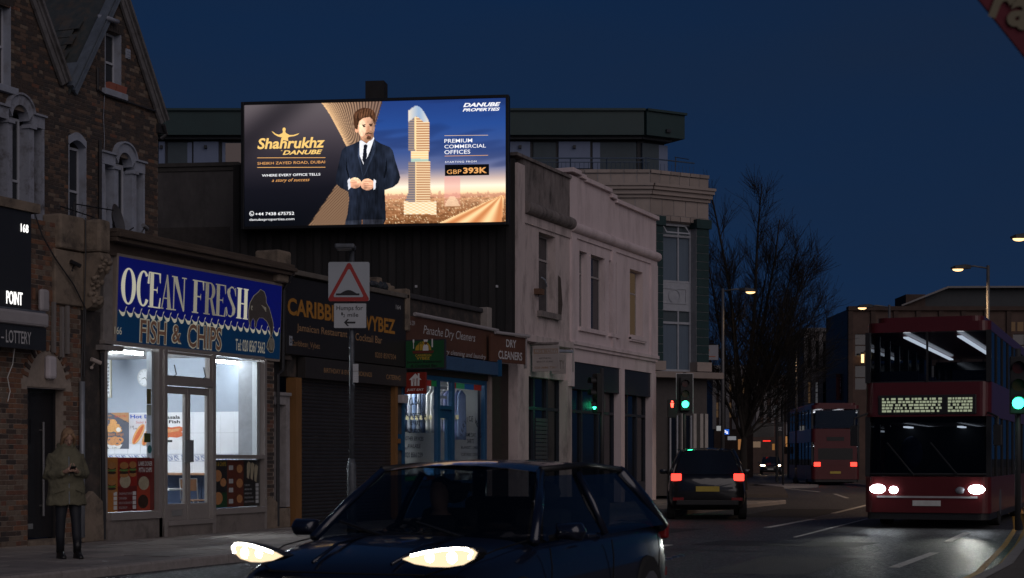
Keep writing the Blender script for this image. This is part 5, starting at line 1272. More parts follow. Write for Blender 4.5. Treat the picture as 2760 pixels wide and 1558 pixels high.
# angled brown board
A, B = at(1322, 978, 41.2), at(1416, 978, 42.6)
FD = FRAME((A.x, A.y, 0), (B.x - A.x, B.y - A.y, 0)); w_ = (Vector((B.x, B.y, 0)) - Vector((A.x, A.y, 0))).length
s = T('corner_sign', 'brown angled board lettered DRY CLEANERS with a tube lamp on top', 'sign', (A.x, A.y, 3.7))
z0, z1 = at(1370, 978, 41.9).z, at(1370, 905, 41.9).z
MB(FD).box(0, w_, z0, z1, -.05, 0).obj('panel', BROWN, s)
m = MB(FD); m.box(w_, w_ + .05, z0 - .1, z1, -.05, .02); m.obj('edge_strip', DULLW, s)
m = MB(FD); m.tube([(.15, z1 + .04, .05), (w_ + .1, z1 + .04, .05)], .04, 8); m.obj('trough_light', GREYPVC, s)
zz = lambda y: at(1370, y, 41.9).z
text('DRY', FD, *[on_f(FD, 1364, 936)[0], zz(936), on_f(FD, 1391, 936)[0], zz(915)], .004, LETGREY, s, offset=.02); text('CLEANERS', FD, *[on_f(FD, 1343, 969)[0], zz(969), on_f(FD, 1407, 969)[0], zz(947)], .004, LETGREY, s, offset=.02)
# ================================================================== white rendered building
STU = M('stucco', (.64, .54, .55), .9, var=.08, scale=2.5, bump=.12, bscale=30, stain=(.40, .33, .33), sscale=1.6, samt=.75, stretch=(1, 1, .3))
STUD = M('stucco_dirty', (.52, .44, .43), .9, var=.12, scale=3, bump=.2, bscale=30, stain=(.14, .12, .115), sscale=2.2, samt=.8, stretch=(1, 1, .35))
STUB = M('stucco_black_mould', (.20, .175, .17), .95, var=.35, scale=6, bump=.3, stain=(.045, .04, .038), sscale=4, samt=.95, stretch=(1, 1, .35))
wb = T('white_building', 'white rendered two storey building with a stepped parapet and deep windows', 'building', (XS, 45.6, .12))
U = lambda x, y=1000: S(x, y)[0]
V = lambda x, y: S(x, y)[1]
w1 = (U(1452), U(1497), 5.28, 7.35)
w2 = [(U(1560), U(1581), 5.08, 7.2), (U(1591), U(1629), 5.08, 7.2), (U(1640), U(1661), 5.08, 7.2)]
w4 = (U(1696), U(1731), 5.15, 7.15)
UA, UB, UC = 39.92, 43.83, 51.6
m = MB(FS); walled(m, UA + .5, UB, 4.55, 7.45, -.5, 0, [w1]); m.box(UA, UA + .5, .12, 8.9, -.5, .05); m.obj('wall', STUD, wb)
m = MB(FS); walled(m, UB, UC, 4.55, 7.5, -.5, 0.02, w2 + [w4]); m.obj('wall', STU, wb)
MB(FS).box(UA + .5, UB, 8.05, 9.08, -.5, .0).obj('parapet', STUB, wb)
MB(FS).box(UA - .05, UB, 9.08, 9.16, -.55, .06).obj('coping', STUB, wb)
MB(FS).box(UB + .003, 47.3, 7.9, 9.20, -.5, .02).obj('parapet', STU, wb); MB(FS).box(47.3, UC, 7.9, 8.98, -.5, .022).obj('parapet', STU, wb)
for a, b, z in ((43.8, 44.5, 9.36), (44.5, 44.9, 9.30), (44.9, 47.1, 9.25), (47.1, 47.55, 9.12), (47.55, 48.1, 9.03), (48.1, UC + .05, 9.03)):
    MB(FS).box(a, b - .01, z - .09, z + .03, -.5, .12).obj('coping_stone', STU, wb, bev=.01)
def mould(a, b, z, r, mat, nm='cornice'):
    m = MB(FS); prof = [(z + r, -.02), (z + r, .05)] + [(z + r * math.sin(t) * .9, .05 + r * .9 * math.cos(t)) for t in [rad(75 - 165 * q / 9) for q in range(10)]] + [(z - r, .02), (z - r, -.02)]
    m.loft([[(a, v, w) for v, w in prof], [(b, v, w) for v, w in prof]][::-1]); return m.obj(nm, mat, wb)
mould(UA + .5, UB, 7.85, .18, STUB); mould(UB, 47.55, 7.78, .16, STU); mould(47.55, UC + .06, 7.78, .16, STU)
MB(FS).box(UA + .5, UB, 7.45, 7.68, -.5, .04).obj('frieze', STUD, wb); MB(FS).box(UB, UC, 7.50, 7.63, -.5, .06).obj('frieze', STU, wb)
MB(FS).box(UA + .5, UB, 7.68, 8.05, -.5, -.0).obj('frieze_band', STUD, wb); MB(FS).box(UB, UC, 7.63, 7.9, -.5, -.0).obj('frieze_band', STU, wb)
MB(FS).box(UA + .45, UB - .02, 4.42, 4.60, -.4, .14).obj('string_course', STUD, wb, bev=.015); m = MB(FS); m.box(UB, UC + .05, 4.55, 4.66, -.4, .12); m.box(UB, UC + .04, 4.46, 4.55, -.4, .07); m.obj('string_course', STU, wb, bev=.01)
m = MB(FS); m.box(UB - .15, UB + .12, 3.4, 4.48, -.3, .10); m.obj('pilaster', STU, wb)
for a, b in ((47.25, 47.52), (50.95, 51.6)): MB(FS).box(a, b, 4.66, 7.5, -.1, .08).obj('pilaster', STU, wb)
MB(FS).box(UB + .02, UB + .4, 4.66, 7.5, -.1, .07).obj('pilaster', STU, wb)
# windows
UPVC = M('upvc_dull', (.34, .31, .31), .5, bump=0)
sash(FS, wb, w1[0], w1[1], w1[2], w1[3], -.22, mid=.68, mat=UPVC, fw=.06)
MB(FS).box(w1[0] - .12, w1[1] + .15, 5.13, 5.28, -.3, .12).obj('window_sill', STUB, wb)
for a, b, c, d in w2: sash(FS, wb, a, b, c, d, -.15, mid=.72, mat=UPVC, fw=.05)
sash(FS, wb, *w4, -.2, mid=.66, mat=UPVC, fw=.05, pane=EM('lit_blind', (.055, .036, .022), 1.0), )
for a, b in ((w2[0][0] - .1, w2[1][1] + .0), (w2[2][0] - .08, w2[2][1] + .1), (w4[0] - .1, w4[1] + .15)): MB(FS).box(a, b, 4.97, 5.08, -.1, .10).obj('window_sill', STU, wb)
MB(FS).box(w4[0] - .1, w4[1] + .15, 5.02, 5.15, -.1, .12).obj('window_sill', STU, wb)
t = T('vent_box', 'rusty brown vent box on the white wall by the first window', 'vent', (XS, U(1443), 6.2)); MB(FS).box(U(1439), U(1452), V(1445, 794), V(1445, 779), 0, .16).obj('cowl', M('rust_brown', (.13, .07, .045), .8), t); m = MB(FS); m.tube([(U(1452), 6.15, .08), (U(1460), 6.1, .1), (U(1468), 5.95, .06)], .02, 5); m.obj('torn_flap', WHITE, t)
m = MB(FS); m.sheet([(U(1504), 5.3), (U(1512), 5.2), (U(1516), 5.6), (U(1511), 6.3), (U(1504), 6.35)], .004); m.obj('peeled_patch', M('bare_render', (.07, .055, .048), .95), wb)
# flat top of the block and its return
m = MB(FS); m.box(UA, UC, 8.4, 8.5, -9, -.5); m.obj('roof', M('felt_roof', (.03, .03, .032)), wb); m = MB(FS); m.box(UC - .4, UC, .1, 8.9, -9, -.5); m.obj('return_wall', STU, wb)
# ground floor: beauty clinic and two more dark shops
SHOPB = M('dark_blue_fascia', (.022, .026, .038), .5, var=.15, scale=2)
GLD = M('unlit_glass', (.008, .010, .014), .12, spec=.6, bump=0)
m = MB(FS); m.box(UA + .5, UB, 3.55, 4.42, -.4, -.06); m.obj('clinic_fascia', STUD, wb)
m = MB(FS); m.box(UB + .12, UC, 4.1, 4.46, -.4, .0); m.obj('fascia_band', STU, wb)
for a, b in ((UA + .5, 40.75), (43.55, UB + .12), (48.15, 48.5), (51.2, UC)): MB(FS).box(a, b, .12, 3.55 if b < 44 else 4.1, -.3, .02).obj('pilaster', STUD if b < 44 else STU, wb)
m = MB(FS); m.box(UB + .12, 48.15, 3.35, 4.1, -.25, -.04); m.box(48.5, 51.2, 3.35, 4.1, -.25, -.04); m.obj('shop_fascia', SHOPB, wb)
for q, (a, b) in enumerate(((40.75, 43.55), (UB + .12, 48.15), (48.5, 51.2))):
    n = 3
    MB(FS).box(a, b, .12, .7, -.32, -.2).obj('stall_riser', SHOPB, wb)
    for k in range(n):
        c, d = a + (b - a) * k / n, a + (b - a) * (k + 1) / n
        m = MB(FS); top = 3.55 if q == 0 else 3.35
        m.box(c, c + .06, .7, top, -.3, -.2); m.box(d - .06, d, .7, top, -.3, -.2); m.box(c + .06, d - .06, 2.7, 2.78, -.3, -.2)
        fo = m.obj('shop_window', SHOPB, wb); MB(FS).box(c + .06, d - .06, .7, 2.7, -.27, -.262).obj('pane', GLD, fo); MB(FS).box(c + .06, d - .06, 2.78, top, -.27, -.262).obj('pane', GLD, fo)
# shallow slatted shutter in the clinic doorway
for k in range(16): MB(FS).box(41.75, 42.6, .75 + k * .11, .84 + k * .11, -.19, -.175).obj('shutter_slat', M('shutter_grey', (.06, .06, .065), .5), wb)
# projecting clinic sign, facing the camera
FL = FRAME((0, 41.0, 0), (1, 0, 0)); Lc = lambda x, y: on_f(FL, x, y)
s = T('clinic_sign', 'white projecting sign lettered LUXE BEAUTY aesthetic clinic', 'sign', (XS + .4, 41.0, 3.7))
BOARD = M('sign_board_white', (.34, .31, .30), .6, var=.08, stain=(.2, .17, .16), sscale=3); GOLD = M('letter_gold', (.26, .16, .09), .5, bump=0); DKL = M('letter_dark', (.07, .06, .06), .5, bump=0)
a0, b0 = Lc(1432, 1002); a1, b1 = Lc(1506, 930)
MB(FL).box(XS + .02, a1, b0, b1, -.06, 0).obj('panel', BOARD, s, bev=.006)
def lt(o, fr, body, x0, y0, x1, y1, mat, w=.003, **k):
    a, b = on_f(fr, x0, y1); c, d = on_f(fr, x1, y0); return text(body, fr, a, b, c, d, w, mat, o, **k)
lt(s, FL, 'LUXE BEAUTY', 1441, 942, 1501, 951, GOLD); lt(s, FL, 'AESTHETIC', 1453, 963, 1486, 968, DKL); lt(s, FL, 'BEAUTY CLINIC', 1447, 972, 1492, 977, DKL); lt(s, FL, '020 3686 7261', 1441, 987, 1499, 994, GOLD)
a, b = Lc(1439, 953.5); c, d = Lc(1503, 939.5); m = MB(FL)
m.box(a, c, b, b + .012, 0, .003); m.box(a, c, d - .012, d, 0, .003); m.box(a, a + .012, b + .012, d - .012, 0, .003); m.box(c - .012, c, b + .012, d - .012, 0, .003); m.obj('border', GOLD, s)
m = MB(FL); m.tube([(XS - .05, b1 + .05, -.03), (a1 - .02, b1 + .05, -.03)], .035, 6); m.obj('support_arm', STUB, s)
s = T('small_board', 'partly hidden white board ending in TY behind the clinic sign', 'sign', (XS + .5, 42.4, 3.8))
FL2 = FRAME((0, 42.4, 0), (1, 0, 0)); a1, b1 = on_f(FL2, 1524, 956); _, b0 = on_f(FL2, 1524, 1007)
MB(FL2).box(XS + .02, a1, b0, b1, -.05, 0).obj('panel', BOARD, s); lt(s, FL2, 'TY', 1508, 971, 1521, 994, M('letter_mid', (.16, .14, .13), .5, bump=0)); MB(FL2).tube([(XS - .05, b1 + .12, -.03), (a1 + .2, b1 + .08, -.03)], .04, 6).obj('lamp_arm', WHITE, s)
m = MB(FS); m.tube([(UB - .05, 4.42, .12), (UB - .05, 3.8, .12)], .02, 6); m.obj('conduit', DULLW, wb)

# ================================================================== black boarded wall and the billboard
BK = [M('black_board_a', (.016, .015, .016), .85, var=.35, scale=5, stain=(.035, .033, .033), sscale=3, stretch=(1, 1, .2)), M('black_board_b', (.021, .02, .021), .85, var=.35, scale=5, stretch=(1, 1, .2)), M('black_board_c', (.012, .012, .013), .85, var=.3, scale=5, stretch=(1, 1, .2))]
ul, ur = on_f(FB, 628, 700)[0], .02
bw = T('boarded_wall', 'black vertical timber boarded wall below the billboard', 'wall', FB @ Vector(((ul + ur) / 2, 4.4, 0)))
MB(FB).box(ul, ur - .02, 4.3, 9.0, -.3, -.03).obj('backing', BK[2], bw)
u = ul; k = 0
while u < ur - .05:
    wd = .165; MB(FB).box(u, min(u + wd, ur - .01), 4.35, 9.0, -.03, random.uniform(-.004, .006)).obj('plank', BK[k % 3], bw)
    MB(FB).box(u + wd + .003, u + .212, 4.35, 8.98, -.03, -.018).obj('batten', BK[2], bw)
    u += .215; k += 1
for px in (1123, 1341): 
    a, b = on_f(FB, px, 772); MB(FB).box(a - .04, a + .02, b - .03, b + .03, .0, .03).obj('fixing_plate', M('bright_metal', (.5, .5, .5), .4, .5), bw)
FBB = FRAME(FB @ Vector((0, 0, .55)), (.9665, .2551, 0))
bu0, bv0 = on_f(FBB, 650, 619); bu1, bv1 = on_f(FBB, 1371, 255)
bb = T('billboard', 'large lit digital billboard advertising offices with a man in a dark suit', 'billboard', FBB @ Vector(((bu0 + bu1) / 2, bv0, 0)))
FRM = M('billboard_frame', (.012, .013, .016), .45, metal=.3, bump=0)
fw = .075
m = MB(FBB); m.box(bu0, bu1, bv0, bv1, -.28, -.04); m.obj('cabinet', FRM, bb)
m = MB(FBB); m.box(bu0, bu0 + fw, bv0, bv1, -.04, .03); m.box(bu1 - fw, bu1, bv0, bv1, -.04, .03); m.box(bu0 + fw, bu1 - fw, bv0, bv0 + fw, -.04, .03); m.box(bu0 + fw, bu1 - fw, bv1 - fw, bv1, -.04, .03); m.obj('bezel', FRM, bb, bev=.008)
for q in (.2, .5, .8): MB(FBB).box(bu0 + (bu1 - bu0) * q - .06, bu0 + (bu1 - bu0) * q + .06, bv0 + .3, bv1 - .3, -.52, -.28).obj('mount', FRM, bb)
a, b = on_f(FB, 984, 270); c, d = on_f(FB, 1034, 216)
ch = MB(FB).box(a, c, 8.2, d, -.5, -.03).obj('chimney_post', BK[1]); tag(ch, 'square black post rising behind the billboard', 'post')
def ZB(zx, zy): return on_f(FBB, 600 + zx / 3.161, 200 + zy / 3.161)
# picture on the LED screen, one colour per lamp cluster
def led_mat():
    m = bpy.data.materials.new('led_picture'); m.use_nodes = True; t = m.node_tree; t.nodes.clear()
    at_ = t.nodes.new('ShaderNodeAttribute'); at_.attribute_name = 'Col'; e = t.nodes.new('ShaderNodeEmission'); o = t.nodes.new('ShaderNodeOutputMaterial')
    t.links.new(at_.outputs['Color'], e.inputs[0]); t.links.new(e.outputs[0], o.inputs[0]); e.inputs[1].default_value = 1.18
    return m
LED = led_mat()
from mathutils import noise as NZ
def mixc(a, b, t):
    t = max(0, min(1, t)); return tuple(p + (q - p) * t for p, q in zip(a, b))
def ramp(st, x):
    for (a, ca), (b, cb) in zip(st, st[1:]):
        if x <= b: return mixc(ca, cb, (x - a) / (b - a))
    return st[-1][1]
SKYR = [(0, (34, 60, 122)), (.2, (38, 72, 140)), (.42, (60, 82, 138)), (.55, (105, 110, 145)), (.64, (205, 180, 170)), (.70, (255, 240, 215)), (.75, (255, 225, 180)), (.78, (225, 165, 120)), (.84, (170, 120, 85)), (.92, (150, 98, 62)), (1.0, (120, 76, 44))]
def pix(x, y):
    zx, zy = 175 + 2238 * x, 245 - 48 * x + (1055 + 10 * x) * y
    # left dark card
    bl = .297 + .098 * (min(y, .36) / .36) ** .8 if y < .36 else (.395 - (.035) * (y - .36) / .30 if y < .66 else .36 - .11 * (y - .66) / .34)
    if x < bl:
        c = ramp([(0, (96, 88, 92)), (.2, (78, 70, 76)), (.45, (46, 42, 50)), (.7, (20, 20, 28)), (1, (10, 12, 18))], y)
        c = mixc(c, (24, 22, 28), .6 * max(0, math.sin((x + y * .55) * 9) ** 3))
        if y > .66 and False: pass
        return c
    if y < .40:
        xr = .533 - .05 * (y / .36)
        if x < xr:
            f = (x - bl) / max(.01, xr - bl)
            s_ = .5 + .5 * math.sin(150 * f ** .75 + y * 9)
            base = mixc((255, 206, 150), (150, 120, 105), f ** .6)
            return mixc((60, 45, 40), base, max(s_, .95 - f * 2.6))
    if y > .62 and x < .405:
        s_ = .5 + .5 * math.sin((x * 2.1 + y) * 260)
        return mixc((58, 42, 32), (168, 132, 104), s_)
    n = NZ.noise(Vector((x * 6, y * 18 + x * 5, 0)))
    c = ramp(SKYR, y)
    if y < .6: c = mixc(c, (26, 40, 84), .35 * max(0, math.sin((y * 14 - x * 4.5) + n * 2)))
    if .70 < y < .80:
        sk = .768 - .045 * max(0, NZ.noise(Vector((math.floor(x * 110) * .7, 3, 0)))) - .03 * max(0, NZ.noise(Vector((math.floor(x * 190) * .9, 7, 0))))
        if y > sk: c = mixc(c, (190, 130, 110), .55)
    if y > .78:
        g = NZ.noise(Vector((x * 40, y * 60, 2))) + .8 * NZ.noise(Vector((x * 130, y * 150, 5))); c = mixc(c, (70, 50, 32), .6 * max(0, g)); c = mixc(c, (255, 205, 160), .5 * max(0, -g))
        if NZ.noise(Vector((x * 210, y * 120, 9))) > .42: c = mixc(c, (255, 226, 180), .75)
        w = (y - .78) / .22
        rx = .985 - .17 * w
        if x > rx - .07 * w and x < rx + .16 * w + .01:
            q = (x - rx) / max(.02, w); c = mixc((205, 130, 80), (255, 215, 160), .5 + .5 * math.sin(q * 70))
    # far hazy tower
    if 1898 < zx < 2032 and 868 < zy < 1125: c = mixc(c, (232, 160, 150), .55 if zy < 1050 else .35)
    if 1895 < zx < 2030 and 1040 < zy < 1125 and abs(zx - 1962) < 66 * math.sqrt(max(0, (zy - 1035) / 90)): c = mixc(c, (255, 225, 185), .6)
    # main tower
    tl = 1592; trr = 1766 + (zy - 400) * .006
    topc = 258 + (max(0, zx - 1650) / 110) ** 2 * 130 + max(0, 1650 - zx) * .7
    if zy < 650: ins = tl < zx < trr and zy > topc
    elif zy < 740: ins = tl + 18 < zx < trr - 8
    elif zy < 985: ins = tl - 2 < zx < trr + 4
    else: ins = tl - (zy - 985) * .3 < zx < trr + 6 and zy < 1085
    if ins:
        st = .5 + .5 * math.sin(zy * 2 * math.pi / 21)
        f = (zx - tl) / (trr - tl)
        if zy < topc + 95 and zy < 400: c = mixc((150, 175, 205), (245, 225, 200), abs(f - .5) * 1.6)
        elif 650 <= zy < 740:
            c = mixc((255, 190, 120), (255, 236, 200), st)
            if zy > 715: c = mixc(c, (120, 190, 200), .6)
        else:
            c = mixc((160, 95, 55), (255, 232, 190), st) if f > .33 else mixc((92, 92, 112), (214, 178, 140), st * .7)
            if abs(f - .33) < .03: c = (255, 220, 165)
    if 1548 < zx < 1830 and 1085 < zy < 1195:
        c = mixc((255, 244, 222), (240, 190, 130), .5 + .5 * math.sin(zx * .12) * math.sin(zy * .25))
    return c
NXG, NYG = 300, 150
vs, fcs, cl = [], [], []
for j in range(NYG + 1):
    for i in range(NXG + 1):
        x, y = i / NXG, j / NYG
        vs.append((bu0 + fw + (bu1 - bu0 - 2 * fw) * x, bv1 - fw - (bv1 - bv0 - 2 * fw) * y, -.036))
        k = .94 + .12 * ((i + j) % 2)
        cl.append(tuple(q * k for q in srgb(*pix(x, y))))
for j in range(NYG):
    for i in range(NXG):
        q = j * (NXG + 1) + i; fcs.append((q, q + NXG + 1, q + NXG + 2, q + 1))
m = MB(FBB); m.add(vs, fcs); sc_o = m.obj('screen', LED, bb)
ca = sc_o.data.color_attributes.new('Col', 'FLOAT_COLOR', 'POINT')
ca.data.foreach_set('color', [v for c in cl for v in (*c, 1.0)])
def SH(nm, pts, col, w, st=1.0):
    m = MB(FBB); m.sheet([ZB(*p) for p in pts], -.036 + w * .002)
    return m.obj(nm, EM('led_%s_%d_%d_%d' % (nm, *col), srgb(*col), st), bb)
def EL(nm, c, rx, ry, col, w, a=0):
    SH(nm, [(c[0] + rx * math.cos(t) * math.cos(a) - ry * math.sin(t) * math.sin(a), c[1] + rx * math.cos(t) * math.sin(a) + ry * math.sin(t) * math.cos(a)) for t in [2 * math.pi * k / 28 for k in range(28)]], col, w)
import numpy as np
GX, GY = np.meshgrid(np.arange(955, 1518, 3.2), np.arange(278, 1294, 3.2))
IMG = np.zeros(GX.shape + (3,)); MASK = np.zeros(GX.shape, bool)
RNG = np.random.default_rng(3)
def smooth_noise(sx, sy):
    g = RNG.random((GX.shape[0] // sy + 3, GX.shape[1] // sx + 3)); y = np.arange(GX.shape[0]) / sy; x = np.arange(GX.shape[1]) / sx
    yi, xi = y.astype(int), x.astype(int); fy, fx = (y - yi)[:, None], (x - xi)[None]
    return (g[yi][:, xi] * (1 - fy) * (1 - fx) + g[yi + 1][:, xi] * fy * (1 - fx) + g[yi][:, xi + 1] * (1 - fy) * fx + g[yi + 1][:, xi + 1] * fy * fx) - .5
N1, N2, N3 = smooth_noise(9, 16), smooth_noise(4, 5), smooth_noise(3, 14)
def inside(pts):
    r = np.zeros(GX.shape, bool); n = len(pts)
    for i in range(n):
        (x0, y0), (x1, y1) = pts[i], pts[(i + 1) % n]
        if y0 == y1: continue
        c = ((y0 > GY) != (y1 > GY)) & (GX < (x1 - x0) * (GY - y0) / (y1 - y0) + x0); r ^= c
    return r
def paint(pts, col, shade=0):
    global MASK
    k = inside(pts); c = np.array(col, float)[None, None] * (1 + np.asarray(shade)[..., None] if np.ndim(shade) else np.ones(GX.shape + (1,)))
    IMG[k] = np.clip(c, 0, 255)[k]; MASK |= k
def oval(c, rx, ry): return [(c[0] + rx * math.cos(t), c[1] + ry * math.sin(t)) for t in [2 * math.pi * k / 28 for k in range(28)]]
suit = .45 * np.exp(-((GX - 1090) / 60) ** 2) + .35 * np.exp(-((GX - 1430) / 40) ** 2) + .5 * N1 + .35 * N3 - .25 * (GY - 700) / 500
def SH_(nm, pts, col, w): paint(pts, col, suit if 'suit' in nm or 'trouser' in nm or 'lapel' in nm else FSH if ('face' in nm or 'jaw' in nm or 'cheek' in nm or 'neck' in nm or 'ear' in nm) else .5 * N3 + .3 * N2 if 'hair' in nm else HSH if 'hand' in nm else .12 * N2)
def EL_(nm, c, rx, ry, col, w, a=0): SH_(nm, oval(c, rx, ry), col, w)
FSH = .10 - .34 * np.clip((GX - 1205) / 80, -.3, 1) - .16 * np.clip((GY - 470) / 90, 0, 1) + .22 * N2
HSH = .18 - .3 * np.clip((GY - 930) / 50, -1, 1) + .35 * N2
SH_('suit_print', [(1162, 568), (1110, 592), (1040, 618), (1012, 650), (992, 740), (970, 840), (960, 890), (968, 935), (1005, 968), (1068, 1000), (1076, 1060), (1060, 1200), (1046, 1240), (1042, 1290), (1180, 1290), (1183, 1240), (1190, 1240), (1190, 1290), (1366, 1284), (1390, 1235), (1384, 1090), (1378, 985), (1450, 962), (1495, 925), (1512, 880), (1500, 830), (1470, 735), (1448, 650), (1425, 620), (1350, 590), (1300, 560), (1286, 522), (1240, 560)], (27, 32, 44), 1)
SH_('trouser_print', [(1042, 1248), (1185, 1240), (1182, 1290), (1042, 1291)], (46, 50, 62), 2); SH_('trouser_print', [(1190, 1235), (1375, 1235), (1366, 1284), (1188, 1290)], (58, 60, 72), 2)
SH_('lapel_print', [(1160, 590), (1150, 690), (1190, 860), (1196, 870), (1172, 700)], (46, 54, 72), 3); SH_('lapel_print', [(1292, 545), (1305, 640), (1215, 850), (1200, 868), (1262, 690)], (46, 54, 72), 3)
SH_('sleeve_fold_print', [(1050, 700), (1060, 800), (1080, 880), (1072, 882), (1050, 810)], (12, 15, 22), 3); SH_('sleeve_fold_print', [(1395, 700), (1385, 800), (1370, 880), (1380, 885), (1400, 810)], (12, 15, 22), 3)
SH_('shirt_print', [(1163, 568), (1180, 560), (1225, 590), (1282, 524), (1290, 545), (1255, 650), (1205, 770), (1192, 770), (1166, 690)], (236, 236, 242), 4)
SH_('waistcoat_print', [(1170, 700), (1198, 765), (1245, 680), (1262, 690), (1205, 860), (1192, 860)], (30, 35, 47), 5)
SH_('tie_print', [(1200, 602), (1218, 594), (1234, 604), (1226, 640), (1228, 700), (1206, 768), (1188, 730), (1198, 640)], (22, 25, 36), 6)
SH_('neck_print', [(1176, 505), (1272, 500), (1276, 540), (1224, 588), (1180, 556)], (190, 136, 104), 7)
EL_('face_print', (1222, 452), 72, 104, (222, 170, 138), 8); EL_('jaw_print', (1232, 520), 54, 50, (200, 148, 116), 9); EL_('cheek_print', (1190, 460), 30, 70, (236, 190, 158), 10)
EL_('ear_print', (1140, 470), 14, 28, (205, 150, 118), 8)
SH_('hair_print', [(1128, 462), (1113, 420), (1112, 360), (1122, 325), (1150, 300), (1196, 283), (1250, 288), (1288, 310), (1302, 345), (1300, 390), (1288, 425), (1278, 385), (1250, 362), (1196, 372), (1162, 398), (1152, 440), (1148, 470)], (74, 48, 34), 11)
for k in range(7): SH_('hair_strand_print', [(1130 + k * 22, 372 - k * 4), (1145 + k * 22, 300 - k * 2 + abs(k - 3) * 5), (1152 + k * 22, 302 - k * 2 + abs(k - 3) * 5), (1140 + k * 22, 375 - k * 4)], (104, 70, 50), 12)
SH_('brow_print', [(1186, 428), (1216, 424), (1216, 433), (1188, 438)], (60, 38, 28), 12); SH_('brow_print', [(1246, 422), (1278, 418), (1278, 428), (1246, 431)], (60, 38, 28), 12)
EL_('eye_print', (1204, 443), 12, 6, (40, 26, 22), 13); EL_('eye_print', (1262, 437), 12, 6, (40, 26, 22), 13)
SH_('nose_print', [(1234, 440), (1246, 440), (1254, 482), (1240, 490), (1228, 484)], (196, 140, 108), 13); SH_('moustache_print', [(1212, 506), (1240, 494), (1272, 502), (1270, 511), (1240, 504), (1214, 514)], (84, 54, 42), 13); SH_('mouth_print', [(1220, 517), (1264, 513), (1260, 520), (1224, 523)], (166, 96, 84), 13); EL_('beard_print', (1244, 540), 20, 16, (104, 70, 54), 13)
for c, r in (((1125, 925), 54), ((1232, 938), 58)):
    EL_('hand_print', c, r, r * .86, (214, 158, 128), 14)
    for k in range(4): SH_('finger_print', [(c[0] - r * .6 + (k * 4), c[1] - r * .45 + k * r * .3), (c[0] + r * .7, c[1] - r * .5 + k * r * .32), (c[0] + r * .7, c[1] - r * .46 + k * r * .32), (c[0] - r * .6, c[1] - r * .40 + k * r * .3)], (156, 104, 80), 15)
SH_('cuff_print', [(1062, 905), (1082, 880), (1090, 965), (1070, 985)], (225, 225, 232), 15); SH_('cuff_print', [(1285, 890), (1305, 905), (1300, 975), (1282, 985)], (225, 225, 232), 15)
vs, fcs, cl = [], [], []
for j in range(GX.shape[0]):
    for i in range(GX.shape[1]):
        if MASK[j, i]:
            x, y = GX[j, i], GY[j, i]; b0 = len(vs)
            for dx, dy in ((-1.6, -1.6), (-1.6, 1.6), (1.6, 1.6), (1.6, -1.6)):
                u_, v_ = bu0 + (x + dx - 175) / 2238 * (bu1 - bu0 - 2 * fw) + fw, None
                vs.append((x + dx, y + dy)); cl.append(srgb(*IMG[j, i]))
            fcs.append((b0, b0 + 1, b0 + 2, b0 + 3))
q00, q10, q01, q11 = (Vector(ZB(*p)) for p in ((955, 278), (1518, 278), (955, 1294), (1518, 1294)))
def bil(x, y):
    a_, b_ = (x - 955) / 563, (y - 278) / 1016; p_ = q00.lerp(q10, a_).lerp(q01.lerp(q11, a_), b_); return (p_.x, p_.y, -.033)
m = MB(FBB); m.add([bil(*p) for p in vs], fcs); fo = m.obj('man_picture', LED, bb)
ca = fo.data.color_attributes.new('Col', 'FLOAT_COLOR', 'POINT'); ca.data.foreach_set('color', [v for c in cl for v in (*c, 1.0)])
LW, LGO = EM('led_white', (.95, .95, .98), 1.1), EM('led_gold', srgb(250, 205, 120), 1.1)
LOR = EM('led_amber', srgb(246, 176, 104), 1.0)
def TB(body, x0, y0, x1, y1, mat, w=20, **k):
    a, b = ZB(x0, y1); c, d = ZB(x1, y0); return text(body, FBB, a, b, c, d, -.036 + w * .002, mat, bb, **k)
TB('Shahrukhz', 297, 532, 872, 640, LGO, shear=.18, offset=.025); TB('DANUBE', 512, 642, 850, 688, LGO, shear=.3, offset=.03); TB('BY', 498, 646, 514, 656, LGO)
for y in (713, 795): SH('rule_print', [(295, y - 2.5), (876, y - 4.5), (876, y + .5), (295, y + 2.5)], (240, 180, 110), 20)
TB('SHEIKH ZAYED ROAD, DUBAI', 297, 736, 873, 776, LOR); TB('WHERE EVERY OFFICE TELLS', 335, 842, 833, 874, LW, offset=.012); TB('a story of success', 420, 884, 741, 926, LOR, shear=.35)
TB('+44 7438 675752', 278, 1172, 610, 1205, LW, offset=.01); TB('danubeproperties.com', 228, 1222, 612, 1256, LW)
c = ZB(248, 1188); m = MB(FBB); m.ring(c, .062, .05, .004, n=24); m.obj('phone_icon', LW, bb); m = MB(FBB); m.ring(c, .034, .02, .004, 120, 330, 12); m.obj('handset_icon', LW, bb)
TB('DANUBE', 2050, 238, 2368, 281, LW, shear=.3, offset=.035); TB('PROPERTIES', 2045, 284, 2363, 319, LW, shear=.3, offset=.03)
SH('rule_print', [(1890, 522), (2262, 518), (2262, 522), (1890, 526)], (230, 200, 170), 20); SH('rule_print', [(1892, 696), (2262, 689), (2262, 693), (1892, 700)], (240, 180, 120), 20)
TB('PREMIUM', 1890, 548, 2127, 586, LW, offset=.004); TB('COMMERCIAL', 1890, 594, 2243, 633, LW, offset=.004); TB('OFFICES', 1890, 643, 2110, 682, LW, offset=.004); TB('STARTING FROM', 1895, 736, 2163, 757, LW, space=1.15)
SH('price_plate', [(1893, 772), (2270, 766), (2271, 860), (1894, 868)], (12, 12, 16), 20); TB('GBP', 1912, 812, 2035, 851, LOR, w=22); TB('393K', 2050, 792, 2252, 848, LOR, w=22, offset=.03)
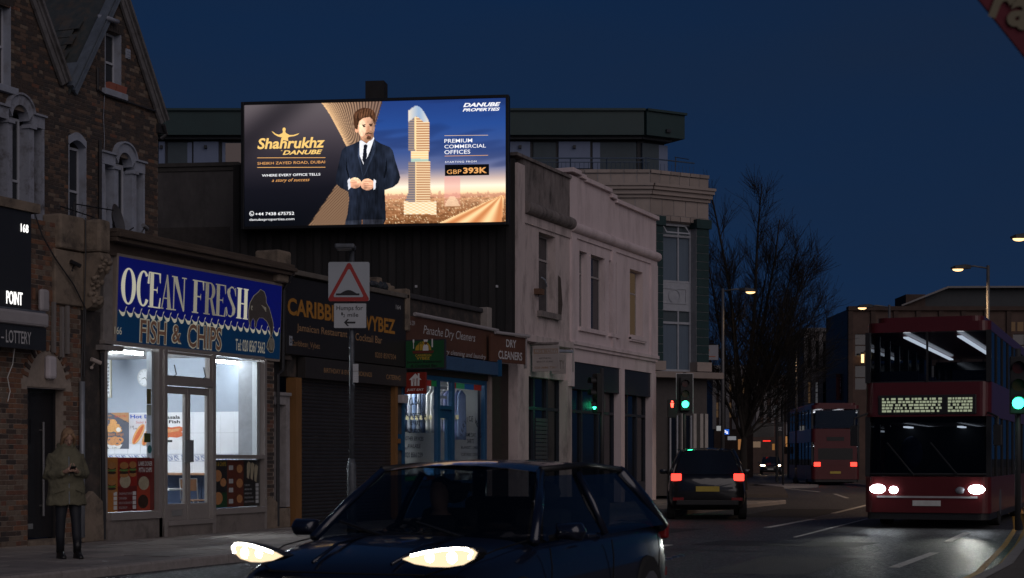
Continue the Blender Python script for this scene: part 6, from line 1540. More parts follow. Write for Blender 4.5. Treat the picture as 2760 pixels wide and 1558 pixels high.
# spread-arm figure above the name
SH('figure_emblem', [(510, 560), (508, 540), (470, 530), (440, 512), (418, 486), (432, 492), (452, 508), (480, 516), (510, 502), (514, 490), (510, 470), (516, 456), (530, 455), (538, 466), (534, 490), (540, 502), (570, 518), (602, 518), (630, 510), (655, 502), (640, 516), (610, 528), (575, 532), (556, 540), (560, 570)], (250, 205, 120), 19, 1.1)
# ================================================================== cream and green tiled corner building with a roof storey
RX = (R2[0], R2[1], 0)
def FD_(D): return FRAME(at(1380, 1235, D) - Vector((0, 0, CAMH)), RX)
def PD(fr, x, y): return on_f(fr, x, y)
CT = [M('cream_faience_a', (.27, .225, .20), .45, var=.12, scale=3), M('cream_faience_b', (.30, .25, .225), .45, var=.12, scale=3), M('cream_faience_c', (.24, .20, .18), .45, var=.12, scale=3)]
GT = M('green_faience', (.010, .034, .036), .45, var=.3, scale=3)
GT2 = M('green_cladding', (.016, .040, .042), .5, var=.12, scale=1.5)
PAN = M('pale_blue_panel', (.14, .18, .28), .6, var=.05, bump=0); BLIND = M('window_blind', (.05, .07, .085), .7, var=.12, scale=2, bump=0)
DFR = M('dark_frame', (.02, .023, .028), .5)
FG = FD_(60); c0 = at(1752, 1235, 60); d2 = Vector((R2[0] * .8585 + W2[0] * .513, R2[1] * .8585 + W2[1] * .513, 0))
FG2 = FRAME((c0.x, c0.y, 0), d2)
gb = T('corner_building', 'cream and green tiled corner building with a heavy cornice and roof storey', 'building', (c0.x, c0.y, .12))
cu = PD(FG, 1752, 500)[0]; ux0 = PD(FG, 1300, 500)[0]; ex2 = on_f(FG2, 1910, 500)[0]
h = lambda y: PD(FG, 1752, y)[1]
# stages on both faces: (v0, v1, projection)
def stage(v0, v1, w, mat, nm, extra=0.0, bev=0):
    MB(FG).box(ux0, cu + w * .3, v0, v1, -6, w).obj(nm, mat, gb); MB(FG2).box(-w * .05, ex2 + w * .25 + extra, v0, v1, -5, w).obj(nm, mat, gb)
stage(h(592), h(528), -.02, GROUT, 'frieze_bed'); stage(h(496), h(456), -.02, GROUT, 'parapet_bed')
def tiles(fr, u0, u1, v0, v1, tw_, w, nm='faience_tile'):
    n = max(1, round((u1 - u0) / tw_)); t = (u1 - u0) / n
    for k in range(n): MB(fr).box(u0 + k * t + .012, u0 + (k + 1) * t - .012, v0 + .012, v1 - .012, w - .06, w).obj(nm, random.choice(CT), gb)
for fr, a, b, tw_ in ((FG, PD(FG, 1470, 0)[0], cu - .0, .46), (FG2, 0.0, ex2, .46)):
    tiles(fr, a, b, h(467), h(456), tw_, .06, 'coping_tile'); tiles(fr, a, b, h(496), h(467), tw_, .0); tiles(fr, a, b, h(577), h(533), tw_ * 1.1, .0); tiles(fr, a, b, h(592), h(577), tw_, .05)
for v0, v1, w in ((h(533), h(524), .08), (h(524), h(512), .18), (h(512), h(503), .28), (h(503), h(496), .34)):
    stage(v0, v1, w, CT[1], 'cornice')
# green pilasters and the tall white window bay on the angled face
def bay(fr, xa, xb):
    return on_f(fr, xa, 700)[0], on_f(fr, xb, 700)[0]
hb = lambda x, y: on_f(FG2, x, y)[1]
for xa, xb in ((1754, 1781), (1871, 1904)):
    a, b = bay(FG2, xa, xb); top, bot = hb(1820, 588), hb(1820, 975); n = 17
    for k in range(n): MB(FG2).box(a + .01, b - .01, bot + (top - bot) * k / n + .01, bot + (top - bot) * (k + 1) / n - .01, -.5, .16).obj('pilaster_tile', GT, gb)
    MB(FG2).box(a - .06, b + .06, top - .32, top, -.3, .24).obj('pilaster_cap', GT, gb); MB(FG2).box(a - .04, b + .06, hb(1820, 1000), bot, -.4, .24).obj('plinth_block', CT[1], gb)
    MB(FG2).box(a, b, bot, top, -.5, .13).obj('pilaster_core', GROUT, gb)
a, b = bay(FG2, 1781, 1871)
WFR = M('white_metal_frame', (.30, .32, .36), .5, bump=0); VBL = M('vertical_blind', (.09, .125, .17), .7, var=.35, scale=9, stretch=(14, 14, .1), bump=0)
def winbay(v0, v1, tr, open_=False):
    m = MB(FG2); m.box(a, a + .06, v0, v1, -.3, -.2); m.box(b - .06, b, v0, v1, -.3, -.2); mid = a + (b - a) * .62; m.box(mid - .03, mid + .03, v0, v1, -.3, -.2); q = a + (b - a) * .10; m.box(q - .025, q + .025, v0, v1, -.3, -.2)
    m.box(a, b, v0, v0 + .07, -.3, -.19); m.box(a, b, v1 - .06, v1, -.3, -.19); m.box(a, b, tr - .04, tr + .04, -.3, -.19); o = m.obj('window', WFR, gb)
    for p, r in ((a + .06, q - .025), (q + .025, mid - .03), (mid + .03, b - .06)):
        for s_, t_ in ((v0 + .07, tr - .04), (tr + .04, v1 - .06)): MB(FG2).box(p, r, s_, t_, -.27, -.26).obj('pane', VBL if s_ < tr else BLIND, o)
winbay(hb(1820, 760), hb(1820, 600), hb(1820, 634)); winbay(hb(1820, 1000), hb(1820, 832), hb(1820, 869))
m = MB(FG2); m.box(a, b, hb(1820, 600), hb(1820, 590), -.3, -.1); m.obj('bay_head', CT[2], gb)
m = MB(FG2); m.box(a, b, hb(1820, 832), hb(1820, 760), -.3, -.2); m.obj('spandrel', WFR, gb)
m = MB(FG2); cc = (a + b) / 2; v0, v1 = hb(1820, 825), hb(1820, 767)
m.box(a + .2, b - .2, v0 + .1, v0 + .14, -.2, -.175); m.box(a + .2, b - .2, v1 - .14, v1 - .1, -.2, -.175); m.box(a + .2, a + .24, v0 + .14, v1 - .14, -.2, -.175); m.box(b - .24, b - .2, v0 + .14, v1 - .14, -.2, -.175); m.ring((cc, (v0 + v1) / 2), .26, .22, -.174, n=20); m.obj('spandrel_moulding', WFR, gb)
# tilted open top light
m = MB(FG2); p, r = a + .16, a + (b - a) * .62 + .3; v0, v1 = hb(1820, 630), hb(1820, 604)
m.add([(p, v1, -.15), (r, v1, -.15), (r, v0, .12), (p, v0, .12), (p + .05, v1 - .05, -.14), (r - .05, v1 - .05, -.14), (r - .05, v0 + .05, .10), (p + .05, v0 + .05, .10)], [(0, 4, 5, 1), (1, 5, 6, 2), (2, 6, 7, 3), (3, 7, 4, 0)]); m.obj('open_light', WFR, gb)
MB(FG2).box(-.2, ex2 + .35, hb(1820, 1020), hb(1820, 1003), -1, .45).obj('ledge', CT[2], gb, bev=.02)
MB(FG2).box(-.1, ex2, .1, hb(1820, 1020), -4, -.1).obj('ground_floor_wall', M('dark_stone', (.06, .055, .055), .8), gb)
MB(FG).box(ux0, cu - .1, .1, h(592), -5, -.1).obj('wall', CT[2], gb); MB(FG2).box(.1, ex2 - .1, hb(1820, 1020), h(592), -4, -.32).obj('wall', CT[2], gb)
# bank entrance: pale columns and a glazed door at street level
for k, xx in enumerate((1836, 1868, 1886, 1899)):
    a_, b_ = on_f(FG2, xx - 4, 1200)[0], on_f(FG2, xx + 4, 1200)[0]; MB(FG2).box(a_, b_, .12, hb(1860, 1115), -.1, .12).obj('entrance_column', M('pale_column', (.32, .31, .30), .6), gb)
a_, b_ = on_f(FG2, 1806, 1200)[0], on_f(FG2, 1862, 1200)[0]
m = MB(FG2); m.box(a_, b_, .12, hb(1840, 1120), -.06, -.02); m.obj('entrance_glass', GLD, gb); m = MB(FG2)
for q in range(4): m.box(a_ + (b_ - a_) * q / 3 - .03, a_ + (b_ - a_) * q / 3 + .03, .12, hb(1840, 1120), -.02, .03)
m.obj('entrance_frame', WFR, gb)
hs = T('hanging_sign', 'pale blank hanging sign on the corner building edge by the tree', 'sign', FG2 @ Vector((ex2, 4.6, 0)))
fr = FD_(61.5); p0, p1 = PD(fr, 1905, 970), PD(fr, 1936, 930); MB(fr).box(p0[0], p1[0], p0[1], p1[1], -.06, 0).obj('panel', M('pale_sign', (.25, .25, .28), .6), hs); m = MB(fr); m.box(p0[0] + .0, p0[0] + .1, p1[1] - .22, p1[1] - .15, 0, .004); m.box(p0[0] + .02, p1[0] - .1, p0[1] + .1, p0[1] + .14, 0, .004); m.obj('print', M('print_dull_orange', (.3, .1, .06), .6, bump=0), hs)
MB(fr).box(p0[0] - .3, p0[0], p1[1] - .1, p1[1] - .05, -.05, -.02).obj('bracket', IRON, hs)
# roof storey
FP = FD_(63); c1 = at(1734, 1235, 63); FP2 = FRAME((c1.x, c1.y, 0), d2)
pu = lambda x: PD(FP, x, 300)[0]; pv = lambda y: PD(FP, 1734, y)[1]; e2 = on_f(FP2, 1830, 330)[0]
L0 = pu(380)
MB(FP).box(L0, pu(1734), pv(368), pv(304), -6, .35).obj('roof_fascia', GT2, gb); MB(FP2).box(-.1, e2, pv(368), pv(304), -4, .36).obj('roof_fascia', GT2, gb)
MB(FP).box(L0, pu(1734) + .05, pv(304), pv(298), -6, .45).obj('roof_edge', GT2, gb); MB(FP2).box(-.1, e2 + .05, pv(304), pv(298), -4, .46).obj('roof_edge', GT2, gb)
MB(FP).box(L0, pu(1734), pv(376), pv(368), -6, .1).obj('soffit_beam', DFR, gb); MB(FP2).box(-.1, e2 - .4, pv(376), pv(368), -4, .1).obj('soffit_beam', DFR, gb)
MB(FP).box(L0, pu(1734), pv(460), pv(376), -6, -.25).obj('room_wall', DFR, gb); MB(FP2).box(-.1, e2 - .5, pv(460), pv(376), -4, -.25).obj('room_wall', DFR, gb)
for xa, xb, kind in ((426, 442, 'p'), (450, 503, 'w'), (503, 515, 'c'), (520, 587, 'p'), (597, 610, 'c'), (610, 650, 'w'), (1375, 1429, 'p'), (1438, 1498, 'w'), (1506, 1591, 'p'), (1598, 1618, 'c'), (1618, 1716, 'w')):
    if kind == 'p':
        o = MB(FP).box(pu(xa), pu(xb), pv(452), pv(380), -.25, -.12).obj('wall_panel', PAN, gb); MB(FP).box(pu((xa + xb) / 2) - .05, pu((xa + xb) / 2) + .05, pv(399), pv(391), -.12, .0).obj('wall_lamp', DFR, gb)
    else: MB(FP).box(pu(xa), pu(xb), pv(455), pv(382), -.25, -.15).obj('window_pane' if kind == 'w' else 'curtain', BLIND if kind == 'w' else PAN, gb)
a_, b_ = on_f(FP2, 1732, 400)[0], on_f(FP2, 1806, 400)[0]; MB(FP2).box(a_ + .1, b_ - .4, pv(456), pv(383), -.25, -.15).obj('window_pane', BLIND, gb); MB(FP2).box(b_ - .4, b_, pv(456), pv(383), -.25, -.15).obj('curtain', PAN, gb)
o = MB(FP).box(pu(606), pu(648), pv(452), pv(384), -.15, -.14).obj('lit_pane', EM('warm_room', (.055, .042, .042), 1.0), gb)
m = MB(FP2); q = on_f(FP2, 1784, 352)[0]; m.box(q - .1, q + .1, pv(356), pv(348), .36, .46); m.obj('wall_lamp', DFR, gb)
RAILM = M('rail_metal', (.06, .09, .14), .5, metal=.4)
rl = T('balcony_railing', 'thin metal balcony railing above the cream parapet', 'railing', FG @ Vector((cu, h(456), 0)))
zt, zb = h(423), h(458)
m = MB(FG); m.tube([(ux0 - 8, zt, -.25), (cu, zt, -.25)], .025, 6); m.obj('handrail', RAILM, rl); m = MB(FG2); m.tube([(0, zt, -.25), (ex2 - .45, zt, -.25)], .025, 6); m.obj('handrail', RAILM, rl)
m = MB(FG); m.tube([(ux0, zt - .14, -.25), (cu, zt - .14, -.25)], .015, 5); m.obj('mid_rail', RAILM, rl)
for fr, a_, b_ in ((FG, PD(FG, 1440, 0)[0], cu), (FG2, 0, ex2 - .45)):
    n = int((b_ - a_) / .16)
    for k in range(n + 1): MB(fr).tube([(a_ + k * .16, zb - .1, -.25), (a_ + k * .16, zt - (0 if k % 8 == 0 else .14), -.25)], .022 if k % 8 == 0 else .008, 4).obj('baluster', RAILM, rl)
ta = T('thin_aerial', 'small television aerial at the end of the roof storey', 'aerial', FP2 @ Vector((e2, pv(440), 0))); m = MB(FP2); m.tube([(e2 - .15, pv(440), 0), (e2 - .15, pv(413), 0)], .02, 5); m.tube([(e2 - .2, pv(414), 0), (e2 + .45, pv(416), 0)], .015, 5); m.obj('boom', DFR, ta)

# ================================================================== bare winter tree
BARK = M('bark', (.018, .015, .013), .95, var=.3, scale=8)
rng = random.Random(5)
tb = at(1998, 1235, 70); tb.z = .1
tree = T('bare_tree', 'large bare winter tree with upright branches beyond the corner building', 'tree', tuple(tb))
trunk, crown = MB(), MB()
rgt, fwd = Vector((R2[0], R2[1], 0)), Vector((W2[0], W2[1], 0))
def grow(mb, p, d, L, r, lvl):
    n = 6 if lvl < 2 else 4; pts, rs = [p.copy()], [r]; q = p.copy(); dd = d.copy()
    for i in range(n):
        dd = (dd + Vector((rng.uniform(-1, 1), rng.uniform(-1, 1), rng.uniform(-.6, 1))) * (.07 if lvl < 2 else .12) + Vector((0, 0, .06 if lvl else 0))).normalized()
        q = q + dd * L / n; pts.append(q.copy()); rs.append(max(.0052, r * (1 - .8 * (i + 1) / n)))
    mb.tube(pts, rs, 5 if lvl < 2 else 3, cap=False)
    return pts, rs
def side(d, ang, az):
    a = d.cross(Vector((0, 0, 1)) if abs(d.z) < .95 else Vector((1, 0, 0))).normalized(); b = d.cross(a); o = a * math.cos(az) + b * math.sin(az)
    return (d * math.cos(ang) + o * math.sin(ang)).normalized()
tp, tr_ = grow(trunk, tb, Vector((0, 0, 1)), 3.2, .26, 0)
leaders = []
for dx, dy, L, r in ((-.10, 0, 9.6, .16), (.03, .03, 9.4, .15), (.18, .05, 8.7, .15), (.42, -.1, 7.4, .11), (-.30, .1, 8.0, .11), (.62, .15, 6.4, .09), (.25, .4, 7.5, .1), (-.15, -.35, 7.2, .1), (.85, -.1, 6.0, .07), (.30, -.2, 8.2, .10), (.55, .3, 7.2, .09), (-.55, -.1, 6.4, .09), (1.15, .2, 5.6, .075), (1.5, .0, 4.8, .06), (-.9, .2, 4.8, .07), (.5, -.5, 6, .08)):
    d = (rgt * dx + fwd * dy + Vector((0, 0, 1))).normalized()
    p, rs = grow(crown, tp[-1 - rng.randrange(3)], d, L, r * .8, 1); leaders.append((p, rs, d, L))
for p, rs, d, L in leaders:
    for k in range(48):
        t = rng.uniform(.12, .98) * (len(p) - 1); i = int(t); q = p[i].lerp(p[min(i + 1, len(p) - 1)], t - i); dl = (p[min(i + 1, len(p) - 1)] - p[i]).normalized() if i < len(p) - 1 else d
        l2 = rng.uniform(.9, 2.3) * (1.15 - .65 * t / (len(p) - 1)); s2 = side(dl, rad(rng.uniform(25, 52)), rng.uniform(0, 6.28))
        p2, r2 = grow(crown, q, s2, l2, max(.011, rs[i] * .32), 2)
        for k3 in range(13):
            t3 = rng.uniform(.2, 1) * (len(p2) - 1); i3 = min(int(t3), len(p2) - 2); q3 = p2[i3].lerp(p2[i3 + 1], t3 - i3)
            p3, r3 = grow(crown, q3, side((p2[i3 + 1] - p2[i3]).normalized(), rad(rng.uniform(22, 48)), rng.uniform(0, 6.28)), rng.uniform(.35, 1.05), .0075, 3)
trunk.obj('trunk', BARK, tree, smooth=True); crown.obj('crown', BARK, tree, smooth=True)

# ================================================================== far street: buildings, signs
def far_block(name, label, D, x0, x1, ytop, wallm, rows, cols, trim, extra=None, winm=GLD, dep=8, rot=0.0):
    fr = FD_(D)
    if rot:
        o = fr.translation + Vector(RX) * PD(fr, x0, ytop)[0]; d = Vector(RX).copy(); d.rotate(Matrix.Rotation(rot, 3, 'Z')); fr = FRAME((o.x, o.y, 0), d)
    a, b, vt = on_f(fr, x0, ytop)[0], on_f(fr, x1, ytop)[0], on_f(fr, x0, ytop)[1]
    t = T(name, label, 'building', tuple(fr @ Vector(((a + b) / 2, .1, 0))))
    hs = []
    for (ya, yb) in rows:
        va, vb = on_f(fr, x0, yb)[1], on_f(fr, x0, ya)[1]
        for k in range(cols):
            c = a + (b - a) * (k + .5) / cols; w = (b - a) / cols * .30; hs.append((c - w, c + w, va, vb))
    m = MB(fr); walled(m, a, b, 0, vt, -.4, 0, hs); m.obj('wall', wallm, t)
    MB(fr).box(a, b, 0, vt - .1, -dep, -.45).obj('core', DFR, t)
    for (c, d, e, f) in hs:
        m = MB(fr); m.box(c, c + .06, e, f, -.3, -.2); m.box(d - .06, d, e, f, -.3, -.2); m.box(c + .06, d - .06, (e + f) / 2 - .03, (e + f) / 2 + .03, -.3, -.2); o = m.obj('window', trim, t)
        MB(fr).box(c + .06, d - .06, e, f, -.27, -.26).obj('pane', winm if 'block' in name or random.random() > .22 else EM('far_lit_pane_%d' % random.randrange(3), random.choice(((.10, .06, .028), (.06, .035, .018), (.05, .05, .055))), 1.0), o)
    MB(fr).box(a - .15, b + .15, vt - .25, vt, -.5, .2).obj('cornice', trim, t)
    for k in range(cols + 1):
        c = a + (b - a) * k / cols; MB(fr).box(c - .14, c + .14, 3.6, vt - .25, -.2, .12).obj('pilaster', trim, t)
    return t, fr, a, b, vt
FBR = M('far_brick', (.085, .055, .045), .9, var=.3, scale=2); FST = M('far_stone', (.17, .15, .14), .9, var=.2, scale=1.5); FDK = M('far_dark_brick', (.06, .04, .033), .9, var=.3, scale=2); FTR = M('far_trim', (.20, .19, .19), .8)
t, fr, a, b, vt = far_block('brick_block', 'long dark brick block with a hipped roof storey behind the bus', 103, 2292, 2840, 826, FBR, [(900, 960), (985, 1050)], 9, FDK)
zc = lambda y, D=103: CAMH + (HY - y) * D / F
m = MB(fr); q = lambda x: on_f(fr, x, 800)[0]
m.poly([(q(2455), zc(826)), (q(2840), zc(826)), (q(2840), zc(768)), (q(2565), zc(768))], -5, -1.2); m.obj('roof', M('dark_slate', (.035, .04, .045), .7), t)
MB(fr).box(q(2452), q(2505), zc(826), zc(789), -4, -1.0).obj('roof_block', FDK, t); m = MB(fr); m.poly([(q(2440), zc(822)), (q(2565), zc(773)), (q(2840), zc(772)), (q(2840), zc(767)), (q(2563), zc(768)), (q(2436), zc(819))], -1.2, -.7); m.obj('roof_edge', FTR, t)
for xx in (2720, 2742):  MB(fr).box(q(xx), q(xx + 16), zc(893), zc(868), .0, .03).obj('lit_window', EM('dim_warm_window', (.05, .03, .018), 1), t)
t, fr, a, b, vt = far_block('stone_terrace', 'pale stone terrace with tall windows left of the bus', 118, 2172, 2272, 884, FST, [(918, 992), (1030, 1086), (1110, 1160)], 5, FTR)
t, fr, a, b, vt = far_block('ornate_house', 'ornate brick and white stone gabled house beside the red banner', 112, 2270, 2326, 905, FBR, [(945, 1000), (1020, 1075)], 2, FTR)
m = MB(fr); c = (a + b) / 2; m.poly([(a, vt), (b, vt), (b - .35, vt + .6), (c + .35, vt + .9), (c, vt + 1.5), (c - .35, vt + .9), (a + .35, vt + .6)], -.4, .05); m.obj('gable', FTR, t)
for k in range(6): MB(fr).box(a - .05, b + .05, 4 + k * .75, 4.18 + k * .75, -.1, .07).obj('stone_band', FTR, t)
t, fr, a, b, vt = far_block('brick_terrace', 'dim brick terrace behind the bare tree', 128, 1925, 2030, 985, FDK, [(1020, 1060), (1085, 1125)], 6, FTR)
t, fr, a, b, vt = far_block('plain_terrace', 'dim terrace with white window trim at the far end of the street', 160, 2022, 2182, 1010, FBR, [(1045, 1075), (1092, 1125)], 8, FTR)
t, fr, a, b, vt = far_block('far_house', 'small far house closing the street behind the distant cars', 230, 2060, 2260, 1080, FDK, [(1105, 1130), (1145, 1168)], 8, FTR)
def far_sign(name, label, D, x0, y0, x1, y1, mat, txt=None, tm=None, box=None):
    fr = FD_(D); a, b = PD(fr, x0, y1); c, d = PD(fr, x1, y0)
    t = T(name, label, 'sign', tuple(fr @ Vector(((a + c) / 2, b, 0)))); MB(fr).box(a, c, b, d, -.15, 0).obj('panel', mat, t)
    if txt:
        for (tx, X0, Y0, X1, Y1) in txt:
            p, q = PD(fr, X0, Y1); r, s_ = PD(fr, X1, Y0); text(tx, fr, p, q, r, s_, .01, tm, t, offset=.02)
    MB(fr).box(a - .05, c + .05, d, d + .06, -.2, -.02).obj('bracket', IRON, t)
    return t, fr
far_sign('banner_sign', 'red vertical banner sign with white stacked letters EAT', 106, 2254, 1010, 2283, 1078, M('banner_red', (.13, .018, .020), .6), [('X', 2263, 1019, 2274, 1030), ('E', 2264.5, 1032, 2273, 1042), ('A', 2263, 1044, 2275, 1055), ('T', 2264, 1057, 2274, 1067)], M('banner_white', (.5, .48, .48), .6, bump=0))
t, fr = far_sign('lit_blue_sign', 'tiny lit blue shop sign under the tree', 110, 1952, 1157, 1965, 1171, EM('blue_sign', (.02, .12, .6), 1.0))
for (X0, Y0, X1, Y1) in ((1953, 1160, 1957, 1161.5), (1953.5, 1163.5, 1962, 1165.5), (1957, 1167.5, 1962, 1169)):
    p, q = PD(fr, X0, Y1); r, s_ = PD(fr, X1, Y0); MB(fr).box(p, r, q, s_, .0, .01).obj('print', LETLIT, t)
far_sign('lit_white_sign', 'tiny glowing white shop fascia under the tree', 118, 1932, 1148, 1944, 1161, EM('white_sign', (.5, .5, .5), .5))
far_sign('grey_fascia', 'wide blank grey shop fascia below the far terrace', 140, 2014, 1142, 2086, 1178, M('fascia_grey', (.10, .095, .09), .8))
far_sign('letter_board', 'dark board lettered SE on the far shop', 138, 2091, 1140, 2114, 1176, M('board_dark', (.04, .04, .04), .7), [('SE', 2096, 1151, 2109, 1161)], LETGREY)
far_sign('red_lit_sign', 'short row of glowing red shop letters in the distance', 150, 2057, 1187, 2077, 1190, EM('red_sign', (.9, .03, .02), 1.5))
far_sign('amber_window', 'small glowing amber shop window in the distance', 145, 2082, 1196, 2088, 1213, EM('amber_glow', (.22, .10, .03), 1.0))

for k, (D, x0, y0, x1, y1, c, lab) in enumerate(((122, 1990, 1184, 2003, 1212, (.16, .07, .025), 'narrow amber lit doorway under the tree'), (126, 1962, 1176, 1984, 1186, (.10, .10, .11), 'pale lit shop window strip under the tree'), (155, 2118, 1176, 2140, 1204, (.20, .09, .03), 'warm lit shop window left of the far bus'), (155, 2026, 1190, 2050, 1206, (.09, .06, .04), 'dim warm shop window below the grey fascia'), (108, 2312, 1120, 2330, 1190, (.12, .05, .02), 'warm lit shop window just left of the near bus'), (116, 2180, 1186, 2262, 1204, (.09, .045, .02), 'long dim amber shop window behind the far bus'))):
    far_sign('lit_shop_window', lab, D, x0, y0, x1, y1, EM('shop_glow_%d' % k, c, 1.6))
# ================================================================== street lamps
GALV = M('lamp_post_grey', (.12, .12, .125), .5, metal=.4, var=.2)
LAMPE = EM('lamp_lens', (1.0, .60, .26), 2.6)
def lamp(label, x_pole, x_head, y_head, D, en, dark=False):
    base = at(x_pole, 1235, D); head = at(x_head, y_head, D)
    arm = head.x * R2[0] + head.y * R2[1] - base.x * R2[0] - base.y * R2[1]
    H = head.z; sg_ = 1 if arm > 0 else -1; al = abs(arm)
    t = T('street_lamp', label, 'street lamp', (base.x, base.y, 0), 'street lamps along the road', local=True)
    t.rotation_euler = (0, 0, PHI + (0 if sg_ > 0 else math.pi))
    MB().tube([(0, 0, 0), (0, 0, .9)], .11, 10).obj('base', GALV, t, smooth=True)
    MB().tube([(0, 0, .9), (0, 0, H + .15)], [.085, .055], 10).obj('pole', GALV, t, smooth=True)
    MB().tube([(0, 0, H + .05), (al * .55, 0, H + .13), (al - .25, 0, H + .10)], .03, 8).obj('arm', GALV, t, smooth=True)
    m = MB(); m.loft([[(al - .32, -.05, H + .04), (al - .32, .05, H + .04), (al - .32, .05, H + .16), (al - .32, -.05, H + .16)], [(al - .1, -.14, H + .02), (al - .1, .14, H + .02), (al - .1, .12, H + .18), (al - .1, -.12, H + .18)], [(al + .25, -.13, H + .02), (al + .25, .13, H + .02), (al + .25, .10, H + .14), (al + .25, -.10, H + .14)], [(al + .38, -.05, H + .03), (al + .38, .05, H + .03), (al + .38, .04, H + .08), (al + .38, -.04, H + .08)]])
    hd = m.obj('head', DARKPIPE, t, smooth=False, bev=.01)
    m = MB(); m.loft([[(al + .13 + .19 * r * math.cos(a), .10 * r * math.sin(a), z) for a in [2 * math.pi * k / 14 for k in range(14)]] for r, z in ((1.0, H + .02), (.9, H - .02), (.5, H - .05), (.05, H - .06))][::-1]); m.obj('lens', LAMPE, hd, smooth=True)
    l = bpy.data.lights.new('lamp_light', 'SPOT'); l.energy = en; l.color = (1.0, .62, .32); l.spot_size = rad(150); l.spot_blend = .6; l.shadow_soft_size = .15
    lo = bpy.data.objects.new('lamp_light', l); COL.objects.link(lo); lo.parent = t; lo.location = (al + .13, 0, H - .10)
    return t
lamp('street lamp glowing among the branches of the bare tree', 1948, 2014, 788, 67.6, 25)
lamp('small street lamp glowing low beyond the bare tree', 2147, 2097, 922, 96.6, 260)
lamp('tall street lamp with its arm reaching left above the bus', 2663, 2592, 727, 59.5, 320)
lamp('street lamp glowing over the pale roofs left of the bus', 2397, 2332, 831, 74.6, 260)
lamp('street lamp whose glowing head touches the right edge of the picture', 2835, 2758, 645, 51, 900)
for k, (xx, y0, y1) in enumerate(((2325, 955, 978), (2346, 947, 967))):
    a, b = at(xx, y0, 102.6), at(xx, y1, 102.6); w = T('wall_lamp', ('left' if k == 0 else 'right') + ' glowing wall lamp on the dark brick block beside the bus', 'wall lamp', tuple(b), 'wall lamps on the brick block')
    MB().tube([b, a], .085, 8).obj('glass_tube', EM('wall_lamp_glow', (1.0, .62, .28), 2.2), w); MB().tube([a, a + Vector((0, 0, .12))], .11, 8).obj('cap', IRON, w); MB().tube([b - Vector((0, 0, .12)), b], .11, 8).obj('base', IRON, w)
# ================================================================== traffic signals
SIGB = M('signal_black', (.012, .012, .013), .5, bump=0); WBORD = M('signal_border', (.45, .45, .47), .6, bump=0)
def signal(label, x, yb, D, lit, rot=0.0, man=None, yl=None, border=True):
    base = at(x, 1235, D); gz = at(x, yl, D).z
    t = T('traffic_signal', label, 'traffic signal', (base.x, base.y, ZP), 'traffic signals at the junction', local=True)
    t.rotation_euler = (0, 0, PHI + rot); z0 = gz - ZP
    MB().tube([(0, .12, 0), (0, .12, z0 + 1.0)], .055, 10).obj('pole', M('signal_pole', (.035, .035, .037), .5), t, smooth=True)
    fr = FRAME((0, 0, z0), (1, 0, 0))
    MB(fr).box(-.15, .15, -.2, .85, -.06, .10).obj('housing', SIGB, t, bev=.02)
    if border:
        MB(fr).box(-.25, .25, -.28, .95, -.085, -.065).obj('backboard', SIGB, t)
        m = MB(fr); m.box(-.27, -.25, -.28, .97, -.09, -.06); m.box(.25, .27, -.28, .97, -.09, -.06); m.box(-.25, .25, .95, .97, -.09, -.06); m.obj('white_border', WBORD, t)
    for k, (nm, on, off) in enumerate((('green_lens', (.03, 1.0, .42), (.01, .05, .03)), ('amber_lens', (1, .4, .02), (.06, .03, .01)), ('red_lens', (1, .03, .02), (.06, .008, .006)))):
        zc_ = k * .32
        m = MB(fr); m.disc((0, zc_), .105, .106, 20); m.obj(nm, EM('signal_on_%d' % k, on, 9) if (lit == k) else M('signal_off_%d' % k, off, .3, bump=0), t)
        m = MB(fr); vs = []
        for q in range(13):
            a = rad(-20 + 220 * q / 12); vs += [(.115 * math.cos(a), zc_ + .115 * math.sin(a), .10), (.115 * math.cos(a), zc_ + .115 * math.sin(a), .26)]
        m.add(vs, [(2 * q, 2 * q + 1, 2 * q + 3, 2 * q + 2) for q in range(12)]); m.obj('hood', SIGB, t)
    if man is not None:
        fm = FRAME((man, .02, z0), (1, 0, 0)); MB(fm).box(-.14, .14, -.42, .16, -.06, .08).obj('crossing_box', SIGB, t, bev=.015)
        m = MB(fm); m.disc((0, .085), .03, .085, 12); m.sheet([(-.05, .04), (.05, .04), (.04, -.03), (.03, -.10), (-.03, -.10), (-.04, -.03)], .085); m.obj('red_man', EM('red_man_on', (1, .05, .03), 8), t); MB(fm).box(.14, abs(man) - .1, 0, .05, -.04, 0).obj('bracket', SIGB, t)
    if lit is not None:
        l = bpy.data.lights.new('signal_light', 'POINT'); l.energy = 1.6; l.color = (.05, 1, .45); l.shadow_soft_size = .1
        lo = bpy.data.objects.new('signal_light', l); COL.objects.link(lo); lo.parent = t; lo.location = (0, -.35, z0)
    return t
signal('green traffic signal with a red man beside it at the corner', 1846, 1350, 53, 0, 0.0, -.40, 1090)
signal('added traffic signal standing in for a green reflection in the dark shop window', 1612, 1360, 45.5, 0, -1.15, None, 1093, border=False)  # added head and pole in place of a reflected green lens in the glass
signal('green traffic signal at the right edge of the picture', 2744, 1450, 31, 0, -.25, None, 1087, border=False)
signal('unlit traffic signal on a tall pole beside the far bus', 2113, 1310, 84, None, 2.6, None, 1128, border=False)
bp_ = T('bollard_post', 'slim dark post standing left of the tall signal pole', 'post', tuple(at(2094, 1235, 92)[:2]) + (ZP,)); p = at(2094, 1235, 92); MB().tube([(p.x, p.y, ZP), (p.x, p.y, at(0, 1104, 92).z)], .08, 8).obj('shaft', SIGB, bp_); MB().tube([(p.x, p.y, at(0, 1104, 92).z), (p.x, p.y, at(0, 1101, 92).z)], [.1, .05], 8).obj('cap', SIGB, bp_)
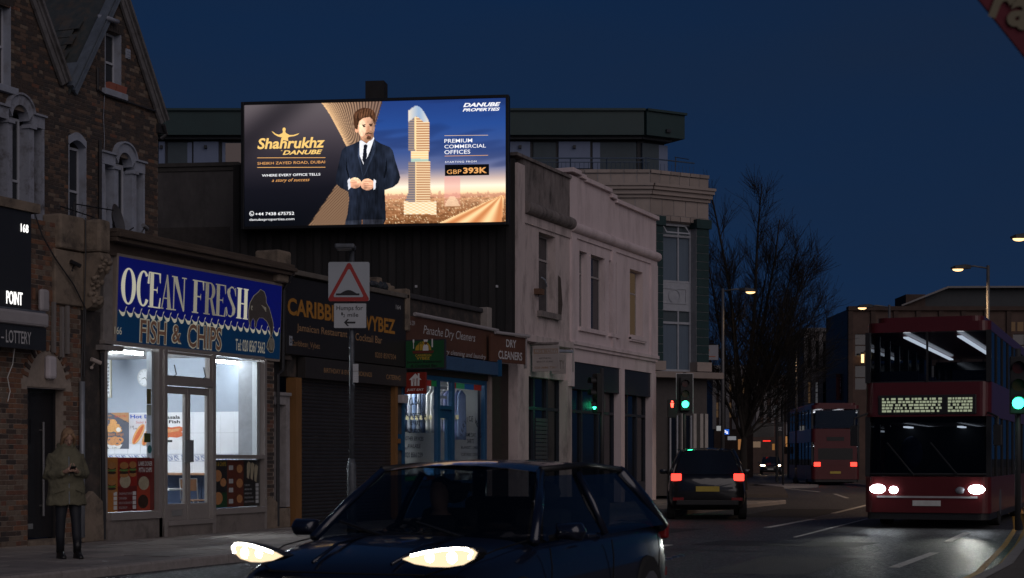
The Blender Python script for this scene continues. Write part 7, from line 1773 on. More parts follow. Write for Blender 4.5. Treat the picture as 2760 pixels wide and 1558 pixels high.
isl = MB(); p = at(2112, 1235, 84); isl.poly([(p.x + 1.6 * math.cos(a), p.y + 3 * math.sin(a)) for a in [2 * math.pi * k / 16 for k in range(16)]], -.01, ZP); structure(isl.obj('traffic_island', KERBM))
p = at(2744, 1235, 31)

# ================================================================== warning sign post
PP = at(948, 1235, 27.6)
sp = T('sign_post', 'grey steel post carrying a speed hump warning sign with a small lamp on top', 'sign post', (PP.x, PP.y, ZP))
PST = M('post_grey_blue', (.10, .11, .125), .55, metal=.4, var=.35, scale=8, stain=(.04, .035, .03), sscale=6)
zz = lambda y: CAMH + (HY - y) * 27.6 / F
MB().tube([(PP.x, PP.y, ZP - .05), (PP.x, PP.y, 1.30), (PP.x, PP.y, 1.42)], [.075, .075, .048], 12).obj('lower_post', PST, sp, smooth=True)
MB().tube([(PP.x, PP.y, 1.42), (PP.x, PP.y, zz(668))], .042, 12).obj('upper_post', PST, sp, smooth=True)
FPL = FRAME((PP.x - W2[0] * .10, PP.y - W2[1] * .10, 0), RX)
pl = lambda x, y: on_f(FPL, x, y)
a0, b0 = pl(905, 671); a1, b1 = pl(966, 660)
m = MB(FPL); m.box(a0, a1 - .05, b0 - .01, b1, -.16, .2); m.obj('lamp_hood', PST, sp, bev=.02); MB(FPL).box(a0 + .04, a1 - .1, b0 - .02, b0 - .011, -.1, .16).obj('lamp_diffuser', M('unlit_diffuser', (.3, .3, .3), .4), sp)
RETRO = M('sign_grey_white', (.34, .37, .40), .45, var=.05, bump=0); SRED = M('sign_border_red', (.30, .022, .018), .5, var=.06, bump=0)
def rrect(x0, y0, x1, y1, r):
    (a, b), (c, d) = pl(x0, y1), pl(x1, y0); o = []
    for cx_, cy_, s in ((c - r, d - r, 0), (a + r, d - r, 90), (a + r, b + r, 180), (c - r, b + r, 270)):
        o += [(cx_ + r * math.cos(rad(s + k * 22.5)), cy_ + r * math.sin(rad(s + k * 22.5))) for k in range(5)]
    return o
hp = T('hump_sign', 'square grey backed road hump warning sign with a red triangle', 'road sign', FPL @ Vector((pl(940, 811)[0], pl(940, 811)[1], 0)))
MB(FPL).poly(rrect(885, 706, 996, 811, .03), -.012, 0).obj('plate', RETRO, hp)
def rtri(pts, r, w, nm, mat):
    o = []
    P = [Vector(pl(*p)) for p in pts]
    for i in range(3):
        a, b, c = P[i - 1], P[i], P[(i + 1) % 3]; u = (a - b).normalized(); v = (c - b).normalized(); bis = (u + v).normalized(); ha = math.acos(u.dot(v)) / 2; cen = b + bis * r / math.sin(ha)
        t0 = cen - b; p0, p1 = b + u * r / math.tan(ha), b + v * r / math.tan(ha)
        for k in range(6):
            q = p0.lerp(p1, k / 5) - cen; q = q.normalized() * r if q.length > 1e-6 else q; o.append(tuple(cen + q))
    MB(FPL).sheet(o, w).obj(nm, mat, hp)
rtri([(941, 702), (881, 812), (998, 812)], .035, .004, 'red_triangle', SRED); rtri([(941, 722), (897, 801), (981, 801)], .02, .008, 'white_triangle', RETRO)
hpp = [(906, 796), (906, 791), (918, 791)] + [(918 + 43 * k / 12, 791 - 9 * math.sin(math.pi * k / 12)) for k in range(1, 12)] + [(961, 791), (969, 791), (969, 796)]
MB(FPL).sheet([pl(*q) for q in hpp], .012).obj('hump_symbol', BLK, hp)
dp = T('distance_plate', 'white plate lettered Humps for half mile with a left arrow', 'road sign', FPL @ Vector((pl(940, 886)[0], pl(940, 886)[1], 0)))
MB(FPL).poly(rrect(899, 816, 989, 886, .02), -.012, 0).obj('plate', BLK, dp); MB(FPL).poly(rrect(900.5, 818, 987, 884, .015), 0, .003).obj('face', M('plate_white', (.40, .42, .44), .5, var=.05, bump=0), dp)
for b_, x0, y0, x1, y1 in (('Humps for', 907, 824, 978, 840), ('1', 920, 842, 924, 850), ('2', 925, 847, 930, 855), ('mile', 937, 843, 966, 854)):
    a, b = pl(x0, y1); c, d = pl(x1, y0); text(b_, FPL, a, b, c, d, .005, BLK, dp, offset=.008)
MB(FPL).sheet([pl(*q) for q in [(927, 869), (936, 860), (941, 860), (935, 867), (958, 867), (958, 872), (935, 872), (941, 879), (936, 879)]], .005).obj('arrow', BLK, dp)
pk = T('parking_plate', 'two small stacked parking time plates on the sign post', 'road sign', FPL @ Vector((pl(958, 1031)[0], pl(958, 1031)[1], 0)))
for y0, y1 in ((981, 1000), (1001, 1031)):
    MB(FPL).poly(rrect(951, y0, 966, y1, .006), -.01, 0).obj('plate', M('plate_white', (.40, .42, .44)), pk); m = MB(FPL)
    for k in range(int((y1 - y0) / 6)):
        a, b = pl(953, y0 + 6 + k * 6); c, d = pl(964, y0 + 3.5 + k * 6); MB(FPL).box(a, c, b, d, 0, .003).obj('print', LETGREY, pk)
m = MB(); m.tube([(PP.x + .05, PP.y - .05, zz(1032)), (PP.x + .09, PP.y - .09, zz(1040)), (PP.x + .05, PP.y - .04, zz(1052))], .02, 6); m.obj('clamp', PST, sp)
# banner sign close to the camera, top right
D0 = 5.2
nb = at(2775, 60, D0); bz = T('shop_banner', 'tilted maroon hanging banner with cream letters in the top right corner', 'banner', tuple(nb))
ang = math.atan2(-(150 - 0), (2760 - 2640))
exb = Vector((R2[0] * math.cos(ang), R2[1] * math.cos(ang), math.sin(ang))); eyb = Vector((-R2[0] * math.sin(ang), -R2[1] * math.sin(ang), math.cos(ang)))
FBN = FRAME(at(2640, 0, D0), exb, eyb)
MB(FBN).box(-.12, .36, 0, .30, -.012, 0).obj('cloth', M('banner_maroon', (.11, .012, .022), .8, bump=.1), bz); MB(FBN).box(-.12, .36, .30, .32, -.022, .01).obj('rail', IRON, bz)
pm = FBN @ Vector((.30, .31, -.03)); MB().tube([(pm.x, pm.y, ZP), (pm.x, pm.y, pm.z + .12)], .022, 8).obj('mast', IRON, bz)
a2 = rad(-22); FBL = FRAME(at(2664, 40, D0 - .01), Vector((R2[0] * math.cos(a2), R2[1] * math.cos(a2), math.sin(a2))), Vector((-R2[0] * math.sin(a2), -R2[1] * math.sin(a2), math.cos(a2))))
text('ra', FBL, .0, -.005, .125, .085, .0, M('banner_cream', (.17, .15, .10), .8, bump=0), bz, offset=.03)
# ================================================================== cars
def gl_ring(y, hw, zb, zt, crown=.03):
    P = [(0, 0), (.7, 0), (.93, .04), (1.0, .2), (1.0, .5), (.975, .78), (.93, .93), (.8, 1.0), (.45, 1.0), (0, 1.0)]
    r = [(x * hw, y, zb + (zt - zb) * f + (crown * (1 - (x / .8) ** 2) if f == 1.0 and x < .8 else 0)) for x, f in P]
    return r + [(-x, yy, z) for x, yy, z in r[1:-1]][::-1]
def car(label, loc, rotz, paint, heads=None, tails=None, H=1.56, dl=0, hl_h=.80, group='cars in the road', near=False):
    t = T('car', label, 'car', tuple(loc), group, local=True); t.rotation_euler = (0, 0, rotz)
    k = H / 1.56; belt = 1.0 * k
    st = [(2.16, .66, .36, .62), (2.10, .78, .26, .74), (1.95, .86, .22, .84), (1.6, .895, .2, .93), (1.15, .905, .2, .99), (.9, .91, .2, 1.0), (0, .915, .2, 1.02), (-1.2, .91, .2, 1.04), (-1.75, .89, .22, 1.04), (-2.02, .85, .3, 1.0), (-2.14, .74, .42, .9)]
    m = MB(); m.loft([gl_ring(y, hw, zb, zt * k) for y, hw, zb, zt in st][::-1]); body = m.obj('body', paint, t, smooth=True, sub=1)
    GLC = GLASS('car_glass_clear', (.34, .37, .39), .8, .02, .04) if near else M('car_glass', (.012, .014, .018), .05, spec=.9, bump=0); TRIM = M('black_trim', (.012, .012, .013), .5, bump=0)
    rf, rr, rz = .32, -1.45, H
    # windscreen and rear window as curved strips
    def strip(y0, z0, h0, y1, z1, h1, bow, nm):
        mm = MB(); n = 8
        lo = [(-h0 + 2 * h0 * i / n, y0 + bow * (1 - (2 * i / n - 1) ** 2), z0) for i in range(n + 1)]; hi = [(-h1 + 2 * h1 * i / n, y1 + bow * .7 * (1 - (2 * i / n - 1) ** 2), z1 + .045 * (1 - (2 * i / n - 1) ** 2)) for i in range(n + 1)]
        mm.loft([lo, hi], cap=False, close=False); return mm.obj(nm, GLC, t, smooth=True)
    strip(1.02, belt - .02, .80, rf + .02, rz - .05, .60, .10, 'windscreen'); strip(-1.98, belt, .76, rr - .02, rz - .06, .58, -.06, 'rear_window')
    for s in (-1, 1):
        for (a, b, c, d) in ((.88, -.34, .30, -.36), (-.42, -1.85, -.44, -1.42)):
            mm = MB(); mm.add([(s * .865, a, belt - .02), (s * .865, b, belt), (s * .635, d, rz - .07), (s * .635, c, rz - .08)], [(0, 1, 2, 3)]); mm.obj('side_window', GLC, t)
        for nm, p0, p1, r in (('front_pillar', (s * .84, .98, belt - .02), (s * .625, rf, rz - .05), .035), ('middle_pillar', (s * .87, -.38, belt - .02), (s * .64, -.40, rz - .06), .03), ('rear_pillar', (s * .82, -1.95, belt - .02), (s * .61, rr, rz - .06), .06)):
            MB().tube([p0, tuple((a + b) / 2 + (.012 * s if i == 0 else .008 if i == 2 else 0) for i, (a, b) in enumerate(zip(p0, p1))), p1], r, 8).obj(nm, paint, t, smooth=True)
        MB().tube([(s * .63, rf, rz - .03), (s * .66, -.5, rz), (s * .62, rr, rz - .04)], .025, 6).obj('roof_rail', TRIM, t, smooth=True)
        mm = MB(); c_ = (s * 1.02, .78, belt + .05); mm.loft([[(c_[0] + s * a_, c_[1] + y_, c_[2] + b_) for a_, b_ in ((-.11 * f_, -.055 * f_), (.08 * f_, -.065 * f_), (.11 * f_, 0), (.08 * f_, .06 * f_), (-.10 * f_, .055 * f_))] for y_, f_ in ((-.05, .96), (.0, 1.0), (.05, .8), (.075, .4))]); mo = mm.obj('door_mirror', paint, t, smooth=True, fix=True, bev=.012); MB().tube([(s * .88, .80, belt), (s * 1.0, .79, belt + .03)], .025, 6).obj('mirror_arm', TRIM, mo)
        for y in (1.32, -1.32):
            mm = MB(); mm.tube([(s * .74, y, .33), (s * .925, y, .33)], .33, 20); w = mm.obj('wheel', M('tyre_rubber', (.018, .018, .018), .85), t, smooth=False, bev=.02); MB().tube([(s * .90, y, .33), (s * .932, y, .33)], .21, 14).obj('rim', STEEL, w)
        MB().box(s * .60, s * .64, -.5, -.35, .95 * k, .97 * k) if False else None
    mm = MB(); n = 6
    mm.loft([[(-.62 + 1.24 * i / n, y + q * (1 - (2 * i / n - 1) ** 2), z + c * (1 - (2 * i / n - 1) ** 2)) for i in range(n + 1)] for y, z, c, q in ((rf + .03, rz - .05, .05, .075), (rf - .1, rz - .025, .05, .06), (0, rz - .01, .05, 0), (-.8, rz - .01, .05, 0), (rr - .03, rz - .06, .05, -.04))], cap=False, close=False); mm.obj('roof', paint, t, smooth=True)
    if near:
        SEAT = M('seat_cloth', (.05, .05, .052), .9)
        for s in (-.38, .38):
            mm = MB(); mm.loft([[(s - .24, -.28, .55), (s + .24, -.28, .55), (s + .24, -.12, .55), (s - .24, -.12, .55)], [(s - .23, -.42, 1.05), (s + .23, -.42, 1.05), (s + .23, -.30, 1.05), (s - .23, -.30, 1.05)]]); mm.obj('seat_back', SEAT, t, bev=.05)
            mm = MB(); mm.ball((s, -.40, 1.17), (.13, .05, .09), 10, 6); mm.obj('headrest', SEAT, t, smooth=True)
        mm = MB(); mm.box(-.62, .62, -1.25, -1.12, .6, 1.12); mm.obj('rear_seat', SEAT, t, bev=.05)
        mm = MB(); mm.loft([[(-.80, .95, belt - .06), (.80, .95, belt - .06), (.80, .62, belt - .05), (-.80, .62, belt - .05)], [(-.80, .90, belt - .02), (.80, .90, belt - .02), (.80, .64, belt - .01), (-.80, .64, belt - .01)]]); mm.obj('dashboard', TRIM, t)
        mm = MB(); mm.tube([(.38 + .18 * math.cos(a), .52 - .06 * math.sin(a), belt - .10 + .18 * math.sin(a)) for a in [2 * math.pi * k / 20 for k in range(21)]], .015, 6); mm.obj('steering_wheel', TRIM, t)
        mm = MB(); mm.box(-.10, .10, .30, .33, rz - .19, rz - .13); mm.obj('rear_view_mirror', TRIM, t, bev=.01)
        DK = M('shut_line', (.004, .004, .004), .9, bump=0)
        for s in (-1, 1):
            mm = MB(); mm.tube([(s * .80, 1.02, .992 * k), (s * .78, 1.5, .948 * k), (s * .70, 1.95, .858 * k), (s * .55, 2.06, .80 * k)], .005, 4); mm.obj('bonnet_gap', DK, t)
            for y in (.86, -.42, -1.55): MB().tube([(s * .918, y, .42), (s * .922, y, .7), (s * .906, y, .93 * k)], .005, 4).obj('door_gap', DK, t)
            MB().box(s * .90, s * .935, .0, .16, .86, .89).obj('door_handle', paint, t, bev=.008)
        mm = MB(); mm.tube([(-.55, 2.09, .80 * k), (0, 2.14, .80 * k), (.55, 2.09, .80 * k)], .005, 4); mm.obj('bonnet_gap', DK, t)
        for q in (-.35, .35): MB().tube([(q, 1.0, .995 * k + .02), (q * .9, 1.6, .94 * k + .035), (q * .8, 2.0, .83 * k + .03)], .012, 6).obj('bonnet_crease', paint, t, smooth=True)
    # nose: grille, intake, plate, lamps
    fz = lambda z: 2.165
    MB().box(-.42, .42, 2.10, 2.175, .52, .68).obj('grille', TRIM, t, bev=.02); mm = MB()
    for q in range(3): MB().box(-.40, .40, 2.175, 2.185, .545 + q * .045, .56 + q * .045).obj('grille_bar', STEEL, t)
    MB().box(-.62, .62, 2.06, 2.155, .30, .42).obj('lower_intake', TRIM, t, bev=.02); MB().box(-.26, .26, 2.16, 2.18, .43, .53).obj('number_plate', M('plate_face', (.5, .5, .48), .5, bump=0), t)
    for s in (-1, 1):
        zt = hl_h
        yy = lambda x: 2.13 - .40 * max(0, abs(x) - .42) ** 1.4
        P = [(s * x, zt + z) for x, z in ((.42, -.012), (.50, -.042), (.60, -.058), (.70, -.060), (.79, -.045), (.85, -.01), (.87, .03), (.84, .055), (.76, .058), (.66, .048), (.56, .030), (.47, .008))]
        sc2 = lambda f: [((s * .66 + (x - s * .66) * f), zt + (z - zt) * f) for x, z in P]
        mm = MB(); mm.loft([[(x, yy(x) - .12, z) for x, z in sc2(1.05)], [(x, yy(x) + .004, z) for x, z in sc2(1.05)]]); hd = mm.obj('headlight', TRIM, t, fix=True)
        mm = MB(); mm.loft([[(x, yy(x) + .005, z) for x, z in P], [(x, yy(x) + .022, z) for x, z in sc2(.94)], [(x, yy(x) + .030, z) for x, z in sc2(.5)]]); mm.obj('lens', heads if heads else M('lamp_clear', (.25, .25, .27), .15, bump=0), hd, smooth=True, fix=True)
        if heads and near:
            l = bpy.data.lights.new('headlight_beam', 'SPOT'); l.energy = 120; l.color = (1.0, .82, .58); l.spot_size = rad(40); l.spot_blend = 1.0; l.shadow_soft_size = .06
            lo = bpy.data.objects.new('headlight_beam', l); COL.objects.link(lo); lo.parent = t; lo.location = (s * .64, 2.2, zt); lo.rotation_euler = (rad(90 - 4), 0, 0)
        if near:
            for q, rr_ in ((.60, .030), (.73, .036)):
                mm = MB(); mm.ball((s * q, yy(q) + .026, zt + .0), (rr_, .02, rr_), 12, 6); mm.obj('projector', EM('projector_core', (1.0, .93, .80), 30), hd, smooth=True)
            mm = MB(); mm.tube([(x, yy(x) + .035, z + .004) for x, z in sc2(.9)[5:]], .009, 6); mm.obj('running_light', EM('projector_core', (1.0, .93, .80), 30), hd)
        mm = MB(); mm.ball((s * .70, 2.08, .50), (.06, .03, .05), 10, 6); mm.obj('fog_light', M('lamp_clear', (.25, .25, .27), .15, bump=0), t, smooth=True)
        MB().box(s * .60, s * .84, -2.10, -2.02, .86 * k, 1.02 * k).obj('tail_light', tails if tails else M('tail_red', (.2, .01, .01), .3, bump=0), t, bev=.02)
        MB().box(s * .55, s * .80, -2.15, -2.08, .45, .52).obj('rear_reflector', M('tail_red', (.2, .01, .01), .3, bump=0), t)
    MB().box(-.27, .27, -2.165, -2.12, .66, .78).obj('rear_plate', M('plate_yellow', (.45, .33, .05), .5, bump=0), t); MB().box(-.72, .72, -2.17, -2.06, .34, .46).obj('rear_bumper', TRIM, t, bev=.02)
    for q in (-.35, .25): MB().tube([(q, 1.06, belt + .01), (q + .4, .94, belt + .10)], .012, 5).obj('wiper', TRIM, t)
    return t
NAVYP = M('navy_paint', (.010, .014, .030), .3, metal=.3, var=.05, bump=0, coat=.8); BLKP = M('black_paint', (.012, .012, .014), .3, metal=.2, var=.05, bump=0, coat=.8); SILP = M('silver_paint', (.25, .25, .26), .35, metal=.6, var=.03, bump=0, coat=.6)
HEADW = EM('headlamp_warm', (1.0, .76, .48), 1.25); HEADC = EM('headlamp_cool', (.86, .94, 1.0), 26); TAILE = EM('tail_glow', (1.0, .045, .03), 3.2)
near = car('dark navy car coming close in the near lane with glowing warm headlights', (-5.05, 11.62, 0), math.pi, NAVYP, heads=HEADW, H=1.38, hl_h=.82, near=True)
p = at(1905, 1235, 39.5); car('dark car driving away with two bright red tail lights', (p.x - .6, p.y + 2.0, 0), 0.30, BLKP, tails=TAILE, H=1.64)
p = at(2078, 1235, 150); car('distant car with warm headlights at the far end of the road', (p.x, p.y, 0), math.pi + .22, BLKP, heads=EM('far_headlamp', (1, .75, .42), 40))
p = at(2030, 1235, 175); car('distant car with white headlights half hidden beyond the tail lights', (p.x, p.y, 0), math.pi + .22, SILP, heads=EM('far_headlamp_white', (.9, .95, 1), 40))
# ================================================================== double-decker buses
BRED = M('bus_red', (.085, .008, .009), .4, var=.08, bump=0, coat=.3); BGL = GLASS('bus_glass', (.30, .33, .36), .6, .03, .02); BGL2 = M('bus_rear_glass', (.012, .013, .016), .08, spec=.8, bump=0)
BTR = M('bus_trim', (.015, .015, .016), .5, bump=0)
def bus(label, loc, rotz, heads, tails, inside, group='double decker buses in the road'):
    t = T('double_decker_bus', label, 'bus', tuple(loc), group, local=True); t.rotation_euler = (0, 0, rotz)
    W, Lh = 1.26, 5.3
    def shell(nm, z0, z1, y0, y1, mat, inset=0.0, r=.22):
        n = 6; o = []
        hw = W - inset
        for cx_, cy_, s in ((hw - r, y1 - r, 0), (-hw + r, y1 - r, 90), (-hw + r, y0 + r, 180), (hw - r, y0 + r, 270)):
            o += [(cx_ + r * math.cos(rad(s + 90 * k / n)), cy_ + r * math.sin(rad(s + 90 * k / n))) for k in range(n + 1)]
        return MB().loft([[(x, y, z0) for x, y in o], [(x, y, z1) for x, y in o]]).obj(nm, mat, t)
    shell('lower_body', .32, 1.05, -Lh, Lh, BRED); shell('waist_panel', 2.28, 2.62, -Lh, Lh - .06, BRED)
    o = shell('roof', 4.02, 4.22, -Lh, Lh - .22, BRED, .02); shell('roof_crown', 4.22, 4.34, -Lh + .2, Lh - .45, BRED, .18); shell('deck_floor', 2.16, 2.28, -Lh + .1, Lh - .25, BTR, .08)
    shell('skirt', .18, .32, -Lh + .05, Lh - .05, BTR, .03)
    # upper waist below the top deck windows
    shell('upper_waist', 2.62, 2.98, -Lh, Lh - .10, BRED)
    for s in (-1, 1):
        for (y0, y1) in [(Lh - .30, Lh - .12)] + [(-Lh + k * 1.50, -Lh + k * 1.50 + .12) for k in range(7)]:
            MB().box(s * (W - .10), s * (W - .005), y0, y1, 2.98, 4.02).obj('window_post', BTR, t); MB().box(s * (W - .10), s * (W - .005), y0, y1, 1.05, 2.28).obj('window_post', BTR, t)
        for k in range(7):
            y0 = -Lh + .12 + k * 1.5; y1 = min(y0 + 1.38, Lh - .3)
            MB().box(s * (W - .04), s * (W - .03), y0, y1, 2.98, 4.02).obj('side_window', BGL, t); MB().box(s * (W - .04), s * (W - .03), y0, y1, 1.05, 2.28).obj('side_window', BGL, t)
        for y in (3.0, -3.0): mm = MB(); mm.tube([(s * 1.0, y, .5), (s * 1.25, y, .5)], .5, 20); w = mm.obj('wheel', M('tyre_rubber', (.018, .018, .018)), t, bev=.03); MB().tube([(s * 1.2, y, .5), (s * 1.265, y, .5)], .28, 14).obj('rim', GALV, w)
        MB().tube([(s * 1.2, Lh - .1, 2.35), (s * 1.42, Lh + .22, 2.25), (s * 1.42, Lh + .24, 2.1)], .022, 6).obj('mirror_arm', BTR, t); MB().box(s * 1.33, s * 1.50, Lh + .19, Lh + .28, 1.68, 2.1).obj('mirror', BTR, t, bev=.02)
        mm = MB(); mm.ball((s * .98, Lh - .03, .80), (.17, .10, .10), 14, 7); mm.obj('headlight', heads if heads else BTR, t, smooth=True); mm = MB(); mm.ball((s * .66, Lh - .0, .78), (.09, .05, .075), 12, 6); mm.obj('dipped_light', heads if heads and s > 0 else M('lamp_clear', (.25, .25, .27), .15), t, smooth=True)
        mm = MB(); mm.ball((s * 1.10, Lh - .1, .98), (.08, .06, .04), 10, 5); mm.obj('indicator', M('amber_lens', (.35, .14, .02), .3, bump=0), t, smooth=True)
        MB().box(s * .78, s * 1.12, -Lh - .03, -Lh + .02, 1.0, 1.22).obj('tail_light', tails if tails else M('tail_red', (.2, .01, .01), .3), t, bev=.02)
    # curved front glazing on both decks
    for nm, z0, z1, bow, yb in (('windscreen', 1.10, 2.26, .10, Lh - .14), ('upper_windscreen', 2.98, 4.0, .10, Lh - .24)):
        n = 10; mm = MB(); lo = [(-1.16 + 2.32 * i / n, yb + bow * (1 - (2 * i / n - 1) ** 2), z0) for i in range(n + 1)]; hi = [(x, y - .10, z1) for x, y, z in lo]; mm.loft([lo, hi], cap=False, close=False); mm.obj(nm, BGL, t, smooth=True)
        MB().tube([tuple(x) for x in lo], .03, 6).obj('glazing_seal', BTR, t)
    MB().box(-.02, .02, Lh - .13, Lh - .08, 2.98, 4.0).obj('screen_post', BTR, t) 
    for q in (-.62, .25): MB().tube([(q, Lh - .0, 1.08), (q + .55, Lh - .05, 1.75)], .016, 5).obj('wiper', BTR, t)
    MB().box(-.98, .98, Lh - .09, Lh - .035, 2.32, 2.72).obj('destination_box', BTR, t, bev=.02)
    if heads:
        dm = EM('blind_glow', (.50, .56, .38), .55)
        for a, b in ((-.90, .30), (.42, .90)):
            mm = MB()
            for r in range(5):
                xx = a
                while xx < b - .04:
                    w_ = random.uniform(.03, .10); mm.box(-min(xx + w_, b), -xx, Lh - .035, Lh - .028, 2.37 + r * .062, 2.412 + r * .062); xx += w_ + random.choice([.015, .02, .05])
            mm.obj('display', dm, t)['kind'] = 'stuff'
    MB().box(-.28, .28, Lh - .01, Lh + .015, .46, .57).obj('number_plate', M('plate_face', (.5, .5, .48), .5), t); MB().box(-1.0, 1.0, Lh - .02, Lh + .01, .62, .66).obj('bumper_line', GREYPVC, t)
    # rear wall
    MB().box(-1.12, 1.12, -Lh - .012, -Lh + .05, 1.05, 2.28).obj('rear_panel', BRED, t); MB().box(-1.05, 1.05, -Lh - .02, -Lh + .05, 3.02, 3.95).obj('rear_window', BGL2, t); MB().box(-.28, .28, -Lh - .03, -Lh - .0, .62, .74).obj('rear_plate', M('plate_yellow', (.45, .33, .05), .5), t); MB().box(-.9, .9, -Lh - .02, -Lh, 1.35, 1.95).obj('engine_grille', BTR, t)
    MB().box(-.45, .45, -Lh - .03, -Lh, 2.35, 2.55).obj('rear_number_box', BTR, t)
    if inside:
        for z in (2.10, 3.98):
            for s in (-.55, .55): MB().box(s - .05, s + .05, -Lh + 1, Lh - 1.0, z - .03, z).obj('ceiling_strip', EM('bus_strip', (.85, .9, 1.0), inside), t)
        for k in range(5):
            for s in (-.75, .75): MB().box(s - .4, s + .4, Lh - 1.6 - k * 1.0, Lh - 1.5 - k * 1.0, 2.28, 3.28).obj('seat_back', M('seat_blue', (.03, .04, .09), .8), t)
        MB().box(-1.1, 1.1, Lh - 1.9, Lh - 1.85, .5, 2.1).obj('cab_screen', BTR, t); mm = MB(); mm.ball((.45, Lh - 1.1, 1.55), (.24, .16, .35), 10, 6); mm.obj('driver_seat', M('seat_blue', (.03, .04, .09), .8), t, smooth=True)
    if heads:
        for s in (-.98, .98):
            l = bpy.data.lights.new('headlight_beam', 'SPOT'); l.energy = 330; l.color = (.95, .97, .88); l.spot_size = rad(19); l.spot_blend = 1.0; l.shadow_soft_size = .08
            lo = bpy.data.objects.new('headlight_beam', l); COL.objects.link(lo); lo.parent = t; lo.location = (s, Lh + .12, .80); lo.rotation_euler = (rad(90 - 3.6), 0, 0)
    return t
bus('red double decker bus coming towards the camera with bright white headlights', (-5.55, 40.6, 0), math.pi + .03, HEADC, None, 1.6)
p = at(2216, 1235, 95); bus('far red double decker bus driving away with red tail lights', (p.x, p.y, 0), .34, None, TAILE, .35)
# ================================================================== person looking at a phone
PX = Vector((-13.85, 18.4, ZP)); PR = rad(-128)
pr = T('person', 'person in an olive jacket and black leggings standing and looking at a phone', 'person', tuple(PX), local=True); pr.rotation_euler = (0, 0, PR)
SKIN = M('skin', (.36, .22, .16), .6, var=.06, bump=.02); OLIVE = M('olive_jacket', (.125, .115, .075), .85, var=.22, scale=9, bump=.35, bscale=45); LEGG = M('black_leggings', (.018, .020, .026), .6, var=.15); BOOT = M('black_boots', (.012, .012, .013), .4, var=.1); HAIR = M('light_brown_hair', (.26, .16, .09), .7, var=.4, scale=30, stretch=(1, 1, .2), bump=.3)
m = MB()
def ell(c, rx, ry, n=14, ph=0, k=0.0): return [(c[0] + rx * math.cos(2 * math.pi * i / n) * (1 + k * math.sin(5 * 2 * math.pi * i / n + ph)), c[1] + ry * math.sin(2 * math.pi * i / n), c[2]) for i in range(n)]
m.loft([ell((0, 0, .88), .15, .10), ell((0, 0, .98), .155, .11), ell((0, .0, 1.10), .13, .095), ell((0, .01, 1.25), .155, .11), ell((0, 0, 1.38), .16, .10), ell((0, 0, 1.43), .08, .07), ell((0, .02, 1.50), .052, .055)])
hc = Vector((0, .065, 1.575)); tilt = rad(28)
def hd(p):   # head space -> body space, nodding forward
    x, y, z = p; return (hc.x + x, hc.y + y * math.cos(tilt) + z * math.sin(tilt), hc.z - y * math.sin(tilt) + z * math.cos(tilt))
rings = []
for z, rx, ry, oy in ((-.115, .02, .03, .045), (-.10, .042, .05, .035), (-.07, .058, .072, .018), (-.03, .068, .088, .006), (.02, .074, .095, 0), (.06, .072, .092, -.004), (.09, .058, .074, -.006), (.112, .02, .03, -.008)):
    rings.append([hd((rx * math.cos(2 * math.pi * i / 16), oy + ry * math.sin(2 * math.pi * i / 16), z)) for i in range(16)])
m.loft(rings)
m.tube([hd((0, .088, .01)), hd((0, .108, -.025)), hd((0, .09, -.035))], [.010, .016, .012], 8)
for s in (-1, 1): m.ball(hd((s * .074, -.005, -.005)), (.014, .022, .03), 8, 6)
legs = []
for s, fy in ((-1, .05), (1, -.03)):
    L = [(s * .085 - .02, 0, .92), (s * .085 - .03 + (.03 if s > 0 else 0), fy * .5 + (.05 if s > 0 else .01), .50), (s * .10 - .03, fy, .09)]
    legs.append(L); m.tube([L[0], (L[0][0], .02, .74), L[1], (L[1][0] * .4 + L[2][0] * .6, fy * .8, .32), L[2]], [.085, .078, .056, .052, .036], 12); m.tube([(L[2][0], L[2][1] - .03, .05), (L[2][0], L[2][1] + .10, .035)], [.03, .022], 10)
arms = []
for s in (-1, 1):
    A = [(s * .155, 0, 1.355), (s * .235, -.03, 1.09), (s * .075, .235, 1.135)]
    arms.append(A); m.tube(A, [.05, .04, .026], 10)
    w = Vector(A[2]); m.tube([w, w + Vector((-s * .045, .045, .03))], [.030, .034], 10)      # palm
    pb = w + Vector((-s * .045, .045, .03))
    for k, (l, dz) in enumerate(((.062, .030), (.070, .010), (.065, -.010), (.052, -.028))):
        b = pb + Vector((0, 0, dz)); m.tube([b, b + Vector((-s * .018, .028, .004)), b + Vector((-s * .03, .012, .006)) * (l / .06)], [.0095, .009, .0075], 6)
    m.tube([pb + Vector((0, -.02, .03)), pb + Vector((-s * .006, .0, .062)), pb + Vector((-s * .02, .014, .078))], [.011, .010, .008], 6)
body = m.obj('body', SKIN, pr, smooth=True)
r = body.modifiers.new('remesh', 'REMESH'); r.mode = 'VOXEL'; r.voxel_size = .0075; r.use_smooth_shade = True
m = MB()
m.loft([ell((0, .0, .70), .255, .185, 20, 0, .03), ell((0, .0, .78), .25, .18, 20, 1, .02), ell((0, .005, .95), .235, .17, 20, .5, .025), ell((0, .01, 1.10), .225, .165, 20, 2, .02), ell((0, .01, 1.25), .225, .16, 20), ell((0, 0, 1.36), .21, .135, 20), ell((0, 0, 1.43), .14, .105, 20), ell((0, .01, 1.49), .085, .085, 20)])
for (a, b, c) in arms:
    a, b, c = Vector(a), Vector(b), Vector(c); m.tube([a, a.lerp(b, .5) + Vector((0, -.01, 0)), b, b.lerp(c, .5), b.lerp(c, .93)], [.078, .078, .076, .066, .052], 12)
m.tube([(math.cos(t) * .095, math.sin(t) * .088 - .01, 1.475) for t in [2 * math.pi * k / 14 for k in range(15)]], .03, 8)
jk = m.obj('jacket', OLIVE, pr, smooth=True); jk.name = 'jacket'; r = jk.modifiers.new('remesh', 'REMESH'); r.mode = 'VOXEL'; r.voxel_size = .014; r.use_smooth_shade = True
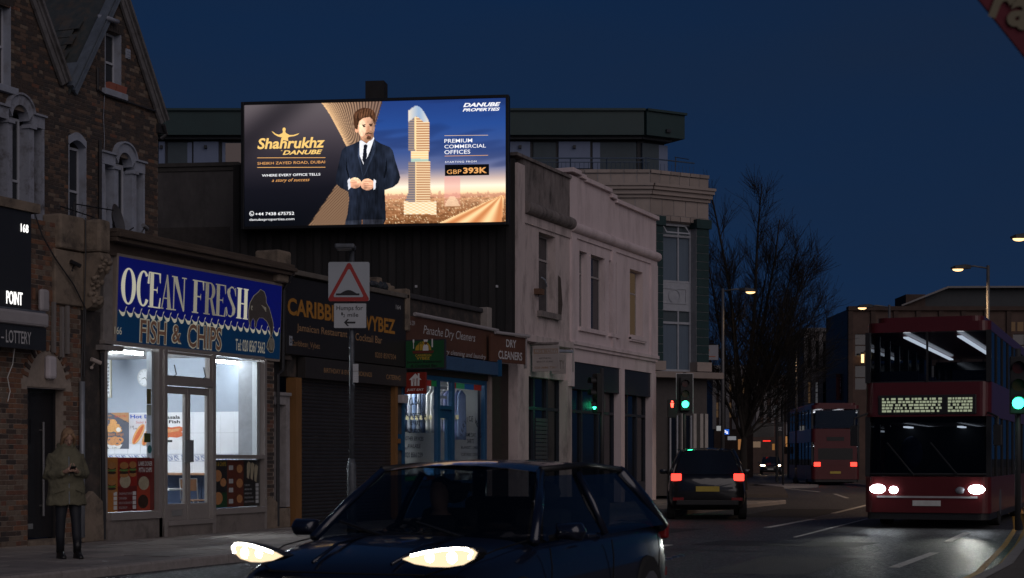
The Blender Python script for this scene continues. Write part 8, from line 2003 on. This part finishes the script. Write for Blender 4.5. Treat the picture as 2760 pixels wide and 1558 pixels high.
tx = bpy.data.textures.new('cloth_folds', 'CLOUDS'); tx.noise_scale = .13
dm = jk.modifiers.new('folds', 'DISPLACE'); dm.texture = tx; dm.strength = .05; dm.mid_level = .5; dm.texture_coords = 'LOCAL'
MB().tube([(0.01, .182, .72), (0.01, .172, .95), (0.01, .175, 1.15), (0.01, .155, 1.33)], .007, 6).obj('zip', M('zip_metal', (.5, .5, .46), .3, .8, bump=0), pr)
for s in (-1, 1):
    mm = MB(); mm.tube([(s * .07, .19, .90), (s * .18, .145, .86)], .009, 6); mm.obj('pocket_flap', OLIVE, pr)
m = MB()
for s, L in zip((-1, 1), legs): m.tube([(L[0][0], 0, .90), (L[0][0], .02, .74), L[1], (L[1][0] * .4 + L[2][0] * .6, L[2][1] * .8, .32), (L[2][0], L[2][1], .12)], [.098, .086, .063, .060, .046], 14)
m.obj('leggings', LEGG, pr, smooth=True)
for s, L in zip((-1, 1), legs):
    x, y = L[2][0], L[2][1]; q = lambda yy, hw, z0, z1: [(x + hw, yy, z0), (x + hw, yy, (z0 + z1) / 2), (x + hw * .6, yy, z1), (x - hw * .6, yy, z1), (x - hw, yy, (z0 + z1) / 2), (x - hw, yy, z0)]
    m = MB(); m.loft([q(y - .075, .034, 0, .10), q(y - .04, .042, 0, .12), q(y + .03, .042, 0, .11), q(y + .10, .045, 0, .075), q(y + .17, .036, 0, .05), q(y + .195, .02, .005, .035)]); m.tube([(x, y - .01, .08), (x, y, .24)], [.053, .056], 12); m.obj('boot', BOOT, pr, smooth=True)
m = MB(); rings = []
for z, rx, ry, oy in ((-.20, .05, .03, -.085), (-.13, .075, .055, -.05), (-.05, .083, .07, -.035), (.01, .086, .085, -.022), (.06, .084, .09, -.012), (.10, .068, .08, -.01), (.128, .03, .04, -.012)):
    rings.append([hd((rx * math.cos(2 * math.pi * i / 18) * (1 + .04 * math.sin(7 * i)), oy + ry * math.sin(2 * math.pi * i / 18), z)) for i in range(18)])
m.loft(rings); hr = m.obj('hair', HAIR, pr, smooth=True)
m = MB(); m.tube([hd((.03, .078, .095)), hd((.078, .06, .03)), hd((.082, .03, -.08)), hd((.07, .02, -.17))], [.02, .022, .02, .008], 8); m.tube([hd((-.03, .078, .095)), hd((-.078, .06, .03)), hd((-.082, .03, -.08)), hd((-.07, .02, -.17))], [.02, .022, .02, .008], 8); m.obj('hair_locks', HAIR, pr, smooth=True)
for s in (-1, 1):
    MB().ball(hd((s * .03, .084, .008)), (.012, .006, .006), 8, 5).obj('eye', BLK, pr); MB().tube([hd((s * .015, .090, .028)), hd((s * .048, .080, .028))], .005, 5).obj('eyebrow', HAIR, pr)
MB().tube([hd((-.022, .082, -.062)), hd((0, .088, -.06)), hd((.022, .082, -.062))], .006, 6).obj('mouth', M('lips', (.28, .10, .09), .5, bump=0), pr)
ph = T('mobile_phone', 'mobile phone with a pale lit screen held by the standing person', 'phone', tuple(PX + Matrix.Rotation(PR, 3, 'Z') @ Vector((0, .29, 1.16))), local=True); ph.rotation_euler = (rad(38), 0, PR)
MB().box(-.037, .037, -.075, .075, -.005, .004).obj('case', BLK, ph, bev=.004); MB().box(-.033, .033, -.068, .068, .0045, .0055).obj('screen', EM('phone_screen', (.55, .62, .75), .8), ph)

# driver of the near car
dv = T('person', 'driver in dark clothes at the wheel of the near car', 'person', (-5.05 - .38, 11.62 + .35, .5), local=True); dv.rotation_euler = (0, 0, math.pi); dv.location = (-5.05, 11.62, 0)
m = MB(); e3 = lambda z, rx, ry, y=0: [(.38 + rx * math.cos(2 * math.pi * i / 14), -.18 + y + ry * math.sin(2 * math.pi * i / 14), z) for i in range(14)]
m.loft([e3(.56, .17, .13), e3(.8, .18, .13), e3(.93, .20, .10), e3(.99, .10, .07), e3(1.03, .055, .055, .02), e3(1.07, .06, .07, .03), e3(1.13, .072, .09, .03), e3(1.20, .075, .093, .02), e3(1.255, .055, .07, .01), e3(1.275, .02, .03)])
for s in (-1, 1): m.tube([(.38 + s * .19, -.16, .92), (.38 + s * .25, .08, .74), (.38 + s * .15, .42, .86)], [.055, .045, .03], 10); m.ball((.38 + s * .14, .47, .88), (.04, .04, .045), 8, 6)
b_ = m.obj('body', SKIN, dv, smooth=True); r = b_.modifiers.new('remesh', 'REMESH'); r.mode = 'VOXEL'; r.voxel_size = .012; r.use_smooth_shade = True
m = MB(); m.loft([e3(.54, .185, .145), e3(.8, .195, .145), e3(.94, .215, .115), e3(1.0, .11, .085)]); m.obj('coat', M('driver_coat', (.03, .03, .035), .9), dv, smooth=True)
for s in (-1, 1): MB().tube([(.38 + s * .19, -.16, .92), (.38 + s * .25, .08, .74), (.38 + s * .16, .38, .85)], [.068, .058, .045], 10).obj('sleeve', M('driver_coat', (.03, .03, .035), .9), dv, smooth=True)
m = MB(); m.loft([e3(1.12, .08, .07, -.015), e3(1.20, .084, .09, 0), e3(1.265, .065, .078, 0), e3(1.29, .02, .03)]); m.obj('hair', M('dark_hair', (.02, .015, .012), .8), dv, smooth=True)
